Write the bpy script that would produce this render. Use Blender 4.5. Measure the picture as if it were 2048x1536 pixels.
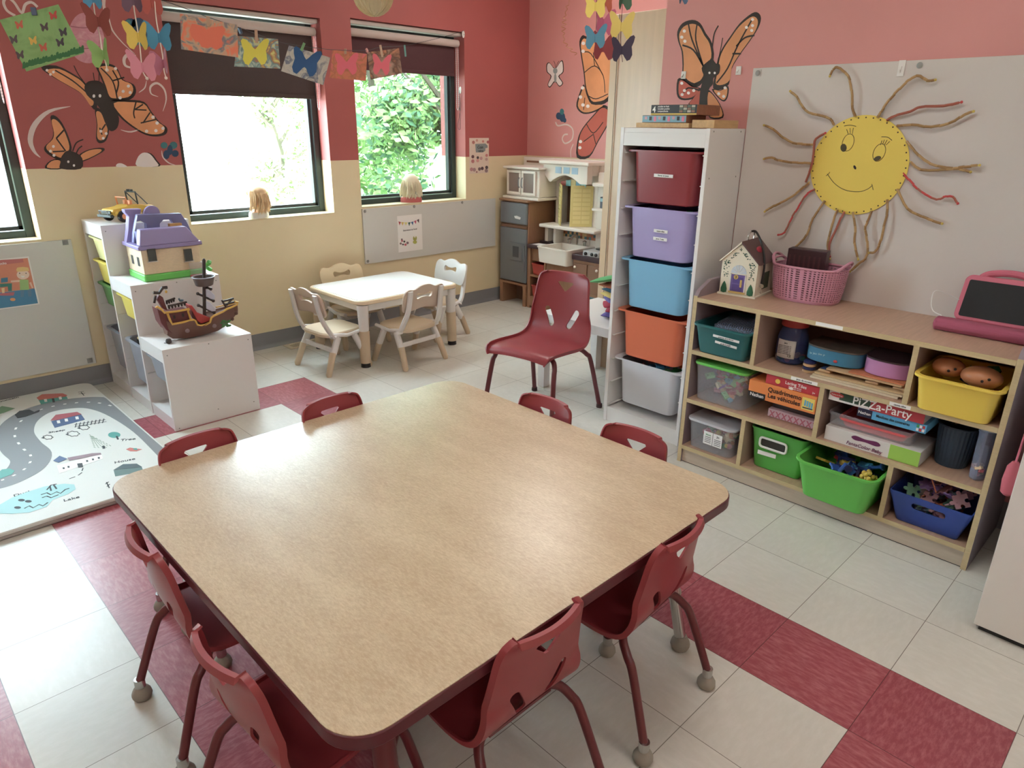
import bpy, bmesh, math, random
from math import sin, cos, pi, radians, sqrt
from mathutils import Vector, Matrix
for _o in list(bpy.data.objects): bpy.data.objects.remove(_o)
SC = bpy.context.scene; COL = SC.collection
random.seed(7)

# ---------------------------------------------------------------- camera
CAMP = [0.778, 0.3546, -0.0121, -1.8956, -0.6729, 1.4472, 1396.5657]
def _rot(yaw, pitch, roll):
    f = Vector((sin(yaw)*cos(pitch), cos(yaw)*cos(pitch), -sin(pitch)))
    r = Vector((cos(yaw), -sin(yaw), 0)); d = f.cross(r); c, s = cos(roll), sin(roll)
    return c*r+s*d, -s*r+c*d, f
CR, CD, CF = _rot(*CAMP[:3]); CO = Vector(CAMP[3:6]); FPX = CAMP[6]
cam_d = bpy.data.cameras.new('camera'); cam = bpy.data.objects.new('camera', cam_d); COL.objects.link(cam)
cam_d.sensor_fit = 'HORIZONTAL'; cam_d.sensor_width = 36.0; cam_d.lens = FPX/2048*36.0; cam_d.clip_start = .02; cam_d.clip_end = 300
cam.matrix_world = Matrix.Translation(CO) @ Matrix((CR, -CD, -CF)).transposed().to_4x4()
SC.camera = cam

# ---------------------------------------------------------------- sky, sun, added fill panels, exposure
SC.view_settings.view_transform = 'Standard'; SC.view_settings.look = 'None'
SC.view_settings.exposure = 0.42; SC.view_settings.gamma = 1.0; SC.view_settings.use_curve_mapping = False
w = bpy.data.worlds.new('sky'); SC.world = w; w.use_nodes = True
bg = w.node_tree.nodes['Background']; bg.inputs[0].default_value = (0.74, 0.91, 1.0, 1); bg.inputs[1].default_value = 25.0
sd = bpy.data.lights.new('sun', 'SUN'); sd.energy = 9.0; sd.angle = radians(3); sd.color = (1, .96, .88)
sun = bpy.data.objects.new('sun', sd); COL.objects.link(sun); sun.rotation_euler = (radians(38), radians(-20), radians(10))
FILL_W = 12.0     # emission of the added ceiling fill panels

# ---------------------------------------------------------------- picture point -> place point (measuring aid)
def ray(u, v): return CR*((u-1024)/FPX) + CD*((v-768)/FPX) + CF
def atz(u, v, h): d = ray(u, v); return CO + d*((h-CO.z)/d.z)
def atx(u, v, x): d = ray(u, v); return CO + d*((x-CO.x)/d.x)
def aty(u, v, y): d = ray(u, v); return CO + d*((y-CO.y)/d.y)
def atd(u, v, dist): return CO + ray(u, v)*dist

# ---------------------------------------------------------------- materials
def lin(c):
    c = c/255.0
    return c/12.92 if c <= .04045 else ((c+.055)/1.055)**2.4
HAZE_DESAT = .16  # haze put into all base colours: greyed and slightly lifted
def rgb(r, g, b):
    c = [lin(r), lin(g), lin(b)]; y = .25*c[0]+.6*c[1]+.15*c[2]
    return (*[x*(1-HAZE_DESAT)+y*HAZE_DESAT+.004 for x in c], 1)
MATS = {}
def M(name, col, rough=.5, noise=0.0, scale=20, stretch=(1, 1, 1), alpha=1.0, metal=0.0, bump=0.0, spec=.5, trans=0.0, emit=0, ior=1.45):
    if name in MATS: return MATS[name]
    m = bpy.data.materials.new(name); m.use_nodes = True; nt = m.node_tree; b = nt.nodes['Principled BSDF']
    c = rgb(*col); b.inputs['Base Color'].default_value = c; b.inputs['Roughness'].default_value = rough
    b.inputs['Metallic'].default_value = metal; b.inputs['Specular IOR Level'].default_value = spec
    if trans: b.inputs['Transmission Weight'].default_value = trans; b.inputs['IOR'].default_value = ior
    if alpha < 1: b.inputs['Alpha'].default_value = alpha
    if emit: b.inputs['Emission Color'].default_value = c; b.inputs['Emission Strength'].default_value = emit
    if noise or bump:
        tc = nt.nodes.new('ShaderNodeTexCoord'); mp = nt.nodes.new('ShaderNodeMapping'); nz = nt.nodes.new('ShaderNodeTexNoise')
        mp.inputs['Scale'].default_value = stretch; nz.inputs['Scale'].default_value = scale; nz.inputs['Detail'].default_value = 4
        nt.links.new(tc.outputs['Object'], mp.inputs[0]); nt.links.new(mp.outputs[0], nz.inputs['Vector'])
        if noise:
            r = nt.nodes.new('ShaderNodeValToRGB')
            r.color_ramp.elements[0].position = .3; r.color_ramp.elements[1].position = .7
            r.color_ramp.elements[0].color = [x*(1-noise) for x in c[:3]]+[1]; r.color_ramp.elements[1].color = [min(1, x*(1+noise)) for x in c[:3]]+[1]
            nt.links.new(nz.outputs['Fac'], r.inputs[0]); nt.links.new(r.outputs[0], b.inputs['Base Color'])
        if bump:
            bp = nt.nodes.new('ShaderNodeBump'); bp.inputs['Strength'].default_value = bump; bp.inputs['Distance'].default_value = .002
            nt.links.new(nz.outputs['Fac'], bp.inputs['Height']); nt.links.new(bp.outputs[0], b.inputs['Normal'])
    MATS[name] = m; return m

# ---------------------------------------------------------------- mesh builder
def rr(w, d, r, n=5):
    out = []
    for cx, cy, a0 in ((w/2-r, d/2-r, 0), (-w/2+r, d/2-r, 90), (-w/2+r, -d/2+r, 180), (w/2-r, -d/2+r, 270)):
        for i in range(n+1):
            a = radians(a0+90*i/n); out.append((cx+r*cos(a), cy+r*sin(a)))
    return out
def smoothpts(pts, k=6, closed=False):
    P = [Vector(p) for p in pts]; n = len(P); out = []
    for i in range(n if closed else n-1):
        p0 = P[(i-1) % n] if closed or i else P[0]; p1 = P[i]; p2 = P[(i+1) % n]; p3 = P[(i+2) % n] if closed or i+2 < n else P[-1]
        for j in range(k):
            t = j/k
            out.append(.5*((2*p1)+(p2-p0)*t+(2*p0-5*p1+4*p2-p3)*t*t+(3*p1-p0-3*p2+p3)*t**3))
    if not closed: out.append(P[-1])
    return out
class MB:
    def __init__(s): s.v = []; s.f = []; s.mi = []; s.mats = []
    def add(s, vs, fs, m):
        if m not in s.mats: s.mats.append(m)
        k = s.mats.index(m); b = len(s.v); s.v += [Vector(v) for v in vs]
        for f in fs: s.f.append([b+i for i in f]); s.mi.append(k)
        return s
    def box(s, x0, x1, y0, y1, z0, z1, m):
        return s.add([(x0, y0, z0), (x1, y0, z0), (x1, y1, z0), (x0, y1, z0), (x0, y0, z1), (x1, y0, z1), (x1, y1, z1), (x0, y1, z1)],
              [(0, 3, 2, 1), (4, 5, 6, 7), (0, 1, 5, 4), (1, 2, 6, 5), (2, 3, 7, 6), (3, 0, 4, 7)], m)
    def bar(s, a, b, w, h, m, up=(0, 0, 1)):
        a, b = Vector(a), Vector(b); d = (b-a).normalized(); up = Vector(up)
        x = d.cross(up)
        if x.length < 1e-4: x = d.cross(Vector((0, 1, 0)))
        x.normalize(); y = x.cross(d).normalized(); x = x*w/2; y = y*h/2
        vs = [p+i*x+j*y for p in (a, b) for i, j in ((-1, -1), (1, -1), (1, 1), (-1, 1))]
        return s.add(vs, [(0, 1, 2, 3), (7, 6, 5, 4), (0, 4, 5, 1), (1, 5, 6, 2), (2, 6, 7, 3), (3, 7, 4, 0)], m)
    def loops(s, L, m, caps=(True, True), closed=True, wrap=False):
        n = len(L[0]); vs = [p for l in L for p in l]; fs = []
        R = len(L)
        for i in range(R if wrap else R-1):
            for j in range(n if closed else n-1):
                a, b = i*n+j, i*n+(j+1) % n; c, d = ((i+1) % R)*n+(j+1) % n, ((i+1) % R)*n+j
                fs.append((a, b, c, d))
        if closed and caps[0]: fs.append(tuple(reversed(range(n))))
        if closed and caps[1]: fs.append(tuple(range((R-1)*n, R*n)))
        return s.add(vs, fs, m)
    def tube(s, pts, r, m, n=8, closed=False, caps=True, flat=1.0, up=None):
        P = [Vector(p) for p in pts]; K = len(P); L = []; prev = None
        for i, p in enumerate(P):
            if closed: t = P[(i+1) % K]-P[i-1]
            else: t = P[min(i+1, K-1)]-P[max(i-1, 0)]
            t.normalize()
            if prev is None:
                q = Vector(up) if up else (Vector((0, 0, 1)) if abs(t.z) < .9 else Vector((1, 0, 0))); x = q.cross(t).normalized()
            else:
                x = prev-t*prev.dot(t); x.normalize()
            prev = x; y = t.cross(x); ri = r[i] if isinstance(r, (list, tuple)) else r
            L.append([p+x*ri*cos(2*pi*j/n)+y*ri*flat*sin(2*pi*j/n) for j in range(n)])
        return s.loops(L, m, caps=(caps and not closed, caps and not closed), wrap=closed)
    def cyl(s, a, b, r0, m, r1=None, n=16): return s.tube([a, b], [r0, r0 if r1 is None else r1], m, n)
    def lathe(s, prof, c, m, n=20, sx=1, sy=1, axis=None, caps=(True, True)):
        c = Vector(c); L = []
        R = Matrix.Identity(3) if axis is None else Vector((0, 0, 1)).rotation_difference(Vector(axis)).to_matrix()
        for r, z in prof: L.append([c+R @ Vector((r*sx*cos(2*pi*j/n), r*sy*sin(2*pi*j/n), z)) for j in range(n)])
        return s.loops(L, m, caps)
    def ball(s, c, r, m, n=12):
        if not isinstance(r, (tuple, list)): r = (r, r, r)
        L = []; k = max(4, n*2//3); c = Vector(c)
        for i in range(k+1):
            a = pi*i/k; q = max(sin(a), .02)
            L.append([c+Vector((r[0]*q*cos(2*pi*j/n), r[1]*q*sin(2*pi*j/n), -r[2]*cos(a))) for j in range(n)])
        return s.loops(L, m)
    def prism(s, pts, d, m):
        P = [Vector(p) for p in pts]; d = Vector(d); n = len(P)
        return s.add(P+[p+d for p in P], [tuple(range(n)), tuple(reversed(range(n, 2*n)))]+[(i, i+n, (i+1) % n+n, (i+1) % n) for i in range(n)], m)
    def flat(s, pts, m): return s.add(pts, [tuple(range(len(pts)))], m)
    def tub(s, c, w, d, h, m, taper=.9, r=.03, t=.003, rim=.012, rimh=.008, n=5, top=None):
        c = Vector(c)
        def lp(k, z, g=0):
            return [c+Vector((x, y, z+(top(x, y) if top and z > h*.6 else 0))) for x, y in rr(w*k+2*g, d*k+2*g, max(r*k+g, .002), n)]
        L = [lp(taper-.03, 0), lp(taper, .004)]
        for q in (.3, .65): L.append(lp(taper+(1-taper)*q, h*q))
        L += [lp(1, h-rimh)]
        if rim: L += [lp(1, h-rimh, rim), lp(1, h, rim)]
        L += [lp(1, h), lp(1, h, -t), lp(1, h-rimh, -t)]
        for q in (.65, .3): L.append(lp(taper+(1-taper)*q, h*q, -t))
        L.append(lp(taper, .006, -t))
        return s.loops(L, m)
    def xf(s, mat): s.v = [mat @ v for v in s.v]; return s
    def grid(s, rows, m, closed=False): return s.loops(rows, m, caps=(False, False), closed=closed)
    def build(s, name, parent=None, bevel=0, smooth=True, world=True, solid=0, sub=0, angle=35):
        me = bpy.data.meshes.new(name)
        off = Vector((0, 0, 0)); o = bpy.data.objects.new(name, me)
        if parent is not None:
            if world: off = rootloc(parent)
        elif s.v:
            xs = [v.x for v in s.v]; ys = [v.y for v in s.v]; off = Vector(((min(xs)+max(xs))/2, (min(ys)+max(ys))/2, min(v.z for v in s.v))); o.location = off
        me.from_pydata([v-off for v in s.v], [], s.f)
        for m in s.mats: me.materials.append(m)
        me.polygons.foreach_set('material_index', s.mi)
        bm = bmesh.new(); bm.from_mesh(me); bmesh.ops.recalc_face_normals(bm, faces=bm.faces); bm.to_mesh(me); bm.free()
        if smooth:
            me.shade_smooth(); me.set_sharp_from_angle(angle=radians(angle))
        COL.objects.link(o)
        if parent is not None: o.parent = parent
        if solid: q = o.modifiers.new('solid', 'SOLIDIFY'); q.thickness = solid; q.offset = 0
        if sub: q = o.modifiers.new('sub', 'SUBSURF'); q.levels = q.render_levels = sub
        if bevel: q = o.modifiers.new('bevel', 'BEVEL'); q.width = bevel; q.segments = 2; q.limit_method = 'ANGLE'; q.angle_limit = radians(40)
        return o
def rootloc(o):
    while o.parent: o = o.parent
    return o.location.copy()
def tag(o, label=None, cat=None, group=None, kind=None):
    if label: o['label'] = label
    if cat: o['category'] = cat
    if group: o['group'] = group
    if kind: o['kind'] = kind
    return o
def T(name, label, cat, loc=(0, 0, 0), rz=0, group=None):
    o = bpy.data.objects.new(name, None); COL.objects.link(o); o.location = loc; o.rotation_euler = (0, 0, rz); o.empty_display_size = .05
    return tag(o, label, cat, group)
def copy_tree(o, parent=None):
    c = o.copy(); COL.objects.link(c)
    if parent is not None: c.parent = parent
    for ch in list(o.children): copy_tree(ch, c)
    return c
def struct(mb, name, parent=None, **k):
    o = mb.build(name, parent, **k)
    if parent is None: o['kind'] = 'structure'
    return o
def carve(o, cutters):
    "cut openings out of a mesh (its modifiers are applied with them)"
    cs = []; bpy.context.view_layer.update()
    for c in cutters:
        me = bpy.data.meshes.new('cut'); me.from_pydata([tuple(v) for v in c.v], [], c.f)
        bm = bmesh.new(); bm.from_mesh(me); bmesh.ops.recalc_face_normals(bm, faces=bm.faces); bm.to_mesh(me); bm.free()
        co = bpy.data.objects.new('cut', me); COL.objects.link(co); co.matrix_world = o.matrix_world; cs.append(co)
        q = o.modifiers.new('cut', 'BOOLEAN'); q.operation = 'DIFFERENCE'; q.object = co; q.solver = 'EXACT'
    dg = bpy.context.evaluated_depsgraph_get(); dg.update()
    new = bpy.data.meshes.new_from_object(o.evaluated_get(dg)); o.modifiers.clear(); o.data = new
    new.shade_smooth(); new.set_sharp_from_angle(angle=radians(38))
    for co in cs: bpy.data.objects.remove(co)
    return o
def text(s, size, org, right, up, m, parent=None, name='lettering', align='CENTER', ext=.0003, world=True, shear=0, wide=1.0):
    cu = bpy.data.curves.new(name, 'FONT'); cu.body = s; cu.size = size; cu.align_x = align; cu.extrude = ext; cu.shear = shear; cu.offset = size*.012; cu.resolution_u = 3
    to = bpy.data.objects.new('t', cu); COL.objects.link(to)
    dg = bpy.context.evaluated_depsgraph_get(); dg.update()
    me = bpy.data.meshes.new_from_object(to.evaluated_get(dg)); bpy.data.objects.remove(to)
    r = Vector(right).normalized(); u = Vector(up).normalized(); n = r.cross(u)
    mt = Matrix((r*wide, u, n)).transposed().to_4x4(); mt.translation = Vector(org)-(rootloc(parent) if parent is not None and world else Vector((0, 0, 0)))
    me.transform(mt); me.name = name; me.materials.clear(); me.materials.append(m)
    o = bpy.data.objects.new(name, me); COL.objects.link(o)
    if parent is not None: o.parent = parent
    return o
def scale_poly(P, k):
    c = sum(P, Vector())/len(P); return [c+(p-c)*k for p in P]

# ---------------------------------------------------------------- shared materials
white = M('white_laminate', (226, 222, 220), .35)
whitew = M('white_plastic', (224, 222, 218), .4)
cream_pl = M('cream_plastic', (232, 222, 196), .45)
maple = M('maple_edge', (196, 172, 124), .5, noise=.06, scale=30, stretch=(1, 1, 6))
black = M('black_plastic', (26, 26, 28), .4)
chrome = M('chrome', (190, 190, 188), .25, metal=1)
steel = M('steel_screw', (150, 150, 145), .35, metal=1)
ink = M('black_ink', (22, 20, 22), .6)
paper = M('paper_white', (235, 232, 228), .7)
brown_dark = M('dark_brown_paint', (48, 32, 30), .7)
# ================================================================ ROOM
YB = 3.76; XN = 1.13; XF = 2.62; YN = 1.415; CEIL = 2.72
redp = M('red_wall_paint', (176, 82, 78), .55, noise=.03, scale=3)
creamp = M('cream_wall_paint', (228, 208, 164), .55, noise=.02, scale=3)
pinkp = M('pink_wall_paint', (212, 134, 130), .5, noise=.03, scale=2)
ceilm = M('ceiling_tile', (228, 226, 220), .8, noise=.03, scale=60)
basem = M('grey_rubber_base', (128, 128, 132), .45)
SPLIT = 1.208
# floor: 0.3048 m vinyl tiles
TL = .3048
def tilemat(name, c1, c2, st, seam):
    m = bpy.data.materials.new(name); m.use_nodes = True; nt = m.node_tree; b = nt.nodes['Principled BSDF']; b.inputs['Roughness'].default_value = .36
    b.inputs['Specular IOR Level'].default_value = .38; b.inputs['Coat Weight'].default_value = .06; b.inputs['Coat Roughness'].default_value = .15
    tc = nt.nodes.new('ShaderNodeTexCoord'); mp = nt.nodes.new('ShaderNodeMapping'); mp.inputs['Scale'].default_value = st
    nz = nt.nodes.new('ShaderNodeTexNoise'); nz.inputs['Scale'].default_value = 60; nz.inputs['Detail'].default_value = 5; nz.inputs['Roughness'].default_value = .65
    rp = nt.nodes.new('ShaderNodeValToRGB'); rp.color_ramp.elements[0].position = .42; rp.color_ramp.elements[1].position = .68
    rp.color_ramp.elements[0].color = rgb(*c1); rp.color_ramp.elements[1].color = rgb(*c2)
    big = nt.nodes.new('ShaderNodeTexNoise'); big.inputs['Scale'].default_value = 2.2; big.inputs['Detail'].default_value = 3
    br = nt.nodes.new('ShaderNodeMapRange'); br.inputs[3].default_value = .9; br.inputs[4].default_value = 1.08
    mul = nt.nodes.new('ShaderNodeVectorMath'); mul.operation = 'SCALE'
    nt.links.new(tc.outputs['Object'], mp.inputs[0]); nt.links.new(mp.outputs[0], nz.inputs['Vector']); nt.links.new(nz.outputs['Fac'], rp.inputs[0])
    nt.links.new(tc.outputs['Object'], big.inputs['Vector']); nt.links.new(big.outputs['Fac'], br.inputs[0])
    nt.links.new(rp.outputs[0], mul.inputs[0]); nt.links.new(br.outputs[0], mul.inputs['Scale'])
    # seam lines between tiles
    sep = nt.nodes.new('ShaderNodeSeparateXYZ'); nt.links.new(tc.outputs['Object'], sep.inputs[0]); mx = None
    for ax in (0, 1):
        dv = nt.nodes.new('ShaderNodeMath'); dv.operation = 'DIVIDE'; dv.inputs[1].default_value = TL; nt.links.new(sep.outputs[ax], dv.inputs[0])
        rd = nt.nodes.new('ShaderNodeMath'); rd.operation = 'ROUND'; nt.links.new(dv.outputs[0], rd.inputs[0])
        sb = nt.nodes.new('ShaderNodeMath'); sb.operation = 'SUBTRACT'; nt.links.new(dv.outputs[0], sb.inputs[0]); nt.links.new(rd.outputs[0], sb.inputs[1])
        ab = nt.nodes.new('ShaderNodeMath'); ab.operation = 'ABSOLUTE'; nt.links.new(sb.outputs[0], ab.inputs[0])
        lt = nt.nodes.new('ShaderNodeMath'); lt.operation = 'LESS_THAN'; lt.inputs[1].default_value = .0032; nt.links.new(ab.outputs[0], lt.inputs[0])
        if mx is None: mx = lt
        else:
            q = nt.nodes.new('ShaderNodeMath'); q.operation = 'MAXIMUM'; nt.links.new(mx.outputs[0], q.inputs[0]); nt.links.new(lt.outputs[0], q.inputs[1]); mx = q
    mix = nt.nodes.new('ShaderNodeMix'); mix.data_type = 'RGBA'; nt.links.new(mx.outputs[0], mix.inputs[0]); nt.links.new(mul.outputs[0], mix.inputs[6]); mix.inputs[7].default_value = rgb(*seam)
    nt.links.new(mix.outputs[2], b.inputs['Base Color'])
    return m
tw = [tilemat('floor_tile_white_a', (207, 201, 190), (213, 207, 197), (1, .35, 1), (120, 108, 98)), tilemat('floor_tile_white_b', (204, 198, 187), (210, 204, 194), (.35, 1, 1), (120, 108, 98))]
tr = [tilemat('floor_tile_red_a', (158, 62, 74), (184, 100, 108), (1.6, .4, 1), (96, 30, 38)), tilemat('floor_tile_red_b', (152, 56, 70), (178, 92, 102), (.5, 1.5, 1), (96, 30, 38))]
def is_red(i, j):
    for i0, i1 in ((-5, -1), (-11, -7)):
        if i0 <= i <= i1 and -2 <= j <= 9 and (i in (i0, i1) or j in (-2, 9)): return True
    return False
fl = MB()
for i in range(-15, 9):
    for j in range(-13, 13):
        x0, x1, y0, y1 = i*TL, (i+1)*TL, j*TL, min((j+1)*TL, YB+.02)
        if x0 > XF+.1: continue
        x1 = min(x1, XF+.1); y1 = min(y1, YB+.1)
        if j == 12: y1 = YB+.1
        if i == 8: x1 = XF+.1
        fl.flat([(x0, y0, 0), (x1, y0, 0), (x1, y1, 0), (x0, y1, 0)], (tr if is_red(i, j) else tw)[(i+j) % 2])
o = struct(fl, 'floor', smooth=False); off = o.location.copy(); o.data.transform(Matrix.Translation(off)); o.location = (0, 0, 0)
# back wall with three window openings, painted in two colours
WIN = [(-2.04, -1.06, .845, 2.07), (-.272, .709, .857, 2.075), (.935, 1.922, .880, 2.10)]
WT = .30
def wall_back():
    b = MB(); xs = [-4.6]+[q for wn in WIN for q in wn[:2]]+[XF]
    for k in range(0, len(xs)-1, 2):
        b.box(xs[k], xs[k+1], YB, YB+WT, -.05, SPLIT, creamp); b.box(xs[k], xs[k+1], YB, YB+WT, SPLIT, CEIL, redp)
    for x0, x1, z0, z1 in WIN:
        b.box(x0, x1, YB, YB+WT, -.05, z0, creamp); b.box(x0, x1, YB, YB+WT, z1, CEIL, redp)
    struct(b, 'wall_back', smooth=False)
wall_back()
b = MB(); b.box(XF, XF+.1, YN-.3, YB, -.05, SPLIT, creamp); b.box(XF, XF+.1, YN-.3, YB, SPLIT, CEIL, pinkp); struct(b, 'wall_right_far', smooth=False)
b = MB(); b.box(XN, XN+.11, -4, YN, -.05, CEIL, pinkp); b.box(XN+.11, XF, YN-.1, YN, -.05, CEIL, pinkp); struct(b, 'wall_right', smooth=False)
b = MB(); b.box(-4.7, -4.6, -4, YB, -.05, SPLIT, creamp); b.box(-4.7, -4.6, -4, YB, SPLIT, CEIL, redp); struct(b, 'wall_left', smooth=False)
b = MB(); b.box(-4.6, XN, -4.1, -4.0, -.05, SPLIT, creamp); b.box(-4.6, XN, -4.1, -4.0, SPLIT, CEIL, pinkp); struct(b, 'wall_front', smooth=False)
b = MB(); b.box(-4.7, XF+.1, -4.1, YB+WT, CEIL, CEIL+.08, ceilm); struct(b, 'ceiling', smooth=False)
def base(name, a, c):
    a, c = Vector(a), Vector(c); d = (c-a).normalized(); n = Vector((0, 0, 1)).cross(d)
    b = MB(); P = []
    for q in (a, c):
        P.append([q, q+n*.022, q+n*.019+Vector((0, 0, .004)), q+n*.008+Vector((0, 0, .016)), q+n*.004+Vector((0, 0, .03)), q+n*.004+Vector((0, 0, .108)), q+Vector((0, 0, .108))])
    b.loops(P, basem); struct(b, name)
base('baseboard_back', (XF, YB, .0005), (-4.6, YB, .0005)); base('baseboard_right_far', (XF, YN, .0005), (XF, YB, .0005)); base('baseboard_right', (XN, -4, .0005), (XN, YN, .0005))
base('baseboard_left', (-4.6, YB, .0005), (-4.6, -4, .0005))
# windows
frm = M('window_frame_aluminium', (46, 62, 60), .4, metal=.2); frm2 = M('window_gasket', (30, 38, 38), .5)
glass = bpy.data.materials.new('window_glass'); glass.use_nodes = True; nt = glass.node_tree; nt.nodes.clear()
oo = nt.nodes.new('ShaderNodeOutputMaterial'); t_ = nt.nodes.new('ShaderNodeBsdfTransparent'); g_ = nt.nodes.new('ShaderNodeBsdfGlossy'); mx_ = nt.nodes.new('ShaderNodeMixShader')
t_.inputs[0].default_value = (.95, .97, .97, 1); g_.inputs['Roughness'].default_value = .02; mx_.inputs[0].default_value = .05
nt.links.new(t_.outputs[0], mx_.inputs[1]); nt.links.new(g_.outputs[0], mx_.inputs[2]); nt.links.new(mx_.outputs[0], oo.inputs[0])
screenm = bpy.data.materials.new('dimming_sheet'); screenm.use_nodes = True; nt = screenm.node_tree; nt.nodes.clear(); oo = nt.nodes.new('ShaderNodeOutputMaterial'); t_ = nt.nodes.new('ShaderNodeBsdfTransparent'); t_.inputs[0].default_value = (.5, .52, .5, 1); nt.links.new(t_.outputs[0], oo.inputs[0])
sillm = M('cream_sill_paint', (226, 212, 170), .45)
for n, (x0, x1, z0, z1) in enumerate(WIN):
    e = bpy.data.objects.new('window_%d' % (n+1), None); COL.objects.link(e); e.location = ((x0+x1)/2, YB+.13, z0); e['kind'] = 'structure'
    yf = YB+.12; f = .042; b = MB()
    b.box(x0, x0+f, yf, yf+.06, z0, z1, frm); b.box(x1-f, x1, yf, yf+.06, z0, z1, frm); b.box(x0+f, x1-f, yf, yf+.06, z0, z0+f, frm); b.box(x0+f, x1-f, yf, yf+.06, z1-f, z1, frm)
    b.build('window_frame', e, bevel=.003)
    b = MB(); a = f+.004; g = .02
    b.box(x0+a, x0+a+g, yf+.012, yf+.05, z0+a, z1-a, frm2); b.box(x1-a-g, x1-a, yf+.012, yf+.05, z0+a, z1-a, frm2); b.box(x0+a, x1-a, yf+.012, yf+.05, z0+a, z0+a+g, frm2); b.box(x0+a, x1-a, yf+.012, yf+.05, z1-a-g, z1-a, frm2)
    b.build('gasket', e)
    MB().box(x0+a, x1-a, yf+.03, yf+.036, z0+a, z1-a, glass).build('glass_pane', e, smooth=False)
    if n == 2: MB().box(x0+a, x1-a, yf+.052, yf+.053, z0+a, z1-a, screenm).build('dimming_sheet', e, smooth=False)  # tinted sheet added to darken the view through the right-hand window
    MB().box(x0, x1, YB-.002, yf, z0-.001, z0+.006, sillm).build('window_sill', e, bevel=.002)
# roller blinds hang inside the openings
blindm = [M('blind_cloth_a', (74, 58, 56), .85, noise=.05, scale=200), M('blind_cloth_b', (84, 44, 48), .85, noise=.05, scale=200)]
for k, (wi, zb, lab) in enumerate(((1, 1.60, 'dark brown roller blind drawn halfway down the middle window'), (2, 1.80, 'maroon brown roller blind pulled a little way down the right-hand window'), (0, 2.0, 'dark roller blind rolled almost up in the left-hand window'))):
    x0, x1, z0, z1 = WIN[wi]; y = YB+.065
    t = T('roller_blind', lab, 'blind', ((x0+x1)/2, y, zb), group='roller blinds')
    MB().cyl((x0+.012, y, z1-.075), (x1-.012, y, z1-.075), .026, M('blind_tube_cloth', (196, 176, 168), .6), n=20).build('roller_tube', t)
    MB().box(x0+.005, x1-.005, y-.045, y+.035, z1-.03, z1-.004, M('blind_rail', (190, 180, 172), .4)).build('head_rail', t, bevel=.004)
    MB().box(x0+.025, x1-.03, y+.022, y+.0235, zb+.015, z1-.075, blindm[k == 1]).build('blind_cloth', t)
    MB().box(x0+.025, x1-.03, y+.016, y+.03, zb-.004, zb+.022, blindm[k == 1]).build('bottom_bar', t, bevel=.004)
    b = MB(); xc = x1-.018; P_ = [(xc, y-.012, z1-.085-.0075*i) for i in range(60)]; P_ += [(xc, y+.012*(k/4), z1-.085-.445-.004*(4-abs(k))) for k in range(-3, 4)]+[(xc, y+.012, z1-.085-.0075*(59-i)) for i in range(60)]
    b.tube([P_[0]]+P_[1:], [(.0011, .0022)[i % 2] for i in range(len(P_))], whitew, 6); b.build('bead_chain', t)
# fill panels on the ceiling, unseen and added to brighten the room
fillm = M('fill_panel_glow', (255, 248, 240), .5, emit=FILL_W)
for i, (x, y) in enumerate(((-2.9, .6), (-.55, .2), (-.55, -2.4), (-2.9, -2.4), (1.7, 2.6))):
    t = T('ceiling_fill_panel', 'unseen square ceiling panel added for fill light', 'fill light', (x, y, CEIL-.03), group='added fill panels on the ceiling')
    MB().box(x-.31, x+.31, y-.31, y+.31, CEIL-.018, CEIL-.002, whitew).build('light_frame', t)
    MB().box(x-.28, x+.28, y-.28, y+.28, CEIL-.026, CEIL-.019, fillm).build('diffuser', t, smooth=False)
# ================================================================ OUTDOORS
b = MB(); b.box(-40, 60, YB+WT+.02, 60, -.45, -.4, M('outdoor_ground', (196, 200, 184), .9, noise=.15, scale=.8)); tag(struct(b, 'ground', smooth=False))
leafs = [M('leaf_a', (110, 156, 76), .6), M('leaf_b', (160, 196, 110), .6), M('leaf_c', (62, 110, 74), .6), M('bark', (96, 84, 72), .8)]
def tree(x, y, h, r, lab, n=900, seed=1, mats=(0, 1, 2), cz=None):
    rn = random.Random(seed); t = T('tree', lab, 'tree', (x, y, -.4), group='trees outside the windows')
    b = MB(); b.tube([(x, y, -.4), (x+.08, y, h*.3), (x-.03, y+.1, h*.55), (x, y, h*.8)], [.16, .12, .09, .03], leafs[3], 8)
    for q in range(6):
        a = q*1.05; b.tube([(x, y, h*(.3+.05*q)), (x+cos(a)*r*.4, y+sin(a)*r*.4, h*(.45+.05*q)), (x+cos(a)*r*.75, y+sin(a)*r*.75, h*(.55+.06*q))], [.05, .035, .012], leafs[3], 6)
    b.build('trunk', t)
    b = MB(); cl = []
    for q in range(26):
        a, zz = rn.uniform(0, 2*pi), rn.uniform(.08, 1.0); rad = r*sqrt(rn.random())*(1.1-.6*abs(zz-.5)); cl.append((x+cos(a)*rad, y+sin(a)*rad, h*zz-.2, rn.uniform(.28, .5)*r))
    for q in range(n*7):
        c = cl[rn.randrange(len(cl))]; d = Vector((rn.gauss(0, 1), rn.gauss(0, 1), rn.gauss(0, 1))).normalized()*c[3]*rn.uniform(.5, 1.05)
        p = Vector(c[:3])+d; u = Vector((rn.gauss(0, 1), rn.gauss(0, 1), rn.gauss(0, 1))).normalized(); v = u.orthogonal().normalized(); s_ = rn.uniform(.05, .11)*(r/1.2)**.5
        b.add([p-u*s_, p+v*s_*.5, p+u*s_, p-v*s_*.5], [(0, 1, 2, 3)], leafs[mats[rn.randrange(len(mats))]])
    b.build('foliage', t, smooth=False)
tree(6.3, 9.2, 3.6, 1.35, 'bushy green tree seen through the left half of the right-hand window', 1500, 1)
tree(10.2, 10.4, 4.2, 1.7, 'large dark green tree seen through the right half of the right-hand window', 1500, 2, (0, 2, 2))
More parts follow.
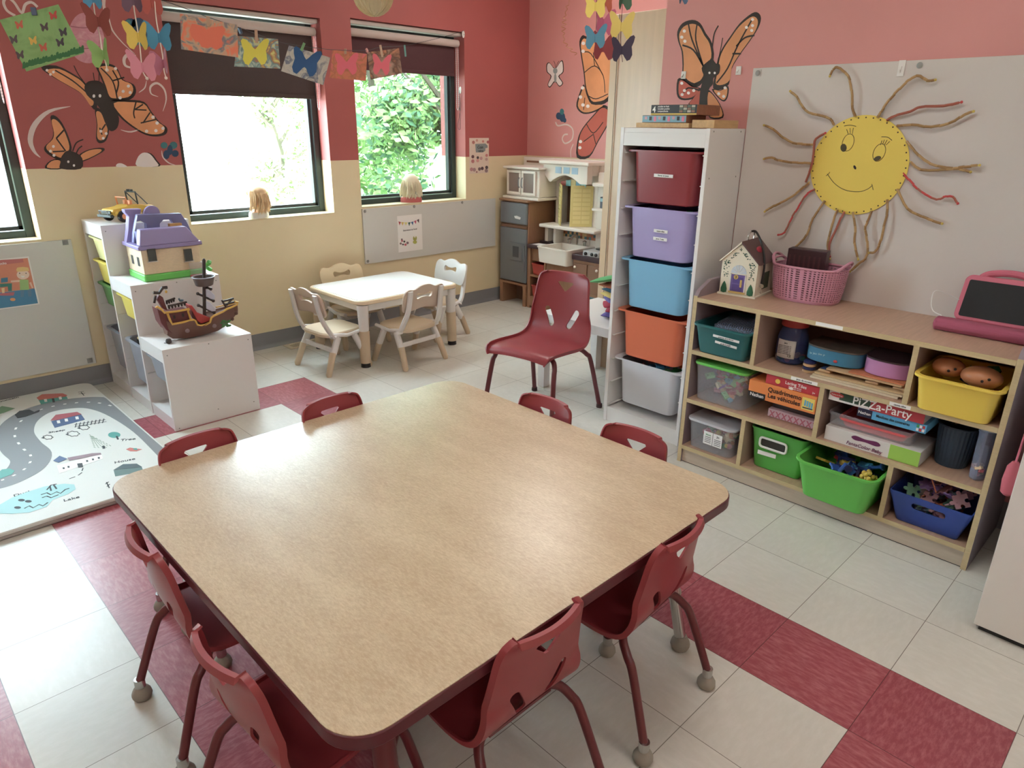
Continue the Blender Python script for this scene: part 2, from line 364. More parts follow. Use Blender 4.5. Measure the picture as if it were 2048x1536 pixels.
tree(9.6, 16.5, 6.5, 2.6, 'tall pale green tree behind the others, seen through the right-hand window', 1600, 3, (0, 1, 1))
tree(5.0, 13.2, 3.0, .95, 'small pale tree seen through the right half of the middle window', 700, 5, (1, 1, 0))
tree(15.5, 15, 6.5, 2.6, 'broad far tree at the right edge of the right-hand window', 1300, 6, (0, 2, 1))
tree(-2.6, 10.5, 3.4, 1.2, 'low green tree seen through the left-hand window', 600, 7, (1, 0))
# ================================================================ BIG TABLE
redpl = M('red_chair_plastic', (152, 46, 54), .36); redtube = M('maroon_tube', (104, 30, 38), .32)
edgem = M('maroon_edge_band', (92, 26, 38), .4)
def lam_mat():
    m = bpy.data.materials.new('maple_laminate'); m.use_nodes = True; nt = m.node_tree; b = nt.nodes['Principled BSDF']; b.inputs['Roughness'].default_value = .32; b.inputs['Coat Weight'].default_value = .5; b.inputs['Coat Roughness'].default_value = .25
    tc = nt.nodes.new('ShaderNodeTexCoord'); mp = nt.nodes.new('ShaderNodeMapping'); mp.inputs['Scale'].default_value = (3.2, 1, 1); mp.inputs['Rotation'].default_value = (0, 0, .25)
    nz = nt.nodes.new('ShaderNodeTexNoise'); nz.inputs['Scale'].default_value = 55; nz.inputs['Detail'].default_value = 8; nz.inputs['Roughness'].default_value = .8
    n2 = nt.nodes.new('ShaderNodeTexNoise'); n2.inputs['Scale'].default_value = 5; n2.inputs['Detail'].default_value = 6; n2.inputs['Roughness'].default_value = .7
    mp2 = nt.nodes.new('ShaderNodeMapping'); mp2.inputs['Scale'].default_value = (2.2, .7, 1); mp2.inputs['Rotation'].default_value = (0, 0, .3)
    ad = nt.nodes.new('ShaderNodeMath'); ad.operation = 'MULTIPLY_ADD'; ad.inputs[1].default_value = .55
    rp = nt.nodes.new('ShaderNodeValToRGB'); rp.color_ramp.elements[0].position = .66; rp.color_ramp.elements[1].position = .92
    rp.color_ramp.elements[0].color = rgb(184, 154, 118); rp.color_ramp.elements[1].color = rgb(210, 184, 148)
    L = nt.links.new; L(tc.outputs['Object'], mp.inputs[0]); L(mp.outputs[0], nz.inputs['Vector']); L(tc.outputs['Object'], mp2.inputs[0]); L(mp2.outputs[0], n2.inputs['Vector'])
    L(n2.outputs['Fac'], ad.inputs[0]); L(nz.outputs['Fac'], ad.inputs[2]); L(ad.outputs[0], rp.inputs[0]); L(rp.outputs[0], b.inputs['Base Color'])
    bp = nt.nodes.new('ShaderNodeBump'); bp.inputs['Strength'].default_value = .08; bp.inputs['Distance'].default_value = .001; L(nz.outputs['Fac'], bp.inputs['Height']); L(bp.outputs[0], b.inputs['Normal'])
    return m
lamm = lam_mat()
glide = M('grey_felt_glide', (150, 142, 130), .8)
tx, ty, th = -.868, .722, .509
t = T('activity_table', 'large square maple laminate classroom table with dark red edge, ringed by small red chairs', 'table', (tx, ty, 0))
lp = rr(1.25, 1.25, .085, 8)
MB().prism([(x*.996, y*.996, th-.0035) for x, y in lp], (0, 0, .0035), lamm).xf(Matrix.Translation((tx, ty, 0))).build('table_top', t)
MB().prism([(x, y, th-.031) for x, y in lp], (0, 0, .0292), edgem).xf(Matrix.Translation((tx, ty, 0))).build('edge_band', t, bevel=.003)
b = MB()
for s in (-1, 1):
    b.box(tx-.46, tx+.46, ty+s*.46-.012, ty+s*.46+.012, th-.085, th-.032, edgem); b.box(tx+s*.46-.012, tx+s*.46+.012, ty-.448, ty+.448, th-.085, th-.032, edgem)
b.build('apron', t)
for sx in (-1, 1):
    for sy in (-1, 1):
        p = Vector((tx+sx*.47, ty+sy*.47, th-.033)); q = Vector((tx+sx*.505, ty+sy*(.56 if sy < 0 else .50), .03)); b = MB()
        d = q-p; b.bar(p+Vector((0, 0, -.002)), p+Vector((0, 0, -.05)), .1, .1, redtube); b.tube([p, p+d*.56], .024, redtube, 14); b.build('leg', t)
        MB().tube([p+d*.54, q], .0165, chrome, 12).build('leg_insert', t)
        MB().lathe([(.017, .018), (.026, .0), (.029, -.012), (.024, -.026), (.012, -.0299)], q, glide, 14).build('glide', t)
# ================================================================ RED STACKING CHAIRS
def chair(name, label, loc, rz, s, balls, group=None):
    "origin under the backrest, +Y is forward"
    t = T(name, label, 'chair', loc, rz, group)
    prof = [(.448, .372, .166), (.446, .388, .178), (.432, .400, .186), (.39, .404, .192), (.30, .399, .197), (.20, .390, .2), (.13, .390, .198), (.085, .403, .194), (.055, .432, .188), (.036, .475, .18), (.024, .53, .170), (.012, .60, .160), (.002, .66, .153), (-.006, .692, .147), (-.011, .710, .136), (-.015, .722, .108)]
    k = 3; cl = smoothpts([(a, z, h) for a, z, h in prof], k); rows = []
    NU = 17; F = len(cl)
    for i, p in enumerate(cl):
        a, z, h = p; q = cl[min(i+1, F-1)]-cl[max(i-1, 0)]; tn = Vector((0, q[0], q[1])).normalized(); nr = Vector((0, tn.z, -tn.y))   # outward: below seat, behind back
        back = min(1, max(0, (z-.42)/.1)); row = []
        for j in range(NU):
            u = -1+2*(j-1)/(NU-3) if 0 < j < NU-1 else (-1 if j == 0 else 1)
            lift = (.006-.012*abs(u)**2.2)*(1-back)+.02*u*u*back
            pt = Vector((h*u, a, z))+Vector((0, back*lift, (1-back)*(lift-.004)))
            if j in (0, NU-1): pt = pt+nr*(-.018 if False else .016)*(1)+Vector((.003*(1 if u > 0 else -1), 0, 0))
            row.append(pt*s)
        rows.append(row)
    b = MB(); last = rows[-1]; ed = lambda j: (0 if j in (0, NU-1) else 1)
    rows.append([p+Vector((0, -.010*s*ed(j), .001*s*ed(j))) for j, p in enumerate(last)]); rows.append([p+Vector((0, -.014*s*ed(j)-.001*s, -.013*s*ed(j)-.002*s)) for j, p in enumerate(last)])
    b.grid(rows, redpl); o = b.build('seat_shell', t, world=False, solid=.007*s)
    cuts = []
    def cut(P): c = MB(); c.prism([(x*s, -.2*s, z*s) for x, z in P], (0, .33*s, 0), redpl); cuts.append(c)
    cut([(-.043, .676), (.043, .676), (.048, .669), (.006, .628), (-.006, .628), (-.048, .669)])
    for sx in (-1, 1):
        c0, c1, r = Vector((sx*.055, .455)), Vector((sx*.090, .525)), .0165; d = (c1-c0).normalized(); nn = Vector((-d.y, d.x)); P = []
        for i in range(9): a = -pi/2+pi*i/8; P.append(c1+r*(d*cos(a)+nn*sin(a)))
        for i in range(9): a = pi/2+pi*i/8; P.append(c0+r*(d*cos(a)+nn*sin(a)))
        cut([(q.x, q.y) for q in P])
    carve(o, cuts)
    MB().box(-.12*s, .12*s, .09*s, .36*s, .362*s, .372*s, redtube).build('seat_bracket', t, world=False)
    for sx in (-1, 1):
        ft = .028 if balls else .012
        for P in ([(.03, .345, .372), (.12, .355, .374), (.165, .37, .362), (.182, .383, .33), (.19, .40, .28), (.213, .445, ft)], [(.03, .125, .366), (.11, .115, .368), (.155, .095, .358), (.178, .06, .325), (.188, .03, .28), (.214, -.045, ft)]):
            P = [Vector((sx*x, y, z))*s for x, y, z in P]
            if balls: P[-1].z = .05
            lg = MB().tube(smoothpts(P, 5), .0125*(s**.5), redtube, 12).build('leg', t, world=False)
            e = P[-1]
            if balls:
                MB().cyl(e+Vector((0, 0, -.012)), e+Vector((0, 0, .012)), .0135, chrome, n=14).lathe([(.013, .036), (.019, .030), (.0245, .020), (.0255, .011), (.022, .003), (.016, .0)], (e.x, e.y, 0), glide, 14).build('glide', lg, world=False)
            else: MB().lathe([(.0155, .022), (.0165, .01), (.0165, .001)], (e.x, e.y, 0), M('foot_cap_dark', (60, 30, 32), .6), 12).build('foot_cap', lg, world=False)
    return t
c0 = chair('school_chair', 'large red plastic chair standing free in front of the small white side table', (.862, 1.727, 0), pi/2+.176, 1.0, False)
S = .765; R = pi/180
spec = [((-1.540, .888), -92*R, 'small red chair at the left side of the big table, nearer the play mat'),
        ((-1.566, .412), -87*R, 'small red chair at the left side of the big table, nearest the camera'),
        ((-1.070, .055), 0*R, 'small red chair at the near front edge of the big table, left one'),
        ((-.604, .052), 4*R, 'small red chair at the near right corner of the big table, by red tiles'),
        ((-.205, .478), 93*R, 'small red chair on the shelf side of the big table, before the tall bin frame'),
        ((-.215, .850), 91*R, 'small red chair beside the big table, its top showing below the free-standing red chair'),
        ((-1.232, 1.372), 185*R, 'small red chair on the far side of the big table beside the play mat'),
        ((-.772, 1.372), 184*R, 'small red chair on the far side of the table, right of the stepped unit')]
c1 = chair('school_chair', spec[0][2], (*spec[0][0], 0), spec[0][1], S, True, 'small red chairs around the big table')
for (p, rz, lab) in spec[1:]:
    c = copy_tree(c1); c.location = (*p, 0); c.rotation_euler = (0, 0, rz); c['label'] = lab
# ================================================================ CREAM KIDS TABLE + CHAIRS
wp = M('kids_white', (222, 216, 212), .42); bei = M('kids_beige', (206, 180, 146), .45); bedge = M('kids_beige_edge', (226, 200, 162), .4)
K = Vector((.742, 3.245, 0)); t = T('kids_table', 'low rectangular white kids table with beige rim by the cream wall', 'table', K, .015)
oc = rr(.80, .63, .06, 3); H = .43
MB().prism([(x, y, H-.026) for x, y in oc], (0, 0, .026), bedge).build('table_rim', t, world=False, bevel=.006)
MB().prism([(x*.965, y*.955, H-.004) for x, y in oc], (0, 0, .0062), M('kids_table_top', (232, 232, 228), .25)).build('table_top', t, world=False)
MB().prism([(x*.92, y*.9, H-.075) for x, y in oc], (0, 0, .05), wp).build('apron', t, world=False, bevel=.006)
for sx in (-1, 1):
    for sy in (-1, 1):
        x, y = sx*.355, sy*.27; l = MB().tube([(x, y, H-.03), (x, y, .22)], [.036, .030], wp, 16).build('leg', t, world=False)
        MB().tube([(x, y, .235), (x*1.01, y*1.01, .028)], [.034, .033], bei, 16).build('leg_sleeve', l, world=False)
        MB().cyl((x*1.01, y*1.01, 0), (x*1.01, y*1.01, .029), .031, black, .029, n=16).build('foot', l, world=False)
def kidchair(label, loc, rz, front, grp):
    t = T('kids_chair', label, 'chair', loc, rz, grp)
    st = rr(.30, .29, .08, 5)
    b = MB(); L = [[Vector((x*k, y*k+.15, z)) for x, y in st] for k, z in ((.9, .222), (1, .230), (1, .246), (.94, .254), (.6, .250))]; b.loops(L, bei); b.build('seat', t, world=False)
    # wavy backrest
    top = smoothpts([(-.165, 0, .43), (-.162, 0, .485), (-.135, 0, .51), (-.085, 0, .505), (-.03, 0, .525), (.03, 0, .525), (.085, 0, .505), (.135, 0, .51), (.162, 0, .485), (.165, 0, .43)], 4)
    bot = smoothpts([(.16, 0, .385), (.135, 0, .36), (.06, 0, .368), (0, 0, .375), (-.06, 0, .368), (-.135, 0, .36), (-.16, 0, .385)], 3)
    tilt = Matrix.Translation((0, .0, 0)) @ Matrix.Shear('XZ', 4, (0, 0)) if False else Matrix.Identity(4)
    P = [Vector((p.x, -.045*(p.z-.36)/.16+.022-1.1*p.x*p.x*.0, p.z)) for p in top+bot]
    o = MB().prism(P, (0, -.016, 0), front).build('backrest', t, world=False, bevel=.004)
    hole = smoothpts([(-.055, 0, .478), (-.02, 0, .468), (.02, 0, .468), (.055, 0, .478), (.066, 0, .462), (.055, 0, .440), (.02, 0, .447), (-.02, 0, .447), (-.055, 0, .440), (-.066, 0, .462)], 3, closed=True)
    c = MB(); c.prism([Vector((p.x, .1, p.z)) for p in hole], (0, -.3, 0), front); carve(o, [c])
    for s in (-1, 1):
        # side frame: post rising behind the backrest, running down to the seat, splitting into two legs
        b = MB(); x = s*.128
        b.tube(smoothpts([(x, -.038, .50), (x, -.03, .45), (s*.135, -.012, .36), (s*.15, .02, .28), (s*.152, .05, .235)], 4), [.0125]*16+[.018], wp, 8, flat=1.6, up=(1, 0, 0))
        b.tube([(s*.152, .03, .25), (s*.152, .15, .228), (s*.152, .28, .24)], .012, wp, 8)
        b.build('side_frame', t, world=False)
        for y0, y1 in ((.085, -.015), (.2, .29)):
            l = MB().tube([(s*.15, y0, .228), (s*.158, (y0+y1)/2, .13)], [.019, .019], wp, 10, flat=1.2).build('leg', t, world=False)
            MB().tube([(s*.157, (y0+y1)/2, .14), (s*.172, y1, .012), (s*.173, y1-.001, .0)], [.021, .019, .014], bei, 10).build('leg_sleeve', l, world=False)
    MB().box(-.15, .15, .038, .050, .135, .165, wp).build('cross_rail', t, world=False, bevel=.003)
    return t
tau = M('kids_taupe_back', (204, 178, 156), .5)
g = 'cream kids chairs at the low white table'
kidchair('cream kids chair on the left of the low white table, nearest the stepped storage unit', (.115, 3.12, 0), -86*R, tau, g)
kidchair('cream kids chair on the near side of the low white table, taupe backrest', (.69, 2.755, 0), 5*R, tau, g)
kidchair('cream kids chair pulled up against the cream wall behind the low white table', (.66, 3.63, 0), 178*R, M('kids_cream_back', (222, 202, 160), .5), g)
kidchair('white backed kids chair on the right of the low white table, toward the play kitchen', (1.335, 3.27, 0), 92*R, whitew, g)
# ================================================================ WHITE SIDE TABLE
t = T('side_table', 'low square white side table behind the free-standing red chair', 'table', (1.21, 1.717, 0))
MB().box(.945, 1.475, 1.446, 1.994, .40, .45, white).build('table_top', t, bevel=.002)
for x in (.945, 1.425):
    for y in (1.446, 1.944): MB().box(x, x+.05, y, y+.05, 0, .3995, white).build('leg', t, bevel=.002)
bags = [((1.18, 1.62), (98, 84, 160), 'purple bean bag at the bottom of the stack'), ((1.19, 1.61), (176, 38, 70), 'red bean bag lying on the purple one at the bottom of the stack'), ((1.175, 1.625), (190, 40, 72), 'red bean bag just under the upper purple one'), ((1.185, 1.62), (104, 96, 176), 'purple bean bag in the middle of the stack under the yellow one'),
        ((1.175, 1.625), (226, 190, 90), 'yellow bean bag in the middle of the stack'), ((1.18, 1.615), (30, 86, 116), 'dark teal bean bag above the yellow one'), ((1.17, 1.63), (226, 120, 84), 'orange bean bag near the top of the stack'), ((1.15, 1.64), (74, 160, 90), 'green bean bag sloping on top of the stack')]
z = .452
for i, ((x, y), c, lab) in enumerate(bags):
    b = MB(); a = .3+.2*i; w_ = .075 if i < 7 else .1; h_ = .027 if i < 7 else .03; tl = .28 if i == 7 else 0
    if i == 7: z += .012
    L = []
    for kk, zz in ((.98, .46), (.86, .3), (.6, .0), (.9, .28), (1.0, .5), (.9, .72), (.6, 1), (.2, 1.04)):
        pass
    for k_, zz in ((.3, .0), (.7, .06), (.92, .36), (1.0, .5), (.92, .64), (.7, .94), (.3, 1.0)):
        row = []
        for j in range(24):
            t_ = 2*pi*j/24; r_ = w_*k_*(1/max(abs(cos(t_)), abs(sin(t_))))**(.85 if k_ > .8 else .5); X, Y = r_*cos(t_+a), r_*sin(t_+a)
            row.append(Vector((x+X, y+Y, z+h_*zz-tl*Y*.9)))
        L.append(row)
    b.loops(L, M('bag_%d' % i, c, .85, bump=.3, scale=150)); o = tag(b.build('bean_bag'), lab, 'bean bag', 'bean bags stacked on the side table'); z += h_+.0005
# ================================================================ TALL WHITE BIN FRAME
t = T('bin_tower', 'tall white storage frame holding five coloured bins, beside the long shelf', 'storage unit', (.975, 1.178, 0))
x0, x1, y0, y1, Hc = .83, 1.125, .947, 1.405, 1.445
MB().box(x0, x1, y0, y0+.018, 0, Hc, white).build('side_panel', t, bevel=.001); MB().box(x0, x1, y1-.018, y1, 0, Hc, white).build('side_panel', t, bevel=.001)
MB().box(x0+.003, x1-.003, y0+.0185, y1-.0185, Hc-.02, Hc-.002, white).build('top_panel', t); MB().box(x0+.001, x0+.018, y0+.0185, y1-.0185, Hc-.077, Hc-.0205, white).build('front_rail', t)
MB().box(x0+.003, x1-.003, y0+.0185, y1-.0185, .06, .078, white).build('bottom_panel', t); MB().box(x0+.005, x0+.02, y0+.0185, y1-.0185, .0, .0595, white).build('kick_rail', t)
MB().box(x1-.006, x1-.001, y0+.0185, y1-.0185, .079, Hc-.021, white).build('back_panel', t)
ZB = [1.350, 1.100, .855, .603, .352]
for s, yy in ((1, y1-.0185), (-1, y0+.0185)):
    for k in range(11): z = 1.338-.1245*k; MB().box(x0+.012, x1-.02, min(yy, yy-s*.012), max(yy, yy-s*.012), z-.004, z, whitew).build('rail', t)
sc_ = MB()
for x in (x0+.03, x1-.04):
    for z in (.03, Hc-.012, Hc-.2): sc_.cyl((x, y0+.0005, z), (x, y0-.0008, z), .0035, steel, n=8)
tag(sc_.build('screw_heads', t), kind='stuff')
def trofast(lab, cx, cy, zr, h, m, dx=.285, dy=.40, along='x', content=None, wd=.336, group='bins in the tall white frame', alpha=False):
    t = T('storage_bin', lab, 'bin', (cx, cy, zr-h), group=group)
    bw = dx-.03
    MB().tub((cx, cy, zr-h), bw, wd, h, m, taper=.91, r=.035, t=.003, rim=0).build('bin_body', t)
    b = MB(); R2 = [[Vector((cx+x, cy+y, z_)) for x, y in rr(a, bb, .03)] for a, bb, z_ in ((bw+.004, dy, zr-.008), (bw+.004, dy, zr), (bw-.006, wd-.006, zr), (bw-.006, wd-.006, zr-.008))]
    b.loops(R2, m, caps=(False, False), wrap=True); b.build('rim', t)
    return t
cols = [('dark red', (146, 36, 46)), ('lilac', (166, 152, 206)), ('sky blue', (112, 182, 220)), ('orange', (222, 104, 54)), ('white', (206, 208, 216))]
lbs = ['dark red storage bin at the top of the tall white frame', 'lilac storage bin with two white label strips in the tall white frame', 'sky blue storage bin in the middle of the tall white frame', 'orange storage bin below the blue one in the tall white frame', 'white storage bin full of toys at the bottom of the tall white frame']
xb = .83
for (nm, c), lab, zr in zip(cols, lbs, ZB):
    bt = trofast(lab, xb+.148, 1.176, zr, .232, M('bin_'+nm.replace(' ', '_'), c, .36), dy=.413)
    if nm == 'dark red':
        MB().box(xb+.0125, xb+.014, 1.115, 1.215, zr-.112, zr-.098, paper).build('label_strip', bt); text('livres et jeux', .011, (xb+.0122, 1.165, zr-.108), (0, -1, 0), (0, 0, 1), ink, bt)
    if nm == 'lilac':
        for k, (ya, zz, s_) in enumerate(((1.155, .09, 'casse-tête'), (1.155, .125, 'jeux 3 ans'))):
            MB().box(xb+.0125, xb+.014, ya-.037, ya+.037, zr-zz-.014, zr-zz, paper).build('label_strip', bt); text(s_, .0105, (xb+.0122, ya, zr-zz-.0105), (0, -1, 0), (0, 0, 1), ink, bt)
rn = random.Random(3)
toyc = [M('toy_red', (196, 44, 40), .4), M('toy_blue', (36, 92, 176), .4), M('toy_yellow', (226, 190, 40), .4), M('toy_green', (40, 150, 76), .4), M('toy_orange', (228, 116, 40), .4), M('toy_pink', (226, 110, 140), .4), M('toy_cyan', (70, 170, 214), .4), M('toy_navy', (30, 42, 96), .4)]
def block(x, y, z, s, m, rn, kind=0):
    b = MB(); r = Matrix.Rotation(rn.uniform(0, 6.3), 4, 'Z') @ Matrix.Rotation(rn.uniform(-.6, .6), 4, 'X') @ Matrix.Rotation(rn.uniform(-.6, .6), 4, 'Y')
    if kind == 0: b.box(-s, s, -s*.6, s*.6, -s*.4, s*.4, m); b.cyl((-s*.5, 0, s*.4), (-s*.5, 0, s*.62), s*.28, m, n=8); b.cyl((s*.5, 0, s*.4), (s*.5, 0, s*.62), s*.28, m, n=8)
    elif kind == 1: b.cyl((-s*1.3, 0, 0), (s*1.3, 0, 0), s*.32, m, n=8); b.cyl((s*1.0, 0, 0), (s*1.3, 0, 0), s*.62, m, n=8)
    elif kind == 2: b.ball((0, 0, 0), s*.75, m, 8)
    else:
        P = [Vector((s*cos(a)*(.9+.25*cos(4*a)), s*sin(a)*(.9+.25*cos(4*a)), -s*.15)) for a in [2*pi*i/16 for i in range(16)]]; b.prism(P, (0, 0, s*.3), m)
    b.xf(Matrix.Translation((x, y, z)) @ r); return b
def pile(name, lab, cat, grp, n, cx, cy, wx, wy, z0, z1, s, cols_, kinds=(0,), seed=1):
    rn = random.Random(seed); z_ = z0
    for i in range(n):
        f = i/max(1, n-1); g_ = .62+.38*f; x = cx+g_*rn.uniform(-wx, wx)/2; y = cy+g_*rn.uniform(-wy, wy)/2; c = cols_[rn.randrange(len(cols_))]
        o = block(x, y, z0+(z1-z0)*f, s*rn.uniform(.8, 1.15), c, rn, kinds[rn.randrange(len(kinds))]).build(name); tag(o, lab, cat, grp)
pile('building_block', 'colourful building block in the white bottom bin of the tall frame', 'toy block', 'blocks in the white bottom bin', 26, .975, 1.176, .2, .25, .22, .345, .024, toyc, (0, 0, 3), 4)
pile('wooden_toy_piece', 'dark toy piece in the upper bins of the tall frame', 'toy', 'toys just showing in the lilac and blue bins', 14, .975, 1.13, .2, .22, .985, 1.085, .026, [toyc[7], M('toy_black', (30, 30, 34), .5), toyc[0], toyc[3]], (0, 1), 5)
# wooden puzzle boxes on the frame
wd1 = M('pine_wood', (204, 160, 100), .5, noise=.1, scale=14, stretch=(1, 6, 6)); wd2 = M('brown_wood', (150, 96, 62), .5, noise=.1, scale=14, stretch=(6, 1, 6))
bk = M('puzzle_black_print', (44, 44, 48), .5); gr = 'wooden puzzle boxes on the tall white frame'
def wbox(name, lab, x0, x1, y0, y1, z0, h, side, extra=None):
    t = T(name, lab, 'box', ((x0+x1)/2, (y0+y1)/2, z0), group=gr)
    MB().box(x0, x1, y0, y1, z0, z0+h, side).build('box_body', t, bevel=.002)
    return t
zc = Hc+.0005
t = wbox('wooden_tray', 'shallow light wooden box on the left, under the two printed puzzle boxes', .86, 1.03, 1.07, 1.345, zc, .02, wd1)
t = wbox('puzzle_box', 'flat puzzle box with blue and pink printed side, under the black one', .87, 1.025, 1.09, 1.32, zc+.0205, .031, wd2)
b = MB(); b.box(.8685, .8698, 1.092, 1.318, zc+.0225, zc+.0495, M('puzzle_blue_print', (120, 170, 190), .5)); 
rn = random.Random(9)
for i in range(9): y = 1.10+.024*i; b.box(.8678, .8686, y, y+.013, zc+.026+.004*(i % 3), zc+.046, [toyc[5], bk, M('puzzle_mauve', (206, 150, 160), .5)][i % 3])
b.build('printed_side', t)
t = wbox('puzzle_box', 'black fronted wooden puzzle box marked 4, topmost of its stack', .875, 1.06, 1.045, 1.28, zc+.052, .042, wd2)
MB().box(.8735, .8748, 1.047, 1.278, zc+.0595, zc+.0935, bk).build('printed_side', t); MB().box(.8732, .8748, 1.047, 1.278, zc+.0525, zc+.0592, M('puzzle_yellow_line', (206, 176, 60), .5)).build('yellow_stripe', t)
text('4', .036, (.8730, 1.262, zc+.063), (0, -1, 0), (0, 0, 1), paper, t)
for k in range(3): text(('puzzles en bois', 'wooden puzzles', 'rompecabezas')[k], .0095, (.8730, 1.243, zc+.084-.0095*k), (0, -1, 0), (0, 0, 1), paper, t, align='LEFT')
b = MB()
for i in range(4):
    for j in range(3): b.box(.8728, .8736, 1.055+.02*i, 1.055+.02*i+.017, zc+.0625+.0102*j, zc+.0625+.0102*j+.0085, [M('puz_a', (150, 110, 90), .6), M('puz_b', (190, 180, 160), .6), M('puz_c', (96, 110, 96), .6)][(i+2*j) % 3])
b.build('puzzle_pictures', t)
wbox('wooden_tray', 'shallow light wooden box on its own at the right of the puzzle boxes', .87, 1.07, .865 if False else .955, 1.062, zc, .033, wd1)
# ================================================================ LONG SHELF UNIT (against the right wall)
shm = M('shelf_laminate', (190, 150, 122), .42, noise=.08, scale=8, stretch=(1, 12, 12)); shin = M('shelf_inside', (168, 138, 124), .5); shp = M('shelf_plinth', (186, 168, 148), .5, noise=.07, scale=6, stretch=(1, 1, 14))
SX0, SX1, SY0, SY1 = .70, 1.128, -.316, .866; LV = [.085, .314, .540, .772]
t = T('shelf_unit', 'long low maple cubby shelf along the right wall, full of bins and game boxes', 'shelf', ((SX0+SX1)/2, (SY0+SY1)/2, 0))
def fr(b, y0, y1, z0, z1): b.box(SX0, SX0+.002, y0, y1, z0, z1, maple)
for y0 in (SY0, SY1-.018):
    b = MB(); prof = [(SX0+.002, 0), (SX1, 0), (SX1, .835), (SX0+.10, .835), (SX0+.02, .80), (SX0+.002, .775)]
    b.prism([(x, y0, z) for x, z in prof], (0, .018, 0), M('shelf_side_shaded', (140, 120, 128), .5)); fr(b, y0, y0+.018, 0, .778); b.build('side_panel', t)  # side panels take a darker tone, their shadow put into the colour
for i, z in enumerate(LV):
    b = MB(); b.box(SX0+.002, SX1-.006, SY0+.0185, SY1-.0185, z-.018, z, shm); fr(b, SY0+.0185, SY1-.0185, z-.018, z); b.build('shelf_board', t)
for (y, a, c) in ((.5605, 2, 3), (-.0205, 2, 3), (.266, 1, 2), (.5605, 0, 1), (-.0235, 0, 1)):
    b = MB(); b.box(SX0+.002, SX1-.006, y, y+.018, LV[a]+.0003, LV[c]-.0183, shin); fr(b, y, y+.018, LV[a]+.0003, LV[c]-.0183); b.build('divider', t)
MB().box(SX1-.0055, SX1-.001, SY0+.0185, SY1-.0185, .01, .80, shin).build('back_panel', t); MB().box(SX0+.012, SX0+.028, SY0+.0185, SY1-.0185, .004, .066, shp).build('plinth', t); MB().box(SX0+.014, SX0+.028, SY0+.0185, SY1-.0185, 0, .0038, black).build('gap_shade_strip', t)  # black strip stands in for the shade under the plinth
for ya, yb, z, s in ((.40, .295, LV[2]-.016, 'jeux de société'), (-.035, .035, LV[2]-.016, 'casse-tête'), (.34, .24, LV[3]-.015, '')):
    y0, y1 = min(ya, yb), max(ya, yb); MB().box(SX0-.0008, SX0, y0, y1, z, z+.0135, paper).build('label_strip', t)
    if s: text(s, .010, (SX0-.0012, (y0+y1)/2, z+.0035), (0, -1, 0), (0, 0, 1), ink, t)
def clear(name, c, a): return M(name, c, .18, alpha=a)
clr = clear('clear_plastic', (206, 208, 216), .2); clr2 = clear('clear_plastic_blue', (170, 184, 214), .32)
Z0, Z1, Z2, Z3 = [q+.0006 for q in LV]
def tubthing(name, lab, c, w, d, h, m, cat='bin', **k):
    t = T(name, lab, cat, c); MB().tub(c, w, d, h, m, **k).build('bin_body', t); return t
def slab(o, y0, y1, z0, z1, x, m=None, name='label_strip', sl=0): return MB().prism([(x, y0, z0), (x, y1, z0+sl), (x, y1, z1+sl), (x, y0, z1)], (.0012, 0, 0), m or paper).build(name, o)
# top row
teal = M('teal_bin', (8, 102, 104), .38); t = tubthing('toy_bin', 'dark teal bin with two white label strips on the shelf below the toy house', (.83, .7135, Z2), .30, .247, .128, teal, taper=.86, rim=.01, r=.025)
slab(t, .625, .745, Z2+.083, Z2+.093, .680, sl=.004); slab(t, .635, .735, Z2+.055, Z2+.065, .6845, sl=.006)
text('animaux de la ferme', .0085, (.6787, .685, Z2+.088), (0, -1, .0), (0, 0, 1), ink, t); text('et de la jungle', .0085, (.6833, .685, Z2+.0605), (0, -1, 0), (0, 0, 1), ink, t)
t = T('clear_tray', 'ribbed clear plastic tray standing in the teal bin', 'tray', (.83, .68, Z2+.05))
b = MB()
for i in range(18): y = .60+.010*i; b.bar((.76, y, Z2+.125), (.88, y, Z2+.135), .005, .012, clr2); b.bar((.76, y, Z2+.125), (.755, y, Z2+.10), .005, .004, clr2)
b.box(.755, .885, .595, .785, Z2+.106, Z2+.120, clr2); b.build('ribbed_lid', t)
t = T('toy_jar', 'round clear jar of toys with a red lid and a white product label', 'jar', (.86, .482, Z2))
b = MB(); b.lathe([(.045, .0), (.058, .01), (.062, .05), (.06, .11), (.05, .14), (.045, .155)], (.86, .482, Z2), clear('jar_plastic', (70, 90, 150), .6), 24); b.build('jar_body', t)
MB().lathe([(.052, .0), (.054, .004), (.054, .028), (.05, .032)], (.86, .482, Z2+.156), M('jar_lid', (190, 50, 44), .4), 24).build('jar_lid', t)
b = MB(); L = [[Vector((.86-.0635*cos(a), .482+.0635*sin(a), Z2+z_)) for a in [(-.62+1.24*i/10) for i in range(11)]] for z_ in (.03, .105)]; b.grid(L, paper); b.build('product_label', t, solid=.0006)
text('jeu', .011, (.7955, .482, Z2+.09), (0, -1, 0), (0, 0, 1), ink, t); text('CE', .013, (.7955, .462, Z2+.038), (0, -1, 0), (0, 0, 1), ink, t)
for k in range(6): text('pièces à assembler 3+', .006, (.7957, .484, Z2+.08-.0065*k), (0, -1, 0), (0, 0, 1), ink, t)
rn = random.Random(12)
for i in range(9):
    a = i*.7; o = block(.86+.05*cos(a)*-.6, .482+.052*sin(a), Z2+.017+.011*(i//4), .016, [toyc[4], toyc[3], toyc[2]][i % 3], rn, 2).build('jar_bead'); tag(o, 'orange or green bead at the bottom of the round toy jar', 'bead', 'beads in the round jar')
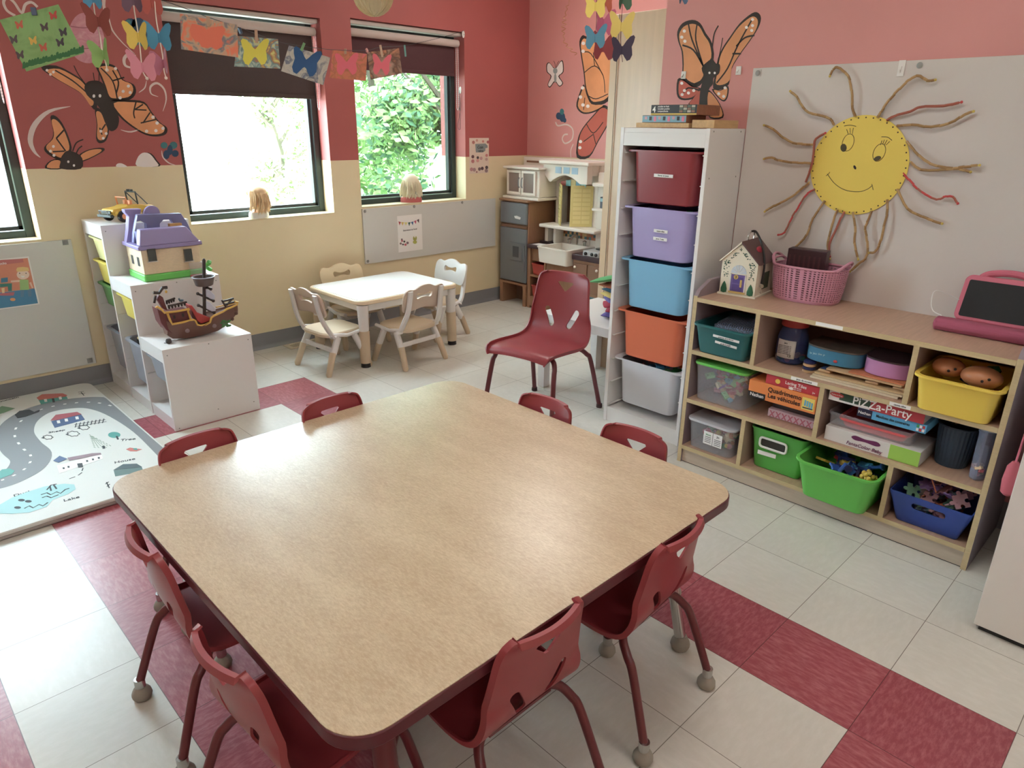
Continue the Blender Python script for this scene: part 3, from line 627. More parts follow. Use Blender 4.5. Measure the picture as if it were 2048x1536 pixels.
def halfbox(name, lab, cx, y0, y1, z0, h, m, topm):
    "carry box whose front bulges toward the room"
    t = T(name, lab, 'box', (cx, (y0+y1)/2, z0)); w_ = (y1-y0)/2; yc = (y0+y1)/2
    P = [(cx+.10, y1), (cx+.10, y0)]+[(cx-.07*(sin(pi*i/12)**.6), yc-w_*cos(pi*i/12)) for i in range(13)]
    MB().prism([(x, y, z0) for x, y in P], (0, 0, h-.006), m).build('box_body', t, bevel=.002); MB().prism([(x, y, z0+h-.0055) for x, y in P], (0, 0, .006), topm).build('box_lid', t)
    return t
bd = M('puzzle_board', (200, 160, 112), .5, noise=.08, scale=20)
for i, (y0, y1, z_, x_, c) in enumerate(((.02, .34, Z2, .73, (214, 196, 168)), (.01, .335, Z2+.0085, .735, (206, 186, 150)), (.005, .33, Z2+.0168, .74, (196, 160, 110)))):
    MB().box(x_, x_+.25, y0, y1, z_, z_+.008, M('board_%d' % i, c, .55)); o = MB().box(x_, x_+.25, y0, y1, z_, z_+.0078, M('board_%d' % i, c, .55)).build('puzzle_board', bevel=.001)
    tag(o, 'thin wooden puzzle board lying flat in the low stack under the round-front boxes', 'puzzle board', 'wooden puzzle boards on the top shelf')
for i, (y, c, x, lab) in enumerate(((.30, (30, 52, 96), .75, 'small wooden puzzle block with a blue top, on the left end of the boards'), (.125, (206, 180, 60), .75, 'small wooden puzzle block with a yellow top, in the middle of the boards'), (.03, (206, 130, 60), .755, 'small wooden puzzle block with an orange top, on the right end of the boards'))):
    t = T('puzzle_block', lab, 'puzzle block', (x+.02, y, Z2+.025)); MB().box(x, x+.06, y-.025, y+.022, Z2+.025, Z2+.036, bd).build('wood_base', t, bevel=.004); MB().box(x+.006, x+.054, y-.02, y+.016, Z2+.0363, Z2+.040, M('pblock_%d' % i, c, .45)).build('painted_top', t, bevel=.002)
o = MB().box(.745, .98, .02, .29, Z2+.0405, Z2+.0475, bd).build('puzzle_board', bevel=.001); tag(o, 'wooden puzzle board resting on the blocks under the pink round-front box', 'puzzle board')
o = MB().box(.75, .97, .015, .21, Z2+.048, Z2+.053, M('puzzle_orange_board', (204, 116, 62), .5)).build('puzzle_board', bevel=.001); tag(o, 'orange faced puzzle board directly under the pink round-front box', 'puzzle board')
t = T('toy_wheel_set', 'wooden rings with blue bands beside the round jar', 'toy', (.79, .375, Z2)); b = MB()
for i in range(4): b.lathe([(.02, 0), (.024, .002), (.024, .010), (.02, .012)], (.79, .372, Z2+.0125*i), (bd, toyc[7])[i % 2], 16)
b.build('rings', t)
t = halfbox('game_box', 'turquoise round-front game box on the top shelf, left of the pink one', .84, .185, .40, Z2+.0548, .06, M('turq_box', (44, 128, 166), .45), M('turq_lid', (96, 84, 74), .5, noise=.3, scale=25))
text('le jeu des petits', .012, (.767, .33, Z2+.085), (.25, -1, 0), (0, 0, 1), M('pale_ink', (170, 210, 220), .5), t); MB().ball((.7685, .27, Z2+.073), (.002, .008, .006), toyc[0], 8).build('red_mark', t)
halfbox('game_box', 'pink round-front game box on the top shelf beside the yellow bin', .84, .012, .178, Z2+.0548, .062, M('pink_box', (198, 128, 184), .45), M('plum_lid', (58, 34, 44), .5))
yel = M('yellow_bin', (238, 200, 20), .36); t = tubthing('toy_bin', 'bright yellow bin filled with orange and brown toys at the right of the top row', (.825, -.159, Z2), .31, .246, .128, yel, taper=.88, rim=.012, r=.03)
org = M('potato_orange', (196, 120, 66), .4)
for (x, y, z, r, lab) in ((.77, -.205, .135, (.05, .062, .036), 'orange brown oval toy body with small holes, right one in the yellow bin'), (.79, -.10, .140, (.05, .05, .032), 'orange brown hollow toy body lying in the left of the yellow bin')):
    b = MB(); b.ball((x, y, Z2+z), r, org, 24)
    t = T('oval_toy', lab, 'toy', (x, y, Z2+z)); b.build('shell', t)
    b = MB(); b.ball((x-.048, y-.012, Z2+z+.0), (.003, .005, .005), black, 8); b.build('peg_hole', t); b = MB(); b.ball((x-.046, y-.03, Z2+z+.010), (.003, .005, .005), black, 8); b.build('peg_hole', t)
pile('toy_part', 'small dark or green toy part at the back of the yellow bin', 'toy', 'small parts in the yellow bin', 12, .88, -.19, .12, .16, Z2+.05, Z2+.135, .02, [toyc[7], toyc[3], black, org], (0, 1), 21)
# middle row
def lidbox(lab, cx, cy, z0, w, d, h, body, lid, lidname='lid', content=None):
    t = T('clear_box', lab, 'box', (cx, cy, z0)); MB().tub((cx, cy, z0), w, d, h, body, taper=.92, rim=.004, r=.03, t=.0016).build('box_body', t)
    MB().loops([[Vector((cx+x, cy+y, z0+z_)) for x, y in rr(w*k+.01, d*k+.01, .03)] for k, z_ in ((1, h+.0006), (1.01, h+.006), (1.0, h+.011), (.9, h+.011))], lid).build(lidname, t)
    return t
lidbox('clear lidded box with a bright green lid, full of coloured blocks', (.855), .7115, Z1, .28, .248, .165, clr, M('lime_lid', (92, 196, 60), .4), 'green_lid')
blc = [M('blk_pink', (232, 120, 130), .45), M('blk_orange', (232, 150, 96), .45), M('blk_lime', (130, 214, 120), .45), M('blk_cyan', (80, 180, 206), .45), M('blk_mauve', (150, 110, 180), .45), M('blk_cream', (228, 200, 150), .45), M('blk_red', (214, 60, 80), .45)]
pile('building_block', 'pastel block inside the clear box with the green lid', 'toy block', 'blocks in the green-lidded clear box', 46, .85, .728, .21, .16, Z1+.018, Z1+.105, .018, blc, (0, 0, 3), 31)
pile('food_toy', 'small coloured toy piece inside the lowest clear box', 'toy', 'pieces in the lowest clear box', 50, .85, .722, .20, .17, Z0+.016, Z0+.10, .016, [blc[1], blc[6], toyc[3], blc[5], toyc[2], blc[0]], (2, 0, 3), 32)
t = lidbox('clear lidded box with a white sticker, full of red and orange pieces', .845, .722, Z0, .28, .225, .132, clr, clear('frost_lid', (214, 214, 220), .7), 'frosted_lid')
MB().box(.6995, .7005, .655, .745, Z0+.045, Z0+.105, paper).build('white_sticker', t); text('blocs', .012, (.6985, .722, Z0+.088), (0, -1, 0), (0, 0, 1), toyc[3], t); text('3+', .014, (.6985, .675, Z0+.088), (0, -1, 0), (0, 0, 1), ink, t)
b = MB(); b.box(.6985, .6994, .699, .7005, Z0+.046, Z0+.104, ink)
for k in range(4): b.box(.6985, .6994, .708, .738, Z0+.055+.008*k, Z0+.057+.008*k, ink); b.box(.6985, .6994, .66, .692, Z0+.053+.008*k, Z0+.055+.008*k, ink)
b.build('sticker_print', t)
def gbox(lab, x0, x1, y0, y1, z0, h, m, rz=0, top=None, nm='game_box'):
    t = T(nm, lab, 'game box', ((x0+x1)/2, (y0+y1)/2, z0)); b = MB(); b.box(x0, x1, y0, y1, z0, z0+h, m); b.build('box_body', t, bevel=.0015)
    if top: MB().box(x0+.002, x1-.002, y0+.002, y1-.002, z0+h+.0001, z0+h+.0008, top).build('box_top_print', t)
    return t
dk = M('navy_print', (26, 28, 60), .5)
# placed a little askew: built square and turned
t = gbox('thin pink and white patterned game box under the orange one', (.775), .95, .288, .505, Z1, .035, M('pale_pink_box', (222, 190, 200), .5))
b = MB()
for k in range(8): y = .292+.026*k; b.prism([(.7742, y, Z1+.002), (.7742, y+.006, Z1+.002), (.7742, y+.024, Z1+.028), (.7742, y+.018, Z1+.028)], (.0006, 0, 0), M('rose_line', (206, 110, 130), .5)); b.prism([(.7740, y+.018, Z1+.002), (.7740, y+.024, Z1+.002), (.7740, y+.006, Z1+.028), (.7740, y, Z1+.028)], (.0006, 0, 0), M('rose_line', (206, 110, 130), .5))
b.build('lattice_print', t)
gbox('unseen box under the orange memory game box, coloured dark for the shaded gap', .80, .95, .29, .50, Z1+.0355, .0565, M('shade_box', (62, 52, 56), .6))  # added box, its dark colour stands for the shade in the gap
orb = M('orange_box', (232, 128, 36), .45); t = gbox('orange memory game box with vehicles on its side, between the clear box and the divider', .70, .92, .287, .568, Z1+.0925, .072, orb); OZ = Z1+.0925
text('Quadrimemo', .027, (.6985, .415, OZ+.043), (0, -1, 0), (0, 0, 1), ink, t, wide=.95); text('Les véhicules', .027, (.6985, .415, OZ+.018), (0, -1, 0), (0, 0, 1), ink, t, wide=.95)
MB().box(.6988, .6999, .492, .567, OZ+.001, OZ+.025, ink).build('black_tab', t); text('Nathan', .020, (.6984, .528, OZ+.007), (0, -1, 0), (0, 0, 1), paper, t)
b = MB(); b.box(.6988, .6999, .293, .342, OZ+.010, OZ+.060, M('veh_yellow', (226, 200, 70), .5)); 
for k in range(4): b.box(.6982, .6988, .299+.009*k, .305+.009*k, OZ+.020+.002*k, OZ+.044+.002*k, toyc[6])
b.box(.6982, .6988, .297, .337, OZ+.016, OZ+.020, toyc[7]); b.build('vehicle_picture', t)
t = gbox('red lacing game box on top of the orange memory game', .705, .92, .286, .502, Z1+.165, .039, M('red_box', (192, 38, 52), .45))
text('Lacing Tiles', .0185, (.7035, .378, Z1+.184), (0, -1, 0), (0, 0, 1), paper, t); b = MB(); b.ball((.7042, .452, Z1+.185), (.001, .011, .010), toyc[2], 10); b.build('flower_mark', t)
for k in range(2): text('jeu de laçage éducatif', .006, (.7035, .38, Z1+.176-.007*k), (0, -1, 0), (0, 0, 1), paper, t)
MB().ball((.7040, .395, Z1+.170), (.001, .010, .006), paper, 10).build('white_mark', t); text('3+', .011, (.7035, .305, Z1+.172), (0, -1, 0), (0, 0, 1), paper, t)
# stack under the pizza game
YA = .245
t = T('drawer_tray', 'clear plastic drawer box holding a coral tray, under the pizza game', 'box', (.84, .095, Z1+.0595)); b = MB()
wht = M('white_card', (216, 210, 206), .5)
t2 = gbox('white and lime green colouring peg game box at the bottom of its stack', (.72), .90, -.094, .244, Z1, .058, wht)
MB().box(.7186, .7199, -.094, .008, Z1+.001, Z1+.057, M('lime_print', (150, 200, 50), .5)).build('lime_print', t2); text('FantaColor Baby', .019, (.7183, .095, Z1+.008), (0, -1, 0), (0, 0, 1), M('plum_ink', (110, 30, 90), .5), t2, shear=.2)
b = MB(); b.prism(smoothpts([(.7186, .04, Z1+.040), (.7186, .055, Z1+.032), (.7186, .095, Z1+.035), (.7186, .13, Z1+.032), (.7186, .145, Z1+.041), (.7186, .13, Z1+.050), (.7186, .095, Z1+.046), (.7186, .055, Z1+.050)], 3, closed=True), (.001, 0, 0), M('plum_ink', (56, 30, 90), .5)); b.build('handle_print', t2)
t = bpy.data.objects[t.name]; MB().tub((.835, .095, Z1+.0595), .20, .30, .052, clr, taper=.98, rim=.004, r=.012).build('clear_drawer', t)
o = MB().tub((.83, .085, Z1+.0625), .18, .24, .036, M('coral_tray', (232, 84, 84), .42), taper=.9, rim=.008, r=.02).build('toy_tray'); tag(o, 'coral red tray lying in the clear drawer box under the pizza game', 'tray')
t = gbox('light blue lotto game box, sticking out under the pizza game', .72, .91, -.093, .142, Z1+.1295, .034, M('sky_box', (70, 166, 214), .45))
MB().box(.7188, .7199, .090, .1415, Z1+.1305, Z1+.1625, dk).build('navy_tab', t); text('Nathan', .015, (.7184, .116, Z1+.142), (0, -1, 0), (0, 0, 1), paper, t); text('Maxiloto des contraires', .0145, (.7184, .018, Z1+.144), (0, -1, 0), (0, 0, 1), ink, t, wide=.82)
b = MB()
for i in range(2):
    for j in range(3): b.box(.7188, .7199, -.088+.0095*j, -.0805+.0095*j, Z1+.135+.013*i, Z1+.145+.013*i, [paper, toyc[0], paper, toyc[3]][(i+j) % 4])
b.build('picture_grid', t)
o = MB().prism([(.73, -.03, Z1+.064), (.90, -.03, Z1+.064), (.90, .02, Z1+.068), (.73, .02, Z1+.068)], (0, 0, .0015), paper).build('paper_sheet')
bpy.data.objects.remove(o)
t = gbox('white and red pizza party game box on top of the stack in the middle shelf', (.715), .93, -.081, .252, Z1+.1645, .040, wht)
MB().box(.7138, .7149, -.081, .10, Z1+.1655, Z1+.2035, M('pizza_red', (176, 40, 50), .5)).build('red_print', t); MB().box(.7138, .7149, .1005, .212, Z1+.1735, Z1+.2035, M('pizza_green', (36, 66, 44), .5)).build('green_print', t)
text('PiZZa-Party', .044, (.7134, .062, Z1+.172), (0, -1, 0), (0, 0, 1), paper, t, wide=.95)
b = MB(); b.prism([(.7136, .222+.026*cos(2*pi*i/16), Z1+.190+.009*sin(2*pi*i/16)) for i in range(16)], (.001, 0, 0), toyc[0]); b.build('red_oval', t); text('Melissa & Doug', .0065, (.7131, .222, Z1+.188), (0, -1, 0), (0, 0, 1), paper, t)
nb = M('navy_basket', (44, 64, 84), .6)
t = T('ribbed_basket', 'dark blue ribbed round basket in the shade on the middle shelf', 'basket', (.85, -.163, Z1)); b = MB(); L = []
for q, z_ in ((.8, 0), (.88, .04), (.97, .11), (1.0, .15)): L.append([Vector((.85+.062*q*(1+.025*(j % 2))*cos(2*pi*j/56), -.163+.062*q*(1+.025*(j % 2))*sin(2*pi*j/56), Z1+z_)) for j in range(56)])
for q, z_ in ((.96, .15), (.8, .012)): L.append([Vector((.85+.062*q*cos(2*pi*j/56), -.163+.062*q*sin(2*pi*j/56), Z1+z_)) for j in range(56)])
b.loops(L, nb); b.build('basket_body', t, angle=10); MB().tube([Vector((.85+.063*cos(2*pi*j/30), -.163+.063*sin(2*pi*j/30), Z1+.152)) for j in range(30)], .004, nb, 6, closed=True).build('rim', t)
pile('toy_part', 'dark toy piece in the ribbed basket on the middle shelf', 'toy', 'pieces in the ribbed basket', 12, .85, -.163, .05, .05, Z1+.06, Z1+.155, .018, [toyc[7], M('shade_brown', (90, 64, 50), .6), black], (0, 2), 41)
t = lidbox('tall narrow clear plastic box at the right end of the middle shelf', (.83), -.262, Z1, .16, .052, .185, clr2, clear('frost_lid2', (190, 200, 220), .6), 'blue_lid')
pile('beads', 'small pastel piece at the bottom of the tall narrow clear box', 'toy', 'pieces in the tall narrow clear box', 10, .80, -.262, .09, .02, Z1+.014, Z1+.05, .013, [blc[0], blc[5], blc[1]], (2, 0), 42)
# bottom row
grn = M('green_bin', (72, 176, 52), .36)
t = T('storage_box', 'green box with a white framed handle opening, left on the bottom shelf', 'bin', (.87, .428, Z0)); o = MB().tub((.87, .428, Z0), .28, .235, .185, grn, taper=.85, rim=.004, r=.022).build('box_body', t)
MB().tube([(.7235+x, y, z) for x, y, z in [( .0, .440+a, Z0+.130+c_) for a, c_ in rr(.115, .042, .012, 4)]], .005, whitew, 6, closed=True).build('handle_frame', t)
MB().prism([(.7262, .440+a, Z0+.130+c_) for a, c_ in rr(.106, .034, .01, 4)], (.006, 0, 0), M('dark_opening', (40, 34, 30), .7)).build('handle_opening', t)
slab(t, .425, .505, Z0+.070, Z0+.088, .7335, sl=-.003, name='worn_label')
t = T('storage_box', 'large bright green tub with a scooped rim, full of construction pieces', 'bin', (.80, .13, Z0))
def scoop(x, y): return -.032*math.exp(-((y-.02)/.075)**2) if x < -.05 else 0
o = MB().tub((.782, .152, Z0), .33, .292, .165, M('lime_tub', (84, 190, 54), .36), taper=.80, rim=.009, r=.035, n=12, top=None)
o.v = [Vector((p.x, p.y, p.z+(scoop(p.x-.782, p.y-.152) if p.z > Z0+.14 else 0))) for p in o.v]; 
L_ = o; o.build('tub_body', t)
pile('construction_piece', 'red, blue, yellow or green piece in the large green tub', 'toy', 'construction pieces in the large green tub', 60, .782, .155, .20, .20, Z0+.03, Z0+.146, .027, [toyc[1], toyc[1], toyc[0], toyc[7], toyc[3], toyc[6], toyc[2]], (1, 0, 1, 3), 51)
rn = random.Random(52)
for i in range(8): tag(block((.69)+.05*rn.random(), .045+.035*rn.random(), Z0+.128+.0035*i, .013, toyc[2], rn, 2).build('yellow_bead'), 'yellow bead heaped at the right of the large green tub', 'bead', 'yellow beads in the green tub')
t = T('storage_box', 'royal blue flared box full of puzzle pieces at the right of the bottom shelf', 'bin', (.80, -.161, Z0)); o = MB().tub((.825, -.161, Z0), .26, .268, .125, M('blue_bin', (28, 68, 160), .45), taper=.76, rim=0, r=.012, t=.004).build('box_body', t)
c = MB(); c.prism([(.60, -.161+a, Z0+.085+c_) for a, c_ in rr(.11, .026, .011, 4)], (.12, 0, 0), grn)
for v in c.v: v -= Vector(t.location)
carve(o, [c])
pz = [M('pz_pink', (200, 150, 160), .5), M('pz_purple', (150, 120, 190), .5), M('pz_aqua', (130, 170, 180), .5), M('pz_mauve', (170, 120, 130), .5), M('pz_orange', (206, 112, 60), .5), M('pz_white', (224, 214, 216), .5), M('pz_green', (90, 140, 110), .5)]
def jig(x, y, z, s, m, rn, parent=None):
    P = []
    for e in range(4):
        a0 = e*pi/2; dx, dy = cos(a0), sin(a0); nx, ny = -dy, dx; cx, cy = -nx*0, 0
        o_ = Vector((s*(-dx+dy*1), s*(-dy-dx*1), 0)); knob = (1, -1)[rn.randrange(2)]
        for f, h in ((0, 0), (.75, 0), (.7, .25), (.8, .48), (1, .55), (1.2, .48), (1.3, .25), (1.25, 0)):
            P.append(o_+Vector((dx, dy, 0))*s*f+Vector((dy, -dx, 0))*s*h*knob)
    b = MB(); b.prism(P, (0, 0, .0045), m); P2 = scale_poly([p+Vector((0, 0, -.0006)) for p in P], .9); b.xf(Matrix.Translation((x, y, z)) @ Matrix.Rotation(rn.uniform(0, 6.28), 4, 'Z') @ Matrix.Rotation(rn.uniform(-1.1, 1.1), 4, 'X') @ Matrix.Rotation(rn.uniform(-.8, .8), 4, 'Y'))
    return b
rn = random.Random(61)
for i in range(46): 
    f = i/45; w_ = .055+.032*f; o = jig(.825+rn.uniform(-w_, w_), -.161+rn.uniform(-w_, w_), Z0+.02+.135*f, .024, pz[rn.randrange(len(pz))], rn).build('jigsaw_piece', smooth=False); tag(o, 'large foam jigsaw piece in the royal blue box', 'puzzle piece', 'jigsaw pieces in the blue box')
# ---------------------------------------------------------------- on top of the shelf
ZT = LV[3]+.0008
# wooden toy house
HX, HY = .935, .760; t = T('toy_house', 'small wooden lock house with a purple door numbered 3', 'toy', (HX, HY, ZT), radians(6))
hw, hd, he, hp = .078, .088, .150, .232
off = M('house_cream', (232, 226, 204), .5); rf = M('house_roof', (96, 66, 66), .5)
b = MB(); b.prism([(-hd, -hw, .008), (-hd, hw, .008), (-hd, hw, he), (-hd, 0, hp-.012), (-hd, -hw, he)], (2*hd, 0, 0), off); b.box(-hd-.006, hd+.006, -hw-.006, hw+.006, 0, .0079, off); b.build('house_body', t, world=False)
for s in (-1, 1):
    b = MB(); b.prism([(-hd-.008, s*(hw+.012), he-.008), (-hd-.008, s*(hw+.006), he-.016+.008), (-hd-.008, 0, hp-.008), (-hd-.008, 0, hp)], (2*hd+.016, 0, 0), rf if s < 0 else off); b.build('roof', t, world=False)
pu = M('house_purple', (112, 92, 168), .45); gld = M('house_gold', (206, 176, 90), .4)
b = MB(); b.box(-hd-.003, -hd-.0002, -.03, .03, .02, .092, pu); b.build('door', t, world=False, bevel=.001)
b = MB()
for z_ in (.024, .056): b.box(-hd-.0045, -hd-.0032, -.022, .022, z_, z_+.026, M('house_purple_dark', (92, 74, 150), .5))
b.build('door_panels', t, world=False)
b = MB(); b.lathe([(.010, 0), (.010, .0015)], (-hd-.0048, .008, .082), gld, 14, axis=(-1, 0, 0)); b.build('number_plate', t, world=False)
text('3', .015, (-hd-.0068, .008, .0765), (0, -1, 0), (0, 0, 1), ink, t, world=False)
b = MB(); b.box(-hd-.006, -hd-.0032, -.02, -.011, .04, .072, gld); b.build('lock_plate', t, world=False, bevel=.001)
b = MB(); b.box(-hd-.0045, -hd-.0002, -.036, .036, .012, .02, gld); b.box(-hd-.0045, -hd-.0002, .0302, .035, .0202, .094, whitew); b.box(-hd-.0045, -hd-.0002, -.035, -.0302, .0202, .094, whitew); b.build('door_frame', t, world=False)
b = MB(); b.prism([(-hd-.0025, .034*cos(a), .097+.036*sin(a)) for a in [pi*i/12 for i in range(13)]], (.0022, 0, 0), M('fan_light', (200, 214, 226), .4))
for i in range(1, 6): a = pi*i/6; b.bar((-hd-.0035, 0, .098), (-hd-.0035, .034*cos(a), .097+.036*sin(a)), .002, .002, whitew)
b.build('fan_window', t, world=False)
b = MB(); iv = M('ivy_green', (40, 90, 70), .6); rn = random.Random(5)
for i in range(110):
    f = i/109; sgn = -1 if i % 2 else 1; y = sgn*(.046+rn.uniform(0, .022)); z_ = .075+rn.uniform(0, .068)
    if f > .5: q = rn.random(); y = sgn*q*.066; z_ = .208-.068*q-rn.uniform(0, .035)*(1 if q > .5 else .5)
    b.add([(-hd-.0012, y-.003, z_), (-hd-.0012, y, z_-.0025), (-hd-.0012, y+.003, z_), (-hd-.0012, y, z_+.003)], [(0, 1, 2, 3)], iv)
tag(b.build('painted_ivy', t, world=False), kind='stuff')
for y in (-.058, .058): MB().lathe([(.001, .0), (.013, .004), (.014, .018), (.008, .038), (.001, .05)], (-hd-.002, y, .008), M('shrub_green', (30, 104, 70), .5), 12, sx=.25).build('painted_shrub', t, world=False)
MB().prism([(-.02, -hw-.0006, .03), (.05, -hw-.0006, .03), (.05, -hw-.0006, .10), (-.02, -hw-.0006, .10)], (0, -.002, 0), M('side_door', (70, 90, 66), .5)).build('side_door', t, world=False)
hh = MB(); hh.ball((.0, -.040, .188), (.024, .012, .019), M('heart_red', (178, 30, 60), .45), 12); hh.build('heart', t, world=False)
MB().tube(smoothpts([(-.03, 0, .228), (-.03, 0, .255), (.0, -.004, .268), (.03, 0, .255), (.03, 0, .228)], 5), .0028, chrome, 8).build('wire_handle', t, world=False)
MB().tube(smoothpts([(-.012, -.002, .266), (.0, -.02, .262), (-.02, -.060, .21), (-.045, -.088, .14), (-.05, -.088, .06)], 6), .0045, black, 8).build('key_cord', t, world=False)
k_ = MB(); k_.lathe([(.009, -.0008), (.009, .0008)], (-.05, -.090, .05), chrome, 12, axis=(1, 0, 0)); k_.bar((-.05, -.090, .042), (-.05, -.090, .018), .003, .0015, chrome); k_.bar((-.05, -.090, .022), (-.05, -.084, .022), .003, .0015, chrome); k_.build('metal_key', t, world=False)
# pink woven basket
bkx, bky = 1.02, .524; pk = M('pink_basket_plastic', (206, 138, 162), .45); t = T('woven_basket', 'pink woven plastic basket with two loop handles on the shelf top', 'basket', (bkx, bky, ZT))
def ell(z, g=0.0, n=96):
    f = (z/.155)**.6; rx, ry = .086+.012*f+g, .128+.020*f+g
    return [Vector((bkx+rx*(abs(cos(a))**.75)*(1 if cos(a) > 0 else -1), bky+ry*(abs(sin(a))**.75)*(1 if sin(a) > 0 else -1), ZT+z)) for a in [2*pi*i/n for i in range(n)]]
def hb(a): return .018*math.exp(-((abs(sin(a))-1)/.12)**2)
b = MB(); rows = 14; NN = 112
Ls = [ell(.010+.128*i/(rows*2), 0, 112) for i in range(rows*2+1)]
vs = [p for l in Ls for p in l]; fs = []
for i in range(rows*2):
    for j in range(NN):
        if (i % 2 == 1) and (j % 2 == 1): continue
        fs.append((i*NN+j, i*NN+(j+1) % NN, (i+1)*NN+(j+1) % NN, (i+1)*NN+j))
b.add(vs, fs, pk); b.build('woven_wall', t, solid=.0035, smooth=False)
b = MB(); b.loops([ell(.0), ell(.010, .001), ell(.010, -.004), ell(.004, -.004)], pk); b.build('basket_base', t)
rimp = [p+Vector((0, 0, hb(2*pi*i/96))) for i, p in enumerate(ell(.142))]; MB().tube(rimp, .005, pk, 8, closed=True).build('rim', t)
b = MB(); b.loops([ell(.136, -.001), ell(.142, -.001)], pk, caps=(False, False)); b.build('upper_band', t, solid=.003)
for s in (-1, 1):
    MB().tube(smoothpts([(bkx-.06, bky+s*.130, ZT+.140), (bkx-.035, bky+s*.150, ZT+.165), (bkx, bky+s*.157, ZT+.175), (bkx+.035, bky+s*.150, ZT+.165), (bkx+.06, bky+s*.130, ZT+.140)], 5), .006, pk, 8).build('handle', t)
t = T('dark_box', 'dark plum box standing in the pink basket', 'box', (1.03, .55, ZT+.02), radians(8)); MB().box(-.02, .04, -.08, .075, 0, .185, M('plum_box', (58, 26, 36), .35)).build('box_body', t, world=False, bevel=.003); b = MB()
for k in range(7): b.box(-.0212, -.0202, -.06+.02*k, -.052+.02*k, .09, .16, M('plum_ridge', (78, 38, 48), .4))
b.build('front_ridges', t, world=False)
# tablet in a pink foam case
pf = M('pink_foam', (206, 92, 116), .6); pc = M('pink_cloth', (170, 72, 100), .9, bump=.5, scale=400)
t = T('tablet', 'tablet in a pink foam case with a top handle, propped on a pink cushion stand', 'tablet', (1.0, -.155, ZT), radians(0))
Tm = Matrix.Translation((1.0, -.165, ZT+.028)) @ Matrix.Rotation(radians(24), 4, 'Y')
def tf(P): return [Tm @ Vector(p) for p in P]
o = MB().prism(tf([(-.012, y, z+.085) for y, z in rr(.27, .17, .025, 6)]), tf([(.012, 0, 0)])[0]-tf([(-.012, 0, 0)])[0], pf).build('foam_case', t, bevel=.005)
MB().prism(tf([(-.0145, y, z+.082) for y, z in rr(.238, .135, .006, 3)]), tf([(.002, 0, 0)])[0]-tf([(0, 0, 0)])[0], M('tablet_screen', (30, 30, 32), .5, spec=.2)).build('screen', t)
MB().tube([Tm @ Vector(p) for p in smoothpts([(0, .095, .155), (0, .07, .18), (0, .0, .192), (0, -.07, .18), (0, -.095, .155)], 6)], .012, pf, 10).build('carry_handle', t)
b = MB(); b.prism([(.905, -.31, ZT), (.89, -.31, ZT+.022), (.90, -.31, ZT+.042), (.935, -.31, ZT+.046), (.965, -.31, ZT+.03), (1.06, -.31, ZT+.02), (1.07, -.31, ZT)], (0, .315, 0), pc); b.build('cushion_stand', t, bevel=.008)
o = MB().tube(smoothpts([tuple(Tm @ Vector((-.016, .132, .07))), (.955, .03, ZT+.13), (.94, .035, ZT+.09), (.93, .02, ZT+.06), (.925, -.01, ZT+.05)], 6), .0018, whitew, 6).build('charging_cable'); tag(o, 'thin white charging cable at the left side of the tablet', 'cable')
# ================================================================ TALL WHITE CUPBOARD AT THE RIGHT EDGE, PINK BAG BEHIND IT
t = T('white_cabinet', 'plain tall white cabinet at the right edge of the picture', 'cabinet', (.72, -.9, 0)); MB().box(.37, 1.1, -1.35, -.417, .02, 1.95, M('cabinet_white', (222, 216, 210), .4)).build('cabinet_body', t, bevel=.002); MB().box(.385, 1.09, -1.34, -.43, 0, .0195, black).build('plinth', t)
MB().box(.3665, .3695, -.885, -.883, .05, 1.93, M('door_gap', (90, 86, 84), .6)).build('door_gap', t)
t = T('pink_bag', 'pink cloth bag hanging in the dark gap between shelf and white cabinet', 'bag', (.62, -.37, .36)); MB().lathe([(.01, 0), (.022, .01), (.026, .05), (.022, .1), (.01, .12)], (.66, -.372, .34), M('pink_bag_cloth', (196, 84, 100), .8), 16, sx=.9, sy=.9).build('bag_body', t); MB().tube([(.66, -.372, .46), (.665, -.375, .6), (.67, -.3755, .75), (.67, -.40, .80), (.67, -.4175, .80)], .003, pf, 6).build('strap', t)
# ================================================================ STEPPED WHITE STORAGE UNIT
t = T('stepped_storage_unit', 'white stair-shaped storage unit with pull-out bins against the cream wall', 'storage unit', (-.64, 3.23, 0))
X0, X1 = -.862, -.42; YS = [2.755, 3.07, 3.39, 3.712]; HS = [.423, .682, .942]
hts = [HS[0], HS[1], HS[2], HS[2]]
pansc = MB()
for i, y in enumerate(YS):
    h = hts[i]; o = MB().box(X0, X1, y, y+.018, 0, h, white).build('side_panel', t, bevel=.001)
    if i < 3:
        for x in (X0+.02, (X0+X1)/2, X1-.02): pansc.cyl((x, y+.0005, h-.03 if x != (X0+X1)/2 else h-.012), (x, y-.0008, h-.03 if x != (X0+X1)/2 else h-.012), .0032, steel, n=8)
for x, z in ((X0+.02, .012), (X1-.03, .05), (-.64, .06)): pansc.cyl((x, YS[0]+.0005, z), (x, YS[0]-.0008, z), .0032, steel, n=8)
tag(pansc.build('screw_heads', t), kind='stuff')
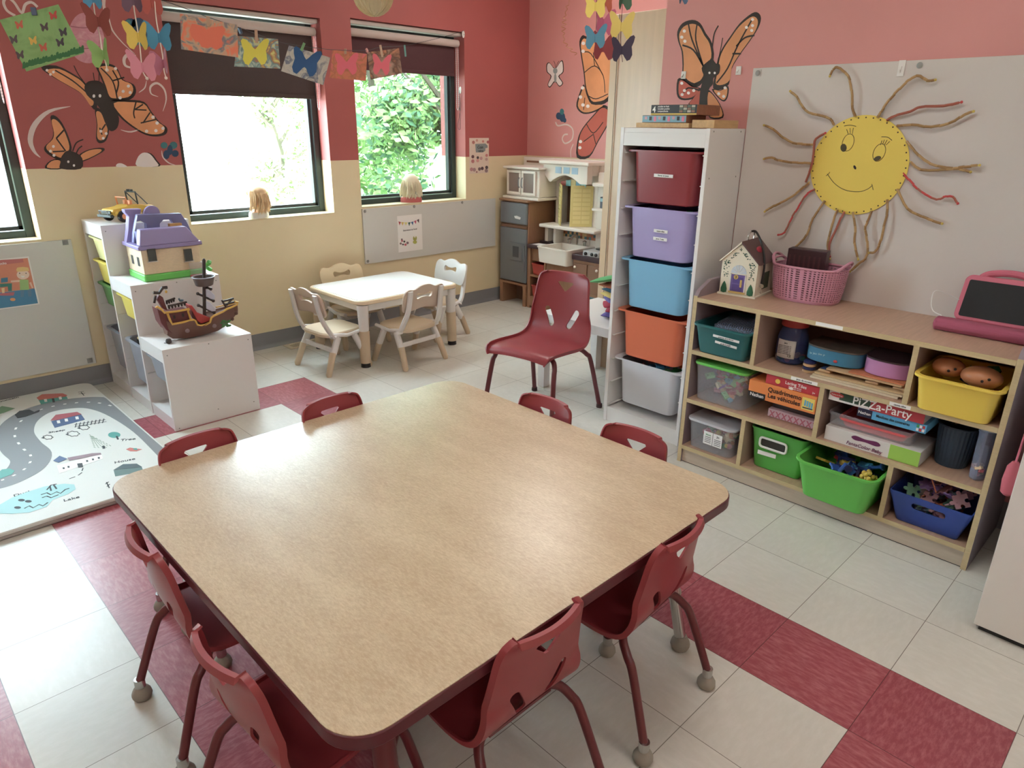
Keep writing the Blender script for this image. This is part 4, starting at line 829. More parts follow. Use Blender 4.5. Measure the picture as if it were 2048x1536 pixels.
for i in range(3):
    y0, y1, h = YS[i]+.0185, YS[i+1]-.0005, HS[i]
    MB().box(X0+.0, X1, y0, y1-(0 if i < 2 else .0), h-.018, h-.0002, white).build('top_panel', t)
    for x in (X0+.001, X1-.017): MB().box(x, x+.016, y0, y1, h-.07, h-.0185, white).build('front_rail', t)
    MB().box(X0+.002, X1-.002, y0, y1, .045, .063, white).build('bottom_panel', t); MB().box(X0+.004, X0+.02, y0, y1, 0, .0445, white).build('kick_rail', t)
    k = 0
    while .23+.1255*k < h-.08:
        z = .225+.1255*k
        for s, yy in ((1, y0), (-1, y1)): MB().box(X0+.01, X1-.01, min(yy, yy+s*.011), max(yy, yy+s*.011), z-.004, z, whitew).build('rail', t)
        k += 1
def stub(lab, col, zr, h, cm, alpha=None):
    cy = (YS[col]+YS[col+1])/2+.009; t = T('storage_bin', lab, 'bin', (-.64, cy, zr-h), group='bins in the stepped storage unit')
    h = h*1.25 if h < .2 else h; MB().tub((-.64, cy, zr-h), .412, .235, h, cm, taper=.93, r=.04, rim=0, t=.003).build('bin_body', t)
    R2 = [[Vector((-.64+x, cy+y, z_)) for x, y in rr(a, bb, .04)] for a, bb, z_ in ((.436, .278, zr-.008), (.436, .278, zr), (.40, .23, zr), (.40, .23, zr-.008))]
    MB().loops(R2, cm, caps=(False, False), wrap=True).build('rim', t); return cy
yb_, gb_, cb_, pb_ = M('yellow_storage', (226, 204, 60), .4), M('green_storage', (74, 142, 66), .4), M('grey_clear_storage', (176, 182, 196), .35, alpha=.72), M('pale_yellow_storage', (232, 228, 150), .4)
stub('pale yellow bin at the top of the tallest column of the stepped unit', 2, .862, .10, pb_)
stub('yellow bin, second from the top in the tallest column of the stepped unit', 2, .735, .10, yb_)
stub('green bin in the middle of the tallest column of the stepped unit', 2, .608, .10, gb_)
stub('grey translucent bin at the bottom of the tallest column of the stepped unit', 2, .352, .23, cb_)
stub('yellow bin at the top of the middle column of the stepped unit', 1, .602, .10, yb_)
stub('grey translucent bin at the bottom of the middle column of the stepped unit', 1, .352, .23, cb_)
stub('grey translucent bin hanging in the lowest column of the stepped unit', 0, .345, .10, cb_)
rn = random.Random(77)
tag(block(-.80, 3.56, .335, .025, toyc[0], rn, 0).build('toy_brick'), 'red toy brick showing in the lowest bin of the tallest column', 'toy block')
b = MB(); b.cyl((-.79, 3.235, .30), (-.79, 3.235, .365), .04, black, n=20); b.cyl((-.79, 3.235, .366), (-.79, 3.235, .372), .036, M('drum_yellow', (210, 180, 110), .5), n=20); tag(b.build('toy_drum'), 'small black and tan toy drum in the low bin of the middle column', 'toy')
# ---------------------------------------------------------------- toy house on the middle step
def hp(zx, zy, y): return aty(190+zx/7.68, 370+zy/7.68, y)
lav, lav2 = M('house_lavender', (150, 136, 190), .45), M('house_blue_purple', (112, 114, 164), .45); crm = M('house_brick_cream', (232, 208, 168), .6, noise=.06, scale=40, stretch=(2, 2, 8)); gras = M('house_green', (96, 206, 76), .5); wdk = M('house_window_dark', (70, 76, 72), .4)
zS = HS[1]+.0006; t = T('doll_house', 'large toy cottage with lavender mansard roof and green base on the middle step', 'toy', (-.635, 3.22, zS))
hx0, hx1 = -.775, -.485
MB().box(hx0-.004, hx1+.004, 3.105, 3.345, zS, zS+.035, gras).build('green_base', t, bevel=.006)
MB().box(hx0+.002, hx1-.002, 3.112, 3.34, zS+.0352, .842, crm).build('house_walls', t, bevel=.003)
for y in (3.16, 3.25): MB().box(hx0+.0005, hx0+.0018, y, y+.03, .755, .80, wdk).build('window', t)
b = MB(); b.box(hx0-.012, hx1+.012, 3.098, 3.35, .8425, .862, lav); b.build('eaves', t, bevel=.004)
A = [(hx0-.002, 3.100, .8625), (hx1+.002, 3.100, .8625), (hx1-.045, 3.135, .938), (hx0+.022, 3.135, .938)]
b = MB(); b.prism(A, (0, .055, 0), lav); b.build('front_roof', t, bevel=.005)
for u in (808, 1365):
    p = hp(u+60, 1075, 3.105); MB().box(p.x-.019, p.x+.019, 3.093, 3.1035, p.z-.03, p.z+.032, wdk).build('dormer_window', t); MB().box(p.x-.024, p.x+.024, 3.094, 3.1035, p.z-.034, p.z-.0305, whitew).build('window_ledge', t)
P = [hp(*q, 3.235) for q in ((580, 860), (590, 740), (640, 455), (1310, 430), (1400, 560), (1490, 740), (1500, 800))]
P = [Vector((p.x, 3.225, p.z)) for p in P]; P[0].z = P[-1].z = .864
o = MB().prism(P, (0, .035, 0), lav2).build('rear_roof', t, bevel=.004)
cs = []
for Q in (((600, 745), (625, 560), (700, 545), (780, 590), (790, 745)), ((985, 740), (985, 590), (1040, 530), (1150, 525), (1190, 570), (1200, 740))):
    c = MB(); c.prism([Vector((p.x, 3.1, p.z)) for p in [hp(*q, 3.235) for q in Q]], (0, .3, 0), lav)
    for v in c.v: v -= Vector(t.location)
    cs.append(c)
carve(o, cs)
P = [Vector((p.x, 3.262, p.z)) for p in [hp(890+125*cos(a), 445+125*sin(a), 3.25) for a in [2*pi*i/24 for i in range(24)]]]; MB().prism(P, (0, .02, 0), lav).build('round_gable', t, bevel=.002)
P = [hp(*q, 3.30) for q in ((440, 375), (700, 365), (690, 430), (640, 480), (590, 640), (580, 900), (470, 900), (500, 690), (510, 480), (450, 420))]; MB().prism([Vector((p.x, 3.287, p.z)) for p in P], (0, .05, 0), lav).build('chimney', t, bevel=.003)
b = MB(); q = hp(1260, 700, 3.19); b.box(q.x-.03, q.x+.03, 3.192, 3.222, .9385 if False else .925, .948, M('peach_bed', (226, 172, 90), .5)); b.box(hx0+.02, hx1-.05, 3.1905, 3.2245, .8626, .9245, lav2); b.build('attic_floor', t)
tb = T('clear_tub', 'small clear lidded tub with a red base in front of the toy cottage', 'tub', (-.475, 3.09, zS))
q = hp(1380, 1420, 3.085); MB().loops([[Vector((-.52+x, 3.082+y*.35, zS+z_)) for x, y in rr(.085*k, .07, .02)] for k, z_ in ((1, 0), (1, .012))], M('tub_red', (206, 80, 90), .4)).build('red_base', tb)
MB().loops([[Vector((-.52+x, 3.082+y*.35, zS+z_)) for x, y in rr(.08*k, .066, .018)] for k, z_ in ((1, .0125), (1.03, .075))], clr).build('tub_body', tb)
b = MB(); 
for i in range(9): a = i*.75; b.ball((-.452+.012*cos(a), 3.13+.012*sin(a), zS+.02+.005*i), (.013, .013, .011), M('frog_green', (84, 186, 60), .5), 8)
tag(b.build('toy_bush'), 'small green toy bush at the right of the toy cottage, behind the mast', 'toy')
# ---------------------------------------------------------------- yellow toy jeep on the top step
zJ = HS[2]+.0006; jy = M('jeep_yellow', (232, 190, 40), .35); jo = M('jeep_orange', (236, 148, 84), .4); jg = M('jeep_dark', (52, 66, 64), .45)
J = T('toy_jeep', 'yellow toy jeep with orange windscreen frame and dark roll bar on the top step', 'toy car', (-.672, 3.545, zJ), radians(22))
b = MB(); b.prism([(-.125, -.045, .036), (.12, -.045, .036), (.125, -.045, .07), (.02, -.045, .082), (-.03, -.045, .082), (-.045, -.045, .075), (-.12, -.045, .068), (-.13, -.045, .055)], (0, .09, 0), jy); b.build('jeep_body', J, world=False, bevel=.004)
b = MB(); b.prism([(-.12, -.052, .055), (-.10, -.052, .062), (-.045, -.052, .062), (-.03, -.052, .045), (-.12, -.052, .04)], (0, .104, 0), jy); b.build('fender', J, world=False, bevel=.002)
for x in (-.08, .075):
    for s in (-1, 1):
        wl = MB().lathe([(.022, -.011), (.029, -.008), (.030, .0), (.029, .008), (.022, .011)], (x, s*.056, .030), black, 20, axis=(0, 1, 0)).build('wheel', J, world=False)
        MB().lathe([(.015, -.0118), (.015, .0118), (.009, .0125)] if s > 0 else [(.009, -.0125), (.015, -.0118), (.015, .0118)], (x, s*.056, .030), jo, 14, axis=(0, 1, 0)).build('hub', wl, world=False)
MB().tube([(-.028, -.038, .082), (-.034, -.038, .122), (-.034, .038, .122), (-.028, .038, .082)], .004, jo, 8).build('windscreen_frame', J, world=False)
b = MB(); b.box(-.004, .012, -.028, -.006, .0822, .105, jo); b.box(-.004, .012, .006, .028, .0822, .105, jo); b.build('seats', J, world=False, bevel=.003)
b = MB()
for s in (-1, 1): b.tube([(.035, s*.038, .082), (.03, s*.038, .148)], .004, jg, 8); b.tube([(.03, s*.038, .145), (.095, s*.038, .078)], .003, jg, 8); b.cyl((.028, s*.012, .150), (.028, s*.012, .158), .009, jg, n=10)
b.tube([(.03, -.038, .146), (.03, .038, .146)], .004, jg, 8); b.build('roll_bar', J, world=False)
b = MB(); b.box(-.150, -.131, -.05, .05, .028, .042, jg); b.box(-.136, -.1305, -.035, .035, .043, .062, jg); b.build('bumper', J, world=False, bevel=.002); MB().tube([(-.147, -.03, .042), (-.15, -.03, .062), (-.15, .03, .062), (-.147, .03, .042)], .0025, M('jeep_silver', (150, 160, 164), .4), 6).build('bull_bar', J, world=False)
# ---------------------------------------------------------------- pirate ship on the lowest step
def sp(zx, zy, y=2.885): return aty(290+zx/7.68, 500+zy/7.68, y)
hb_, yl, shb, rdk = M('ship_brown', (112, 72, 58), .5), M('ship_yellow', (220, 172, 50), .4), M('ship_dark', (58, 46, 42), .5), M('ship_red', (186, 56, 54), .45); mrn = M('ship_maroon', (110, 52, 54), .5)
zP = HS[0]+.0006; S_ = T('pirate_ship', 'brown toy pirate ship with yellow rails, mast and crow\'s nest on the lowest step', 'toy ship', (-.62, 2.885, zP))
st = [(330, 1090, 1330, .040), (420, 1140, 1385, .050), (600, 1100, 1385, .056), (760, 1085, 1360, .058), (800, 1165, 1350, .058), (880, 1170, 1335, .058), (1000, 1100, 1300, .056), (1030, 1020, 1290, .054), (1120, 985, 1260, .048), (1220, 940, 1190, .038), (1330, 890, 1080, .026), (1420, 840, 960, .012)]
L = []
for zx, t0, b0, w_ in st:
    y = 2.885-w_; p, q = sp(zx, t0, y), sp(zx, b0, y); zb = max(zP+.0, q.z); x = p.x
    L.append([Vector((x, 2.885-w_, p.z)), Vector((x, 2.885-w_*.95, zb*.5+p.z*.5)), Vector((x, 2.885-w_*.5, zb)), Vector((x, 2.885+w_*.5, zb)), Vector((x, 2.885+w_*.95, zb*.5+p.z*.5)), Vector((x, 2.885+w_, p.z)), Vector((x, 2.885+w_*.7, p.z-.008)), Vector((x, 2.885-w_*.7, p.z-.008))])
MB().loops(L, hb_).build('hull', S_)
def srail(P, y): return [sp(a, c, y) for a, c in P]
nearR = [(165, 890), (185, 870), (240, 900), (300, 965), (480, 945), (680, 905)]
lowR = [(345, 975), (385, 1080), (420, 1140), (560, 1115), (740, 1070), (775, 1090), (800, 1150), (850, 1165), (930, 1150), (1000, 1110), (1020, 1040), (1060, 1010), (1200, 945), (1260, 905), (1350, 870), (1410, 840), (1425, 800), (1380, 795)]
MB().tube(srail(lowR, 2.833), .0056, yl, 8).build('main_rail', S_); MB().tube(srail(nearR, 2.838), .0056, yl, 8).build('stern_rail', S_); MB().tube(srail([(680, 905), (660, 940), (700, 1060)], 2.836), .005, yl, 8).build('rail_post', S_)
MB().tube([sp(*q, 2.94) for q in ((1090, 880), (1200, 850), (1330, 830), (1400, 800))], .004, yl, 8).build('far_rail', S_)
P = [sp(*q, 2.845) for q in ((190, 900), (300, 975), (670, 915), (690, 1070), (420, 1140), (420, 1290), (330, 1230), (250, 1120))]
MB().prism([Vector((p.x, 2.846, p.z)) for p in P], (0, .078, 0), mrn).build('stern_cabin', S_, bevel=.002)
for u, v in ((450, 1030), (585, 1000)): p = sp(u, v, 2.844); MB().box(p.x-.005, p.x+.005, 2.8435, 2.8455, p.z-.008, p.z+.009, shb).build('cabin_window', S_)
P = [sp(*q, 2.855) for q in ((660, 850), (720, 850), (800, 960), (1000, 1040), (990, 1090), (860, 1130), (800, 1080), (700, 900))]
MB().prism([Vector((p.x, 2.852, p.z)) for p in P], (0, .066, 0), rdk).build('red_slide', S_, bevel=.002)
mt = sp(905, 150); mb = sp(905, 980)
MB().tube([(mb.x, 2.885, mb.z-.02), (mt.x, 2.885, mt.z)], .0085, shb, 10).ball((mt.x, 2.885, mt.z), .007, shb, 8).build('mast', S_)
cn = sp(895, 410); cr = .054; c_ = MB()
c_.lathe([(cr*.7, -.044), (cr*.78, -.040), (cr*.95, -.004), (cr*.95, -.001), (cr*.88, -.001), (cr*.72, -.036), (cr*.5, -.04)], (cn.x, 2.885, cn.z), M('nest_grey_brown', (104, 92, 88), .5), 24, caps=(True, False)); c_.build('crows_nest', S_)
MB().tube([(cn.x+cr*cos(a), 2.885+cr*sin(a), cn.z) for a in [2*pi*i/24 for i in range(24)]], .003, M('nest_rim', (150, 146, 160), .4), 6, closed=True).build('nest_rim', S_)
b = MB()
for u, v, u2, v2 in ((810, 670, 1050, 780), (820, 850, 1060, 960), (950, 575, 1010, 600)):
    p, q = sp(u, v), sp(u2, v2); b.tube([p, q], .0058, shb, 8); b.ball(p, .0085, shb, 8); b.ball(q, .0085, shb, 8)
b.build('cross_spars', S_)
sail = M('sail_pale', (196, 200, 220), .6)
for Q in (((920, 595), (990, 620), (1060, 690), (1060, 745), (1000, 750), (925, 700)), ((925, 770), (1000, 810), (1070, 890), (1075, 930), (1010, 940), (930, 900))):
    b = MB(); P = [sp(*q) for q in Q]; b.prism([Vector((p.x, 2.872, p.z)) for p in P], (0, .008, 0), sail); b.build('furled_sail', S_, bevel=.003)
for q0 in ((320, 790, 460, 740), (350, 860, 640, 800)):
    b = MB(); n_ = 4 if q0[0] == 320 else 6
    p, q = sp(q0[0], q0[1], 2.90 if n_ == 4 else 2.86), sp(q0[2], q0[3], 2.90 if n_ == 4 else 2.86); b.tube([p, q], .0048, shb, 6)
    for i in range(n_): c = p.lerp(q, (i+.3)/n_); b.tube([c, c-Vector((0, 0, .008)), c-Vector((0, 0, .016))], [.003, .0055, .003], shb, 6)
    b.build('stern_balustrade', S_)
b = MB(); b.prism([Vector((p.x, 2.87, p.z)) for p in [sp(*q) for q in ((200, 680), (260, 720), (330, 920), (270, 900), (180, 760))]], (0, .03, 0), mrn); b.build('stern_post', S_, bevel=.002)
MB().tube([sp(*q) for q in ((125, 655), (215, 660), (270, 580), (340, 575))], .008, shb, 8).build('lantern_arm', S_); MB().tube([sp(140, 815), sp(160, 700)], .006, shb, 6).build('stern_hook', S_)
p = sp(325, 640); MB().tube([sp(320, 590), p], .001, shb, 5).lathe([(.004, -.006), (.006, 0), (.004, .006)], p, yl, 8).build('lantern', S_)
b = MB(); p = sp(345, 1290, 2.85); b.lathe([(.006, 0), (.013, .004), (.015, .012), (.010, .022)], (p.x, 2.85, zP), shb, 12); b.build('stern_wheel', S_)
b = MB(); b.ball(sp(560, 775), (.012, .005, .006), M('bird_blue', (92, 120, 140), .5), 8); b.ball(sp(525, 755), (.005, .005, .006), M('bird_blue', (92, 120, 140), .5), 8); tag(b.build('toy_bird'), 'small grey blue toy bird perched on the ship\'s stern rail', 'toy')
bpy.data.objects['toy_bird'].parent = S_; 
_b = bpy.data.objects['toy_bird']; _b.location = _b.location-S_.location; del _b['category']; _b.name = 'bird_figure'; del _b['label']
b = MB(); 
for a, c in (((1190, 790), (1360, 745)), ((1180, 770), (1240, 870)), ((1330, 760), (1250, 850)), ((1240, 830), (1370, 800))): b.tube([sp(*a, 2.87), sp(*c, 2.87)], .005, shb, 6)
b.build('bow_cannon', S_)
for (u, v, r_) in ((650, 1240, .0105), (1065, 1165, .0105)):
    p = sp(u, v, 2.83); MB().lathe([(r_, -.002), (r_, .002), (r_*.7, .003)], (p.x, 2.829, p.z), M('porthole_grey', (140, 120, 124), .5), 16, axis=(0, -1, 0)).build('porthole', S_)
b = MB(); rn = random.Random(4)
for i in range(14): p = sp(1230+rn.uniform(-60, 80), 1130+rn.uniform(-50, 50), 2.845); b.ball((p.x, p.y, max(p.z, zP+.01)), (.010, .004, .006), M('plant_green', (62, 122, 54), .6), 6)
b.build('sea_plant', S_)
b = MB(); 
for u, v in ((1300, 1010), (1400, 970), (1340, 1060), (1230, 1050), (1390, 910)): b.ball(sp(u, v, 2.87), .010, hb_, 8)
b.build('bow_rocks', S_)
b = MB(); b.tube([atz(328, 686, zP+.002), atz(342, 685, zP+.002), atz(343, 682, zP+.002), atz(351, 680, zP+.002)], .0014, black, 5); tag(b.build('black_cable_end'), 'short bit of black wire lying on the lowest step before the pirate ship', 'wire')
# ================================================================ PLAY MAT
mw = M('mat_white', (216, 216, 210), .6, bump=.35, scale=300); MX0, MX1, MY0, MY1, MZ = -2.9, -.985, 2.19, 3.735, .032
t = T('play_mat', 'folding white foam play mat printed with a road, houses, trees and a duck lake', 'mat', ((MX0+MX1)/2, (MY0+MY1)/2, 0))
lp = rr(MX1-MX0, MY1-MY0, .06, 6); cx_, cy_ = (MX0+MX1)/2, (MY0+MY1)/2
b = MB(); b.loops([[Vector((cx_+x*k, cy_+y*k, z)) for x, y in lp] for k, z in ((.992, 0), (1, .006), (1, .0135), (.996, .016))], M('mat_grey', (168, 160, 154), .6)); b.build('lower_layer', t)
b = MB(); b.loops([[Vector((cx_+x*k, cy_+y*k, z)) for x, y in lp] for k, z in ((.996, .0165), (1, .0185), (1, MZ-.004), (.996, MZ))], mw); b.build('upper_layer', t)
def mp(u, v, dz=.0): return atz(u, v, MZ+.0006+dz)
def zp(P, dz=0): return [mp(a/2.56, 480+c/2.56, dz) for a, c in P]      # points read off the 2.56x enlargement
def mflat(P, m, nm, dz=0): b = MB(); b.prism(zp(P, dz), (0, 0, .0004), m); return b
grey_r, teal_r, navy_r, coral_r, inkm = M('road_grey', (130, 132, 136), .6), M('print_teal', (70, 160, 150), .6), M('print_blue', (70, 96, 140), .6), M('print_coral', (206, 110, 100), .6), M('print_ink', (54, 60, 66), .7)
road = [(1000, 1180), (880, 1060), (770, 960), (660, 890), (570, 850), (480, 832), (380, 835), (280, 850), (180, 880), (100, 935), (75, 1000), (110, 1060), (160, 1110), (130, 1170), (40, 1220), (-60, 1250), (-200, 1300)]
cl = smoothpts(zp(road), 5)
def ribbon(cl, w, m, dz=0, b=None, mb=None):
    b = mb or MB(); L = []
    for i, p in enumerate(cl):
        tn = (cl[min(i+1, len(cl)-1)]-cl[max(i-1, 0)]); tn.z = 0; tn.normalize(); n = Vector((-tn.y, tn.x, 0)); q = p.copy(); q.z = MZ+.0006+dz
        A_, B_ = q+n*w, q-n*w; A_.x = min(A_.x, MX1-.014); B_.x = min(B_.x, MX1-.010)
        L.append([A_, B_, B_+Vector((0, 0, .0004)), A_+Vector((0, 0, .0004))])
    return b.loops(L, m)
ribbon(cl, .078, grey_r).build('road_print', t)
dash = MB(); 
for i in range(2, len(cl)-3, 3):
    if cl[i+1].x < MX1-.02 and cl[i].x < MX1-.02: ribbon([cl[i], cl[i].lerp(cl[i+1], .8)], .005, paper, .0006, mb=dash)
tag(dash.build('road_dashes', t), kind='stuff')
mflat([(0, 1355), (60, 1320), (140, 1290), (230, 1262), (330, 1248), (380, 1252), (388, 1275), (350, 1300), (270, 1330), (240, 1365), (150, 1395), (60, 1402), (-40, 1400), (-60, 1380)], M('lake_aqua', (150, 206, 208), .6), 'lake').build('lake_print', t)
b = MB()
for P in ([(210, 1305), (240, 1295), (260, 1305), (290, 1290), (310, 1298), (335, 1278), (355, 1272)], [(125, 1375), (150, 1362), (170, 1372), (200, 1355), (220, 1362), (245, 1345)], [(215, 1320), (240, 1312), (262, 1320), (300, 1305)], [(240, 1280), (262, 1255), (290, 1250)], [(255, 1260), (262, 1285)], [(275, 1255), (290, 1275)]):
    ribbon(zp(P), .003, inkm, .0006, mb=b)
for u, v in ((90, 1370), (145, 1338), (110, 1332)): b.prism([mp(u/2.56+7*cos(a), 480+v/2.56+2.5*sin(a), .0006) for a in [2*pi*i/10 for i in range(10)]], (0, 0, .0004), inkm)
b.build('ducks_and_waves_print', t)
def mhouse(nm, body, roof, mb_, mr, extra=()):
    b = MB(); b.prism(zp(body), (0, 0, .0004), mb_); b.prism(zp(roof, .0006), (0, 0, .0004), mr)
    for P, m in extra: b.prism(zp(P, .0012), (0, 0, .0004), m)
    b.build(nm, t)
def sq(u, v, w, h): return [(u, v), (u+w, v-w*.12), (u+w+h*.25, v+h-w*.12), (u+h*.25, v+h)]
mhouse('green_house_print', [(195, 815), (335, 790), (348, 815), (212, 845)], [(187, 808), (215, 790), (320, 785), (345, 795), (335, 802), (200, 820)], teal_r, coral_r, [(sq(225, 815, 14, 14), paper), (sq(300, 803, 14, 14), paper), (sq(265, 812, 12, 20), inkm)])
mhouse('blue_house_print', [(262, 928), (415, 892), (435, 920), (280, 962)], [(258, 925), (285, 895), (395, 880), (418, 892), (300, 920)], navy_r, M('print_maroon', (176, 80, 90), .6), [(sq(290, 925, 16, 14), paper), (sq(330, 916, 16, 14), paper), (sq(385, 905, 16, 14), paper)])
mhouse('school_print', [(290, 1155), (520, 1095), (527, 1120), (305, 1195)], [(345, 1115), (470, 1092), (515, 1090), (520, 1098), (355, 1130)], paper, M('print_mauve', (150, 120, 130), .6), [([(272, 1130), (305, 1105), (345, 1120), (300, 1140)], navy_r), (sq(395, 1145, 26, 20), inkm), (sq(320, 1165, 10, 8), inkm), (sq(345, 1158, 10, 8), inkm), (sq(440, 1128, 10, 8), inkm), (sq(470, 1120, 10, 8), inkm), (sq(500, 1112, 10, 8), inkm)])
mhouse('barn_print', [(582, 1180), (725, 1160), (735, 1185), (590, 1210)], [(580, 1178), (630, 1148), (700, 1145), (728, 1162)], M('print_grid', (90, 120, 118), .6), M('print_slate', (70, 90, 96), .6))
b = MB(); rn = random.Random(2)
for i in range(46):
    f = (i//6)/8; k = (i % 6)/5-.5; u = 462+60*f+k*110*f+20*f; v = 995+70*f-abs(k)*0; b.prism([mp((u-5)/2.56, 480+v/2.56, 0), mp((u+5)/2.56, 480+(v+6)/2.56, 0), mp((u+5)/2.56, 480+(v+9)/2.56, 0), mp((u-5)/2.56, 480+(v+3)/2.56, 0)], (0, 0, .0004), M('print_sage', (140, 160, 140), .6))
b.prism(zp(sq(522, 1055, 14, 14)), (0, 0, .0004), inkm); tag(b.build('pine_tree_print', t))
b = MB(); b.prism([mp((585+32*cos(a))/2.56, 480+(998+15*sin(a))/2.56) for a in [2*pi*i/20 for i in range(20)]], (0, 0, .0004), teal_r); ribbon(zp([(597, 1005), (605, 1022)]), .004, inkm, .0006, mb=b); b.build('round_tree_print', t)
b = MB(); b.prism(zp([(645, 1072), (665, 1063), (700, 1068), (728, 1072), (700, 1082), (668, 1082)]), (0, 0, .0004), coral_r); b.prism(zp([(680, 1066), (700, 1066), (705, 1076), (686, 1074)], .0006), (0, 0, .0004), teal_r); b.build('bird_print', t)
b = MB()
for u, v, w_ in ((245, 1010, 24), (375, 992, 30), (430, 960, 26)):
    P = [mp((u+w_*cos(a)*(1+.12*cos(7*a)))/2.56, 480+(v+w_*.42*sin(a)*(1+.12*cos(7*a)))/2.56) for a in [2*pi*i/30 for i in range(31)]]; b.tube(P, .0016, inkm, 5); b.ball(mp((u-w_)/2.56, 480+(v+2)/2.56), (.008, .008, .001), inkm, 6)
b.build('sheep_print', t)
def mcar(P, m): b = MB(); b.prism(zp(P, .0012), (0, 0, .0004), m); return b
mcar([(75, 895), (100, 875), (150, 868), (175, 880), (205, 868), (200, 880), (130, 905), (90, 912)], inkm).build('black_car_print', t); mcar([(-20, 1200), (10, 1175), (50, 1170), (75, 1182), (60, 1200), (0, 1222)], teal_r).build('teal_car_print', t)
mflat([(-40, 880), (10, 850), (78, 862), (20, 885), (-40, 900)], M('print_green', (110, 150, 120), .6), '').build('hill_print', t)
b = MB()
for P in ([(400, 780), (430, 775)], [(402, 788), (436, 784)], [(415, 780), (430, 796)], [(545, 1240), (560, 1270)], [(540, 1250), (556, 1238)], [(548, 1262), (562, 1250)], [(380, 945), (540, 920)], [(385, 955), (545, 930)], [(355, 1222), (385, 1212)], [(400, 1205), (420, 1190)], [(420, 1182), (425, 1168)]): ribbon(zp(P), .0022, inkm, mb=b)
for i in range(8): ribbon(zp([(385+20*i, 960-3.2*i), (392+20*i, 938-3.2*i)]), .0022, inkm, .0005, mb=b)
b.build('fence_and_path_print', t)
def mtext(s, u0, v0, u1, v1):
    a, c = zp([(u0, v0), (u1, v1)]); r = c-a; L_ = r.length; size = L_/(len(s)*.56); text(s, size, a, r, Vector((0, 0, 1)).cross(r), inkm, t, name='printed_word', align='LEFT')
mtext('Sheep', 248, 990, 348, 972); mtext('Tree', 615, 1030, 705, 1020); mtext('House', 585, 1145, 700, 1122); mtext('Duck', 70, 1315, 170, 1288); mtext('Lake', 325, 1340, 425, 1315); mtext('mountain', -30, 838, 122, 800)
# ================================================================ FLOOR VENT, WALL BOARDS, POSTERS
P = [atz(u, v, 0) for u, v in ((567, 690), (625, 680))]; vx0, vx1, vy0, vy1 = .212, .47, 3.61, 3.725
t = T('floor_vent', 'small cream metal floor vent at the foot of the cream wall', 'vent', ((vx0+vx1)/2, (vy0+vy1)/2, 0)); b = MB(); vm = M('vent_cream', (222, 208, 180), .45)
b.box(vx0, vx1, vy0, vy0+.022, .0004, .006, vm); b.box(vx0, vx1, vy1-.022, vy1, .0004, .006, vm); b.box(vx0, vx0+.03, vy0+.022, vy1-.022, .0004, .006, vm); b.box(vx1-.03, vx1, vy0+.022, vy1-.022, .0004, .006, vm)
for i in range(15): x = vx0+.038+.0135*i; b.box(x, x+.005, vy0+.022, vy1-.022, .001, .0055, vm)
b.build('grille', t); MB().box(vx0+.03, vx1-.03, vy0+.022, vy1-.022, .0002, .0009, M('vent_dark', (36, 32, 30), .8)).build('duct_opening', t)
wbm = M('white_board', (206, 204, 198), .35); 
def screwcap(c, n, t, nm='board_screw'): MB().lathe([(.010, 0), (.011, .003), (.006, .005)], c, M('screw_cap_grey', (140, 138, 134), .4), 14, axis=n).build(nm, t)
t = T('wall_board', 'long low whiteboard screwed under the right-hand window', 'whiteboard', (1.65, YB-.006, .475)); MB().box(.930, 2.24, YB-.012, YB-.001, .475, .871, wbm).build('board', t, bevel=.001)
for x, z in ((.95, .855), (.95, .495), (1.39, .86), (1.87, .86)): screwcap((x, YB-.012, z), (0, -1, 0), t)
t = T('wall_board', 'large whiteboard low on the left part of the cream wall', 'whiteboard', (-1.7, YB-.006, .128)); MB().box(-2.55, -.925, YB-.012, YB-.001, .128, .838, wbm).build('board', t, bevel=.001)
for x, z in ((-.955, .825), (-.955, .150)): MB().box(x-.014, x+.014, YB-.0135, YB-.0121, z-.014, z+.014, M('clip_grey', (150, 152, 146), .4)).build('square_washer', t); screwcap((x, YB-.0136, z), (0, -1, 0), t)
# poster with bunting
def wpanel(name, lab, x0, x1, z0, z1, y, m, cat='poster'): t = T(name, lab, cat, ((x0+x1)/2, y, z0)); MB().box(x0, x1, y, y+.0012, z0, z1, m).build('sheet', t); return t
def wp_(P, y, m, t, nm, d=.0006): return MB().prism([Vector((x, y, z)) for x, z in P], (0, d, 0), m).build(nm, t)
t = wpanel('poster', 'small white poster with a string of coloured flags on the low whiteboard', 1.228, 1.458, .528, .800, YB-.0136, paper); y = YB-.0144
def px2(zx, zy): p = aty(780+zx/15.36, 420+zy/15.36, YB-.014); return (p.x, p.z)
fl_ = [('f1', (190, 80, 90), (260, 350), (335, 370), (290, 470)), ('f2', (224, 190, 90), (340, 372), (430, 375), (385, 480)), ('f3', (216, 206, 110), (440, 378), (540, 380), (490, 475)), ('f4', (40, 96, 84), (550, 385), (632, 370), (592, 495)), ('f5', (40, 100, 150), (642, 370), (722, 350), (700, 470)), ('f6', (196, 80, 110), (732, 345), (812, 315), (795, 430)), ('f7', (84, 60, 70), (824, 310), (892, 275), (888, 400))]
for nm, c, *P in fl_: wp_([px2(*q) for q in P], y, M('flag_'+nm, c, .6), t, 'printed_flag')
a = px2(430, 640); text('bienvenue au local', .0175, (1.343, y-.0002, a[1]-.002), (1, 0, .02), (0, 0, 1), ink, t)
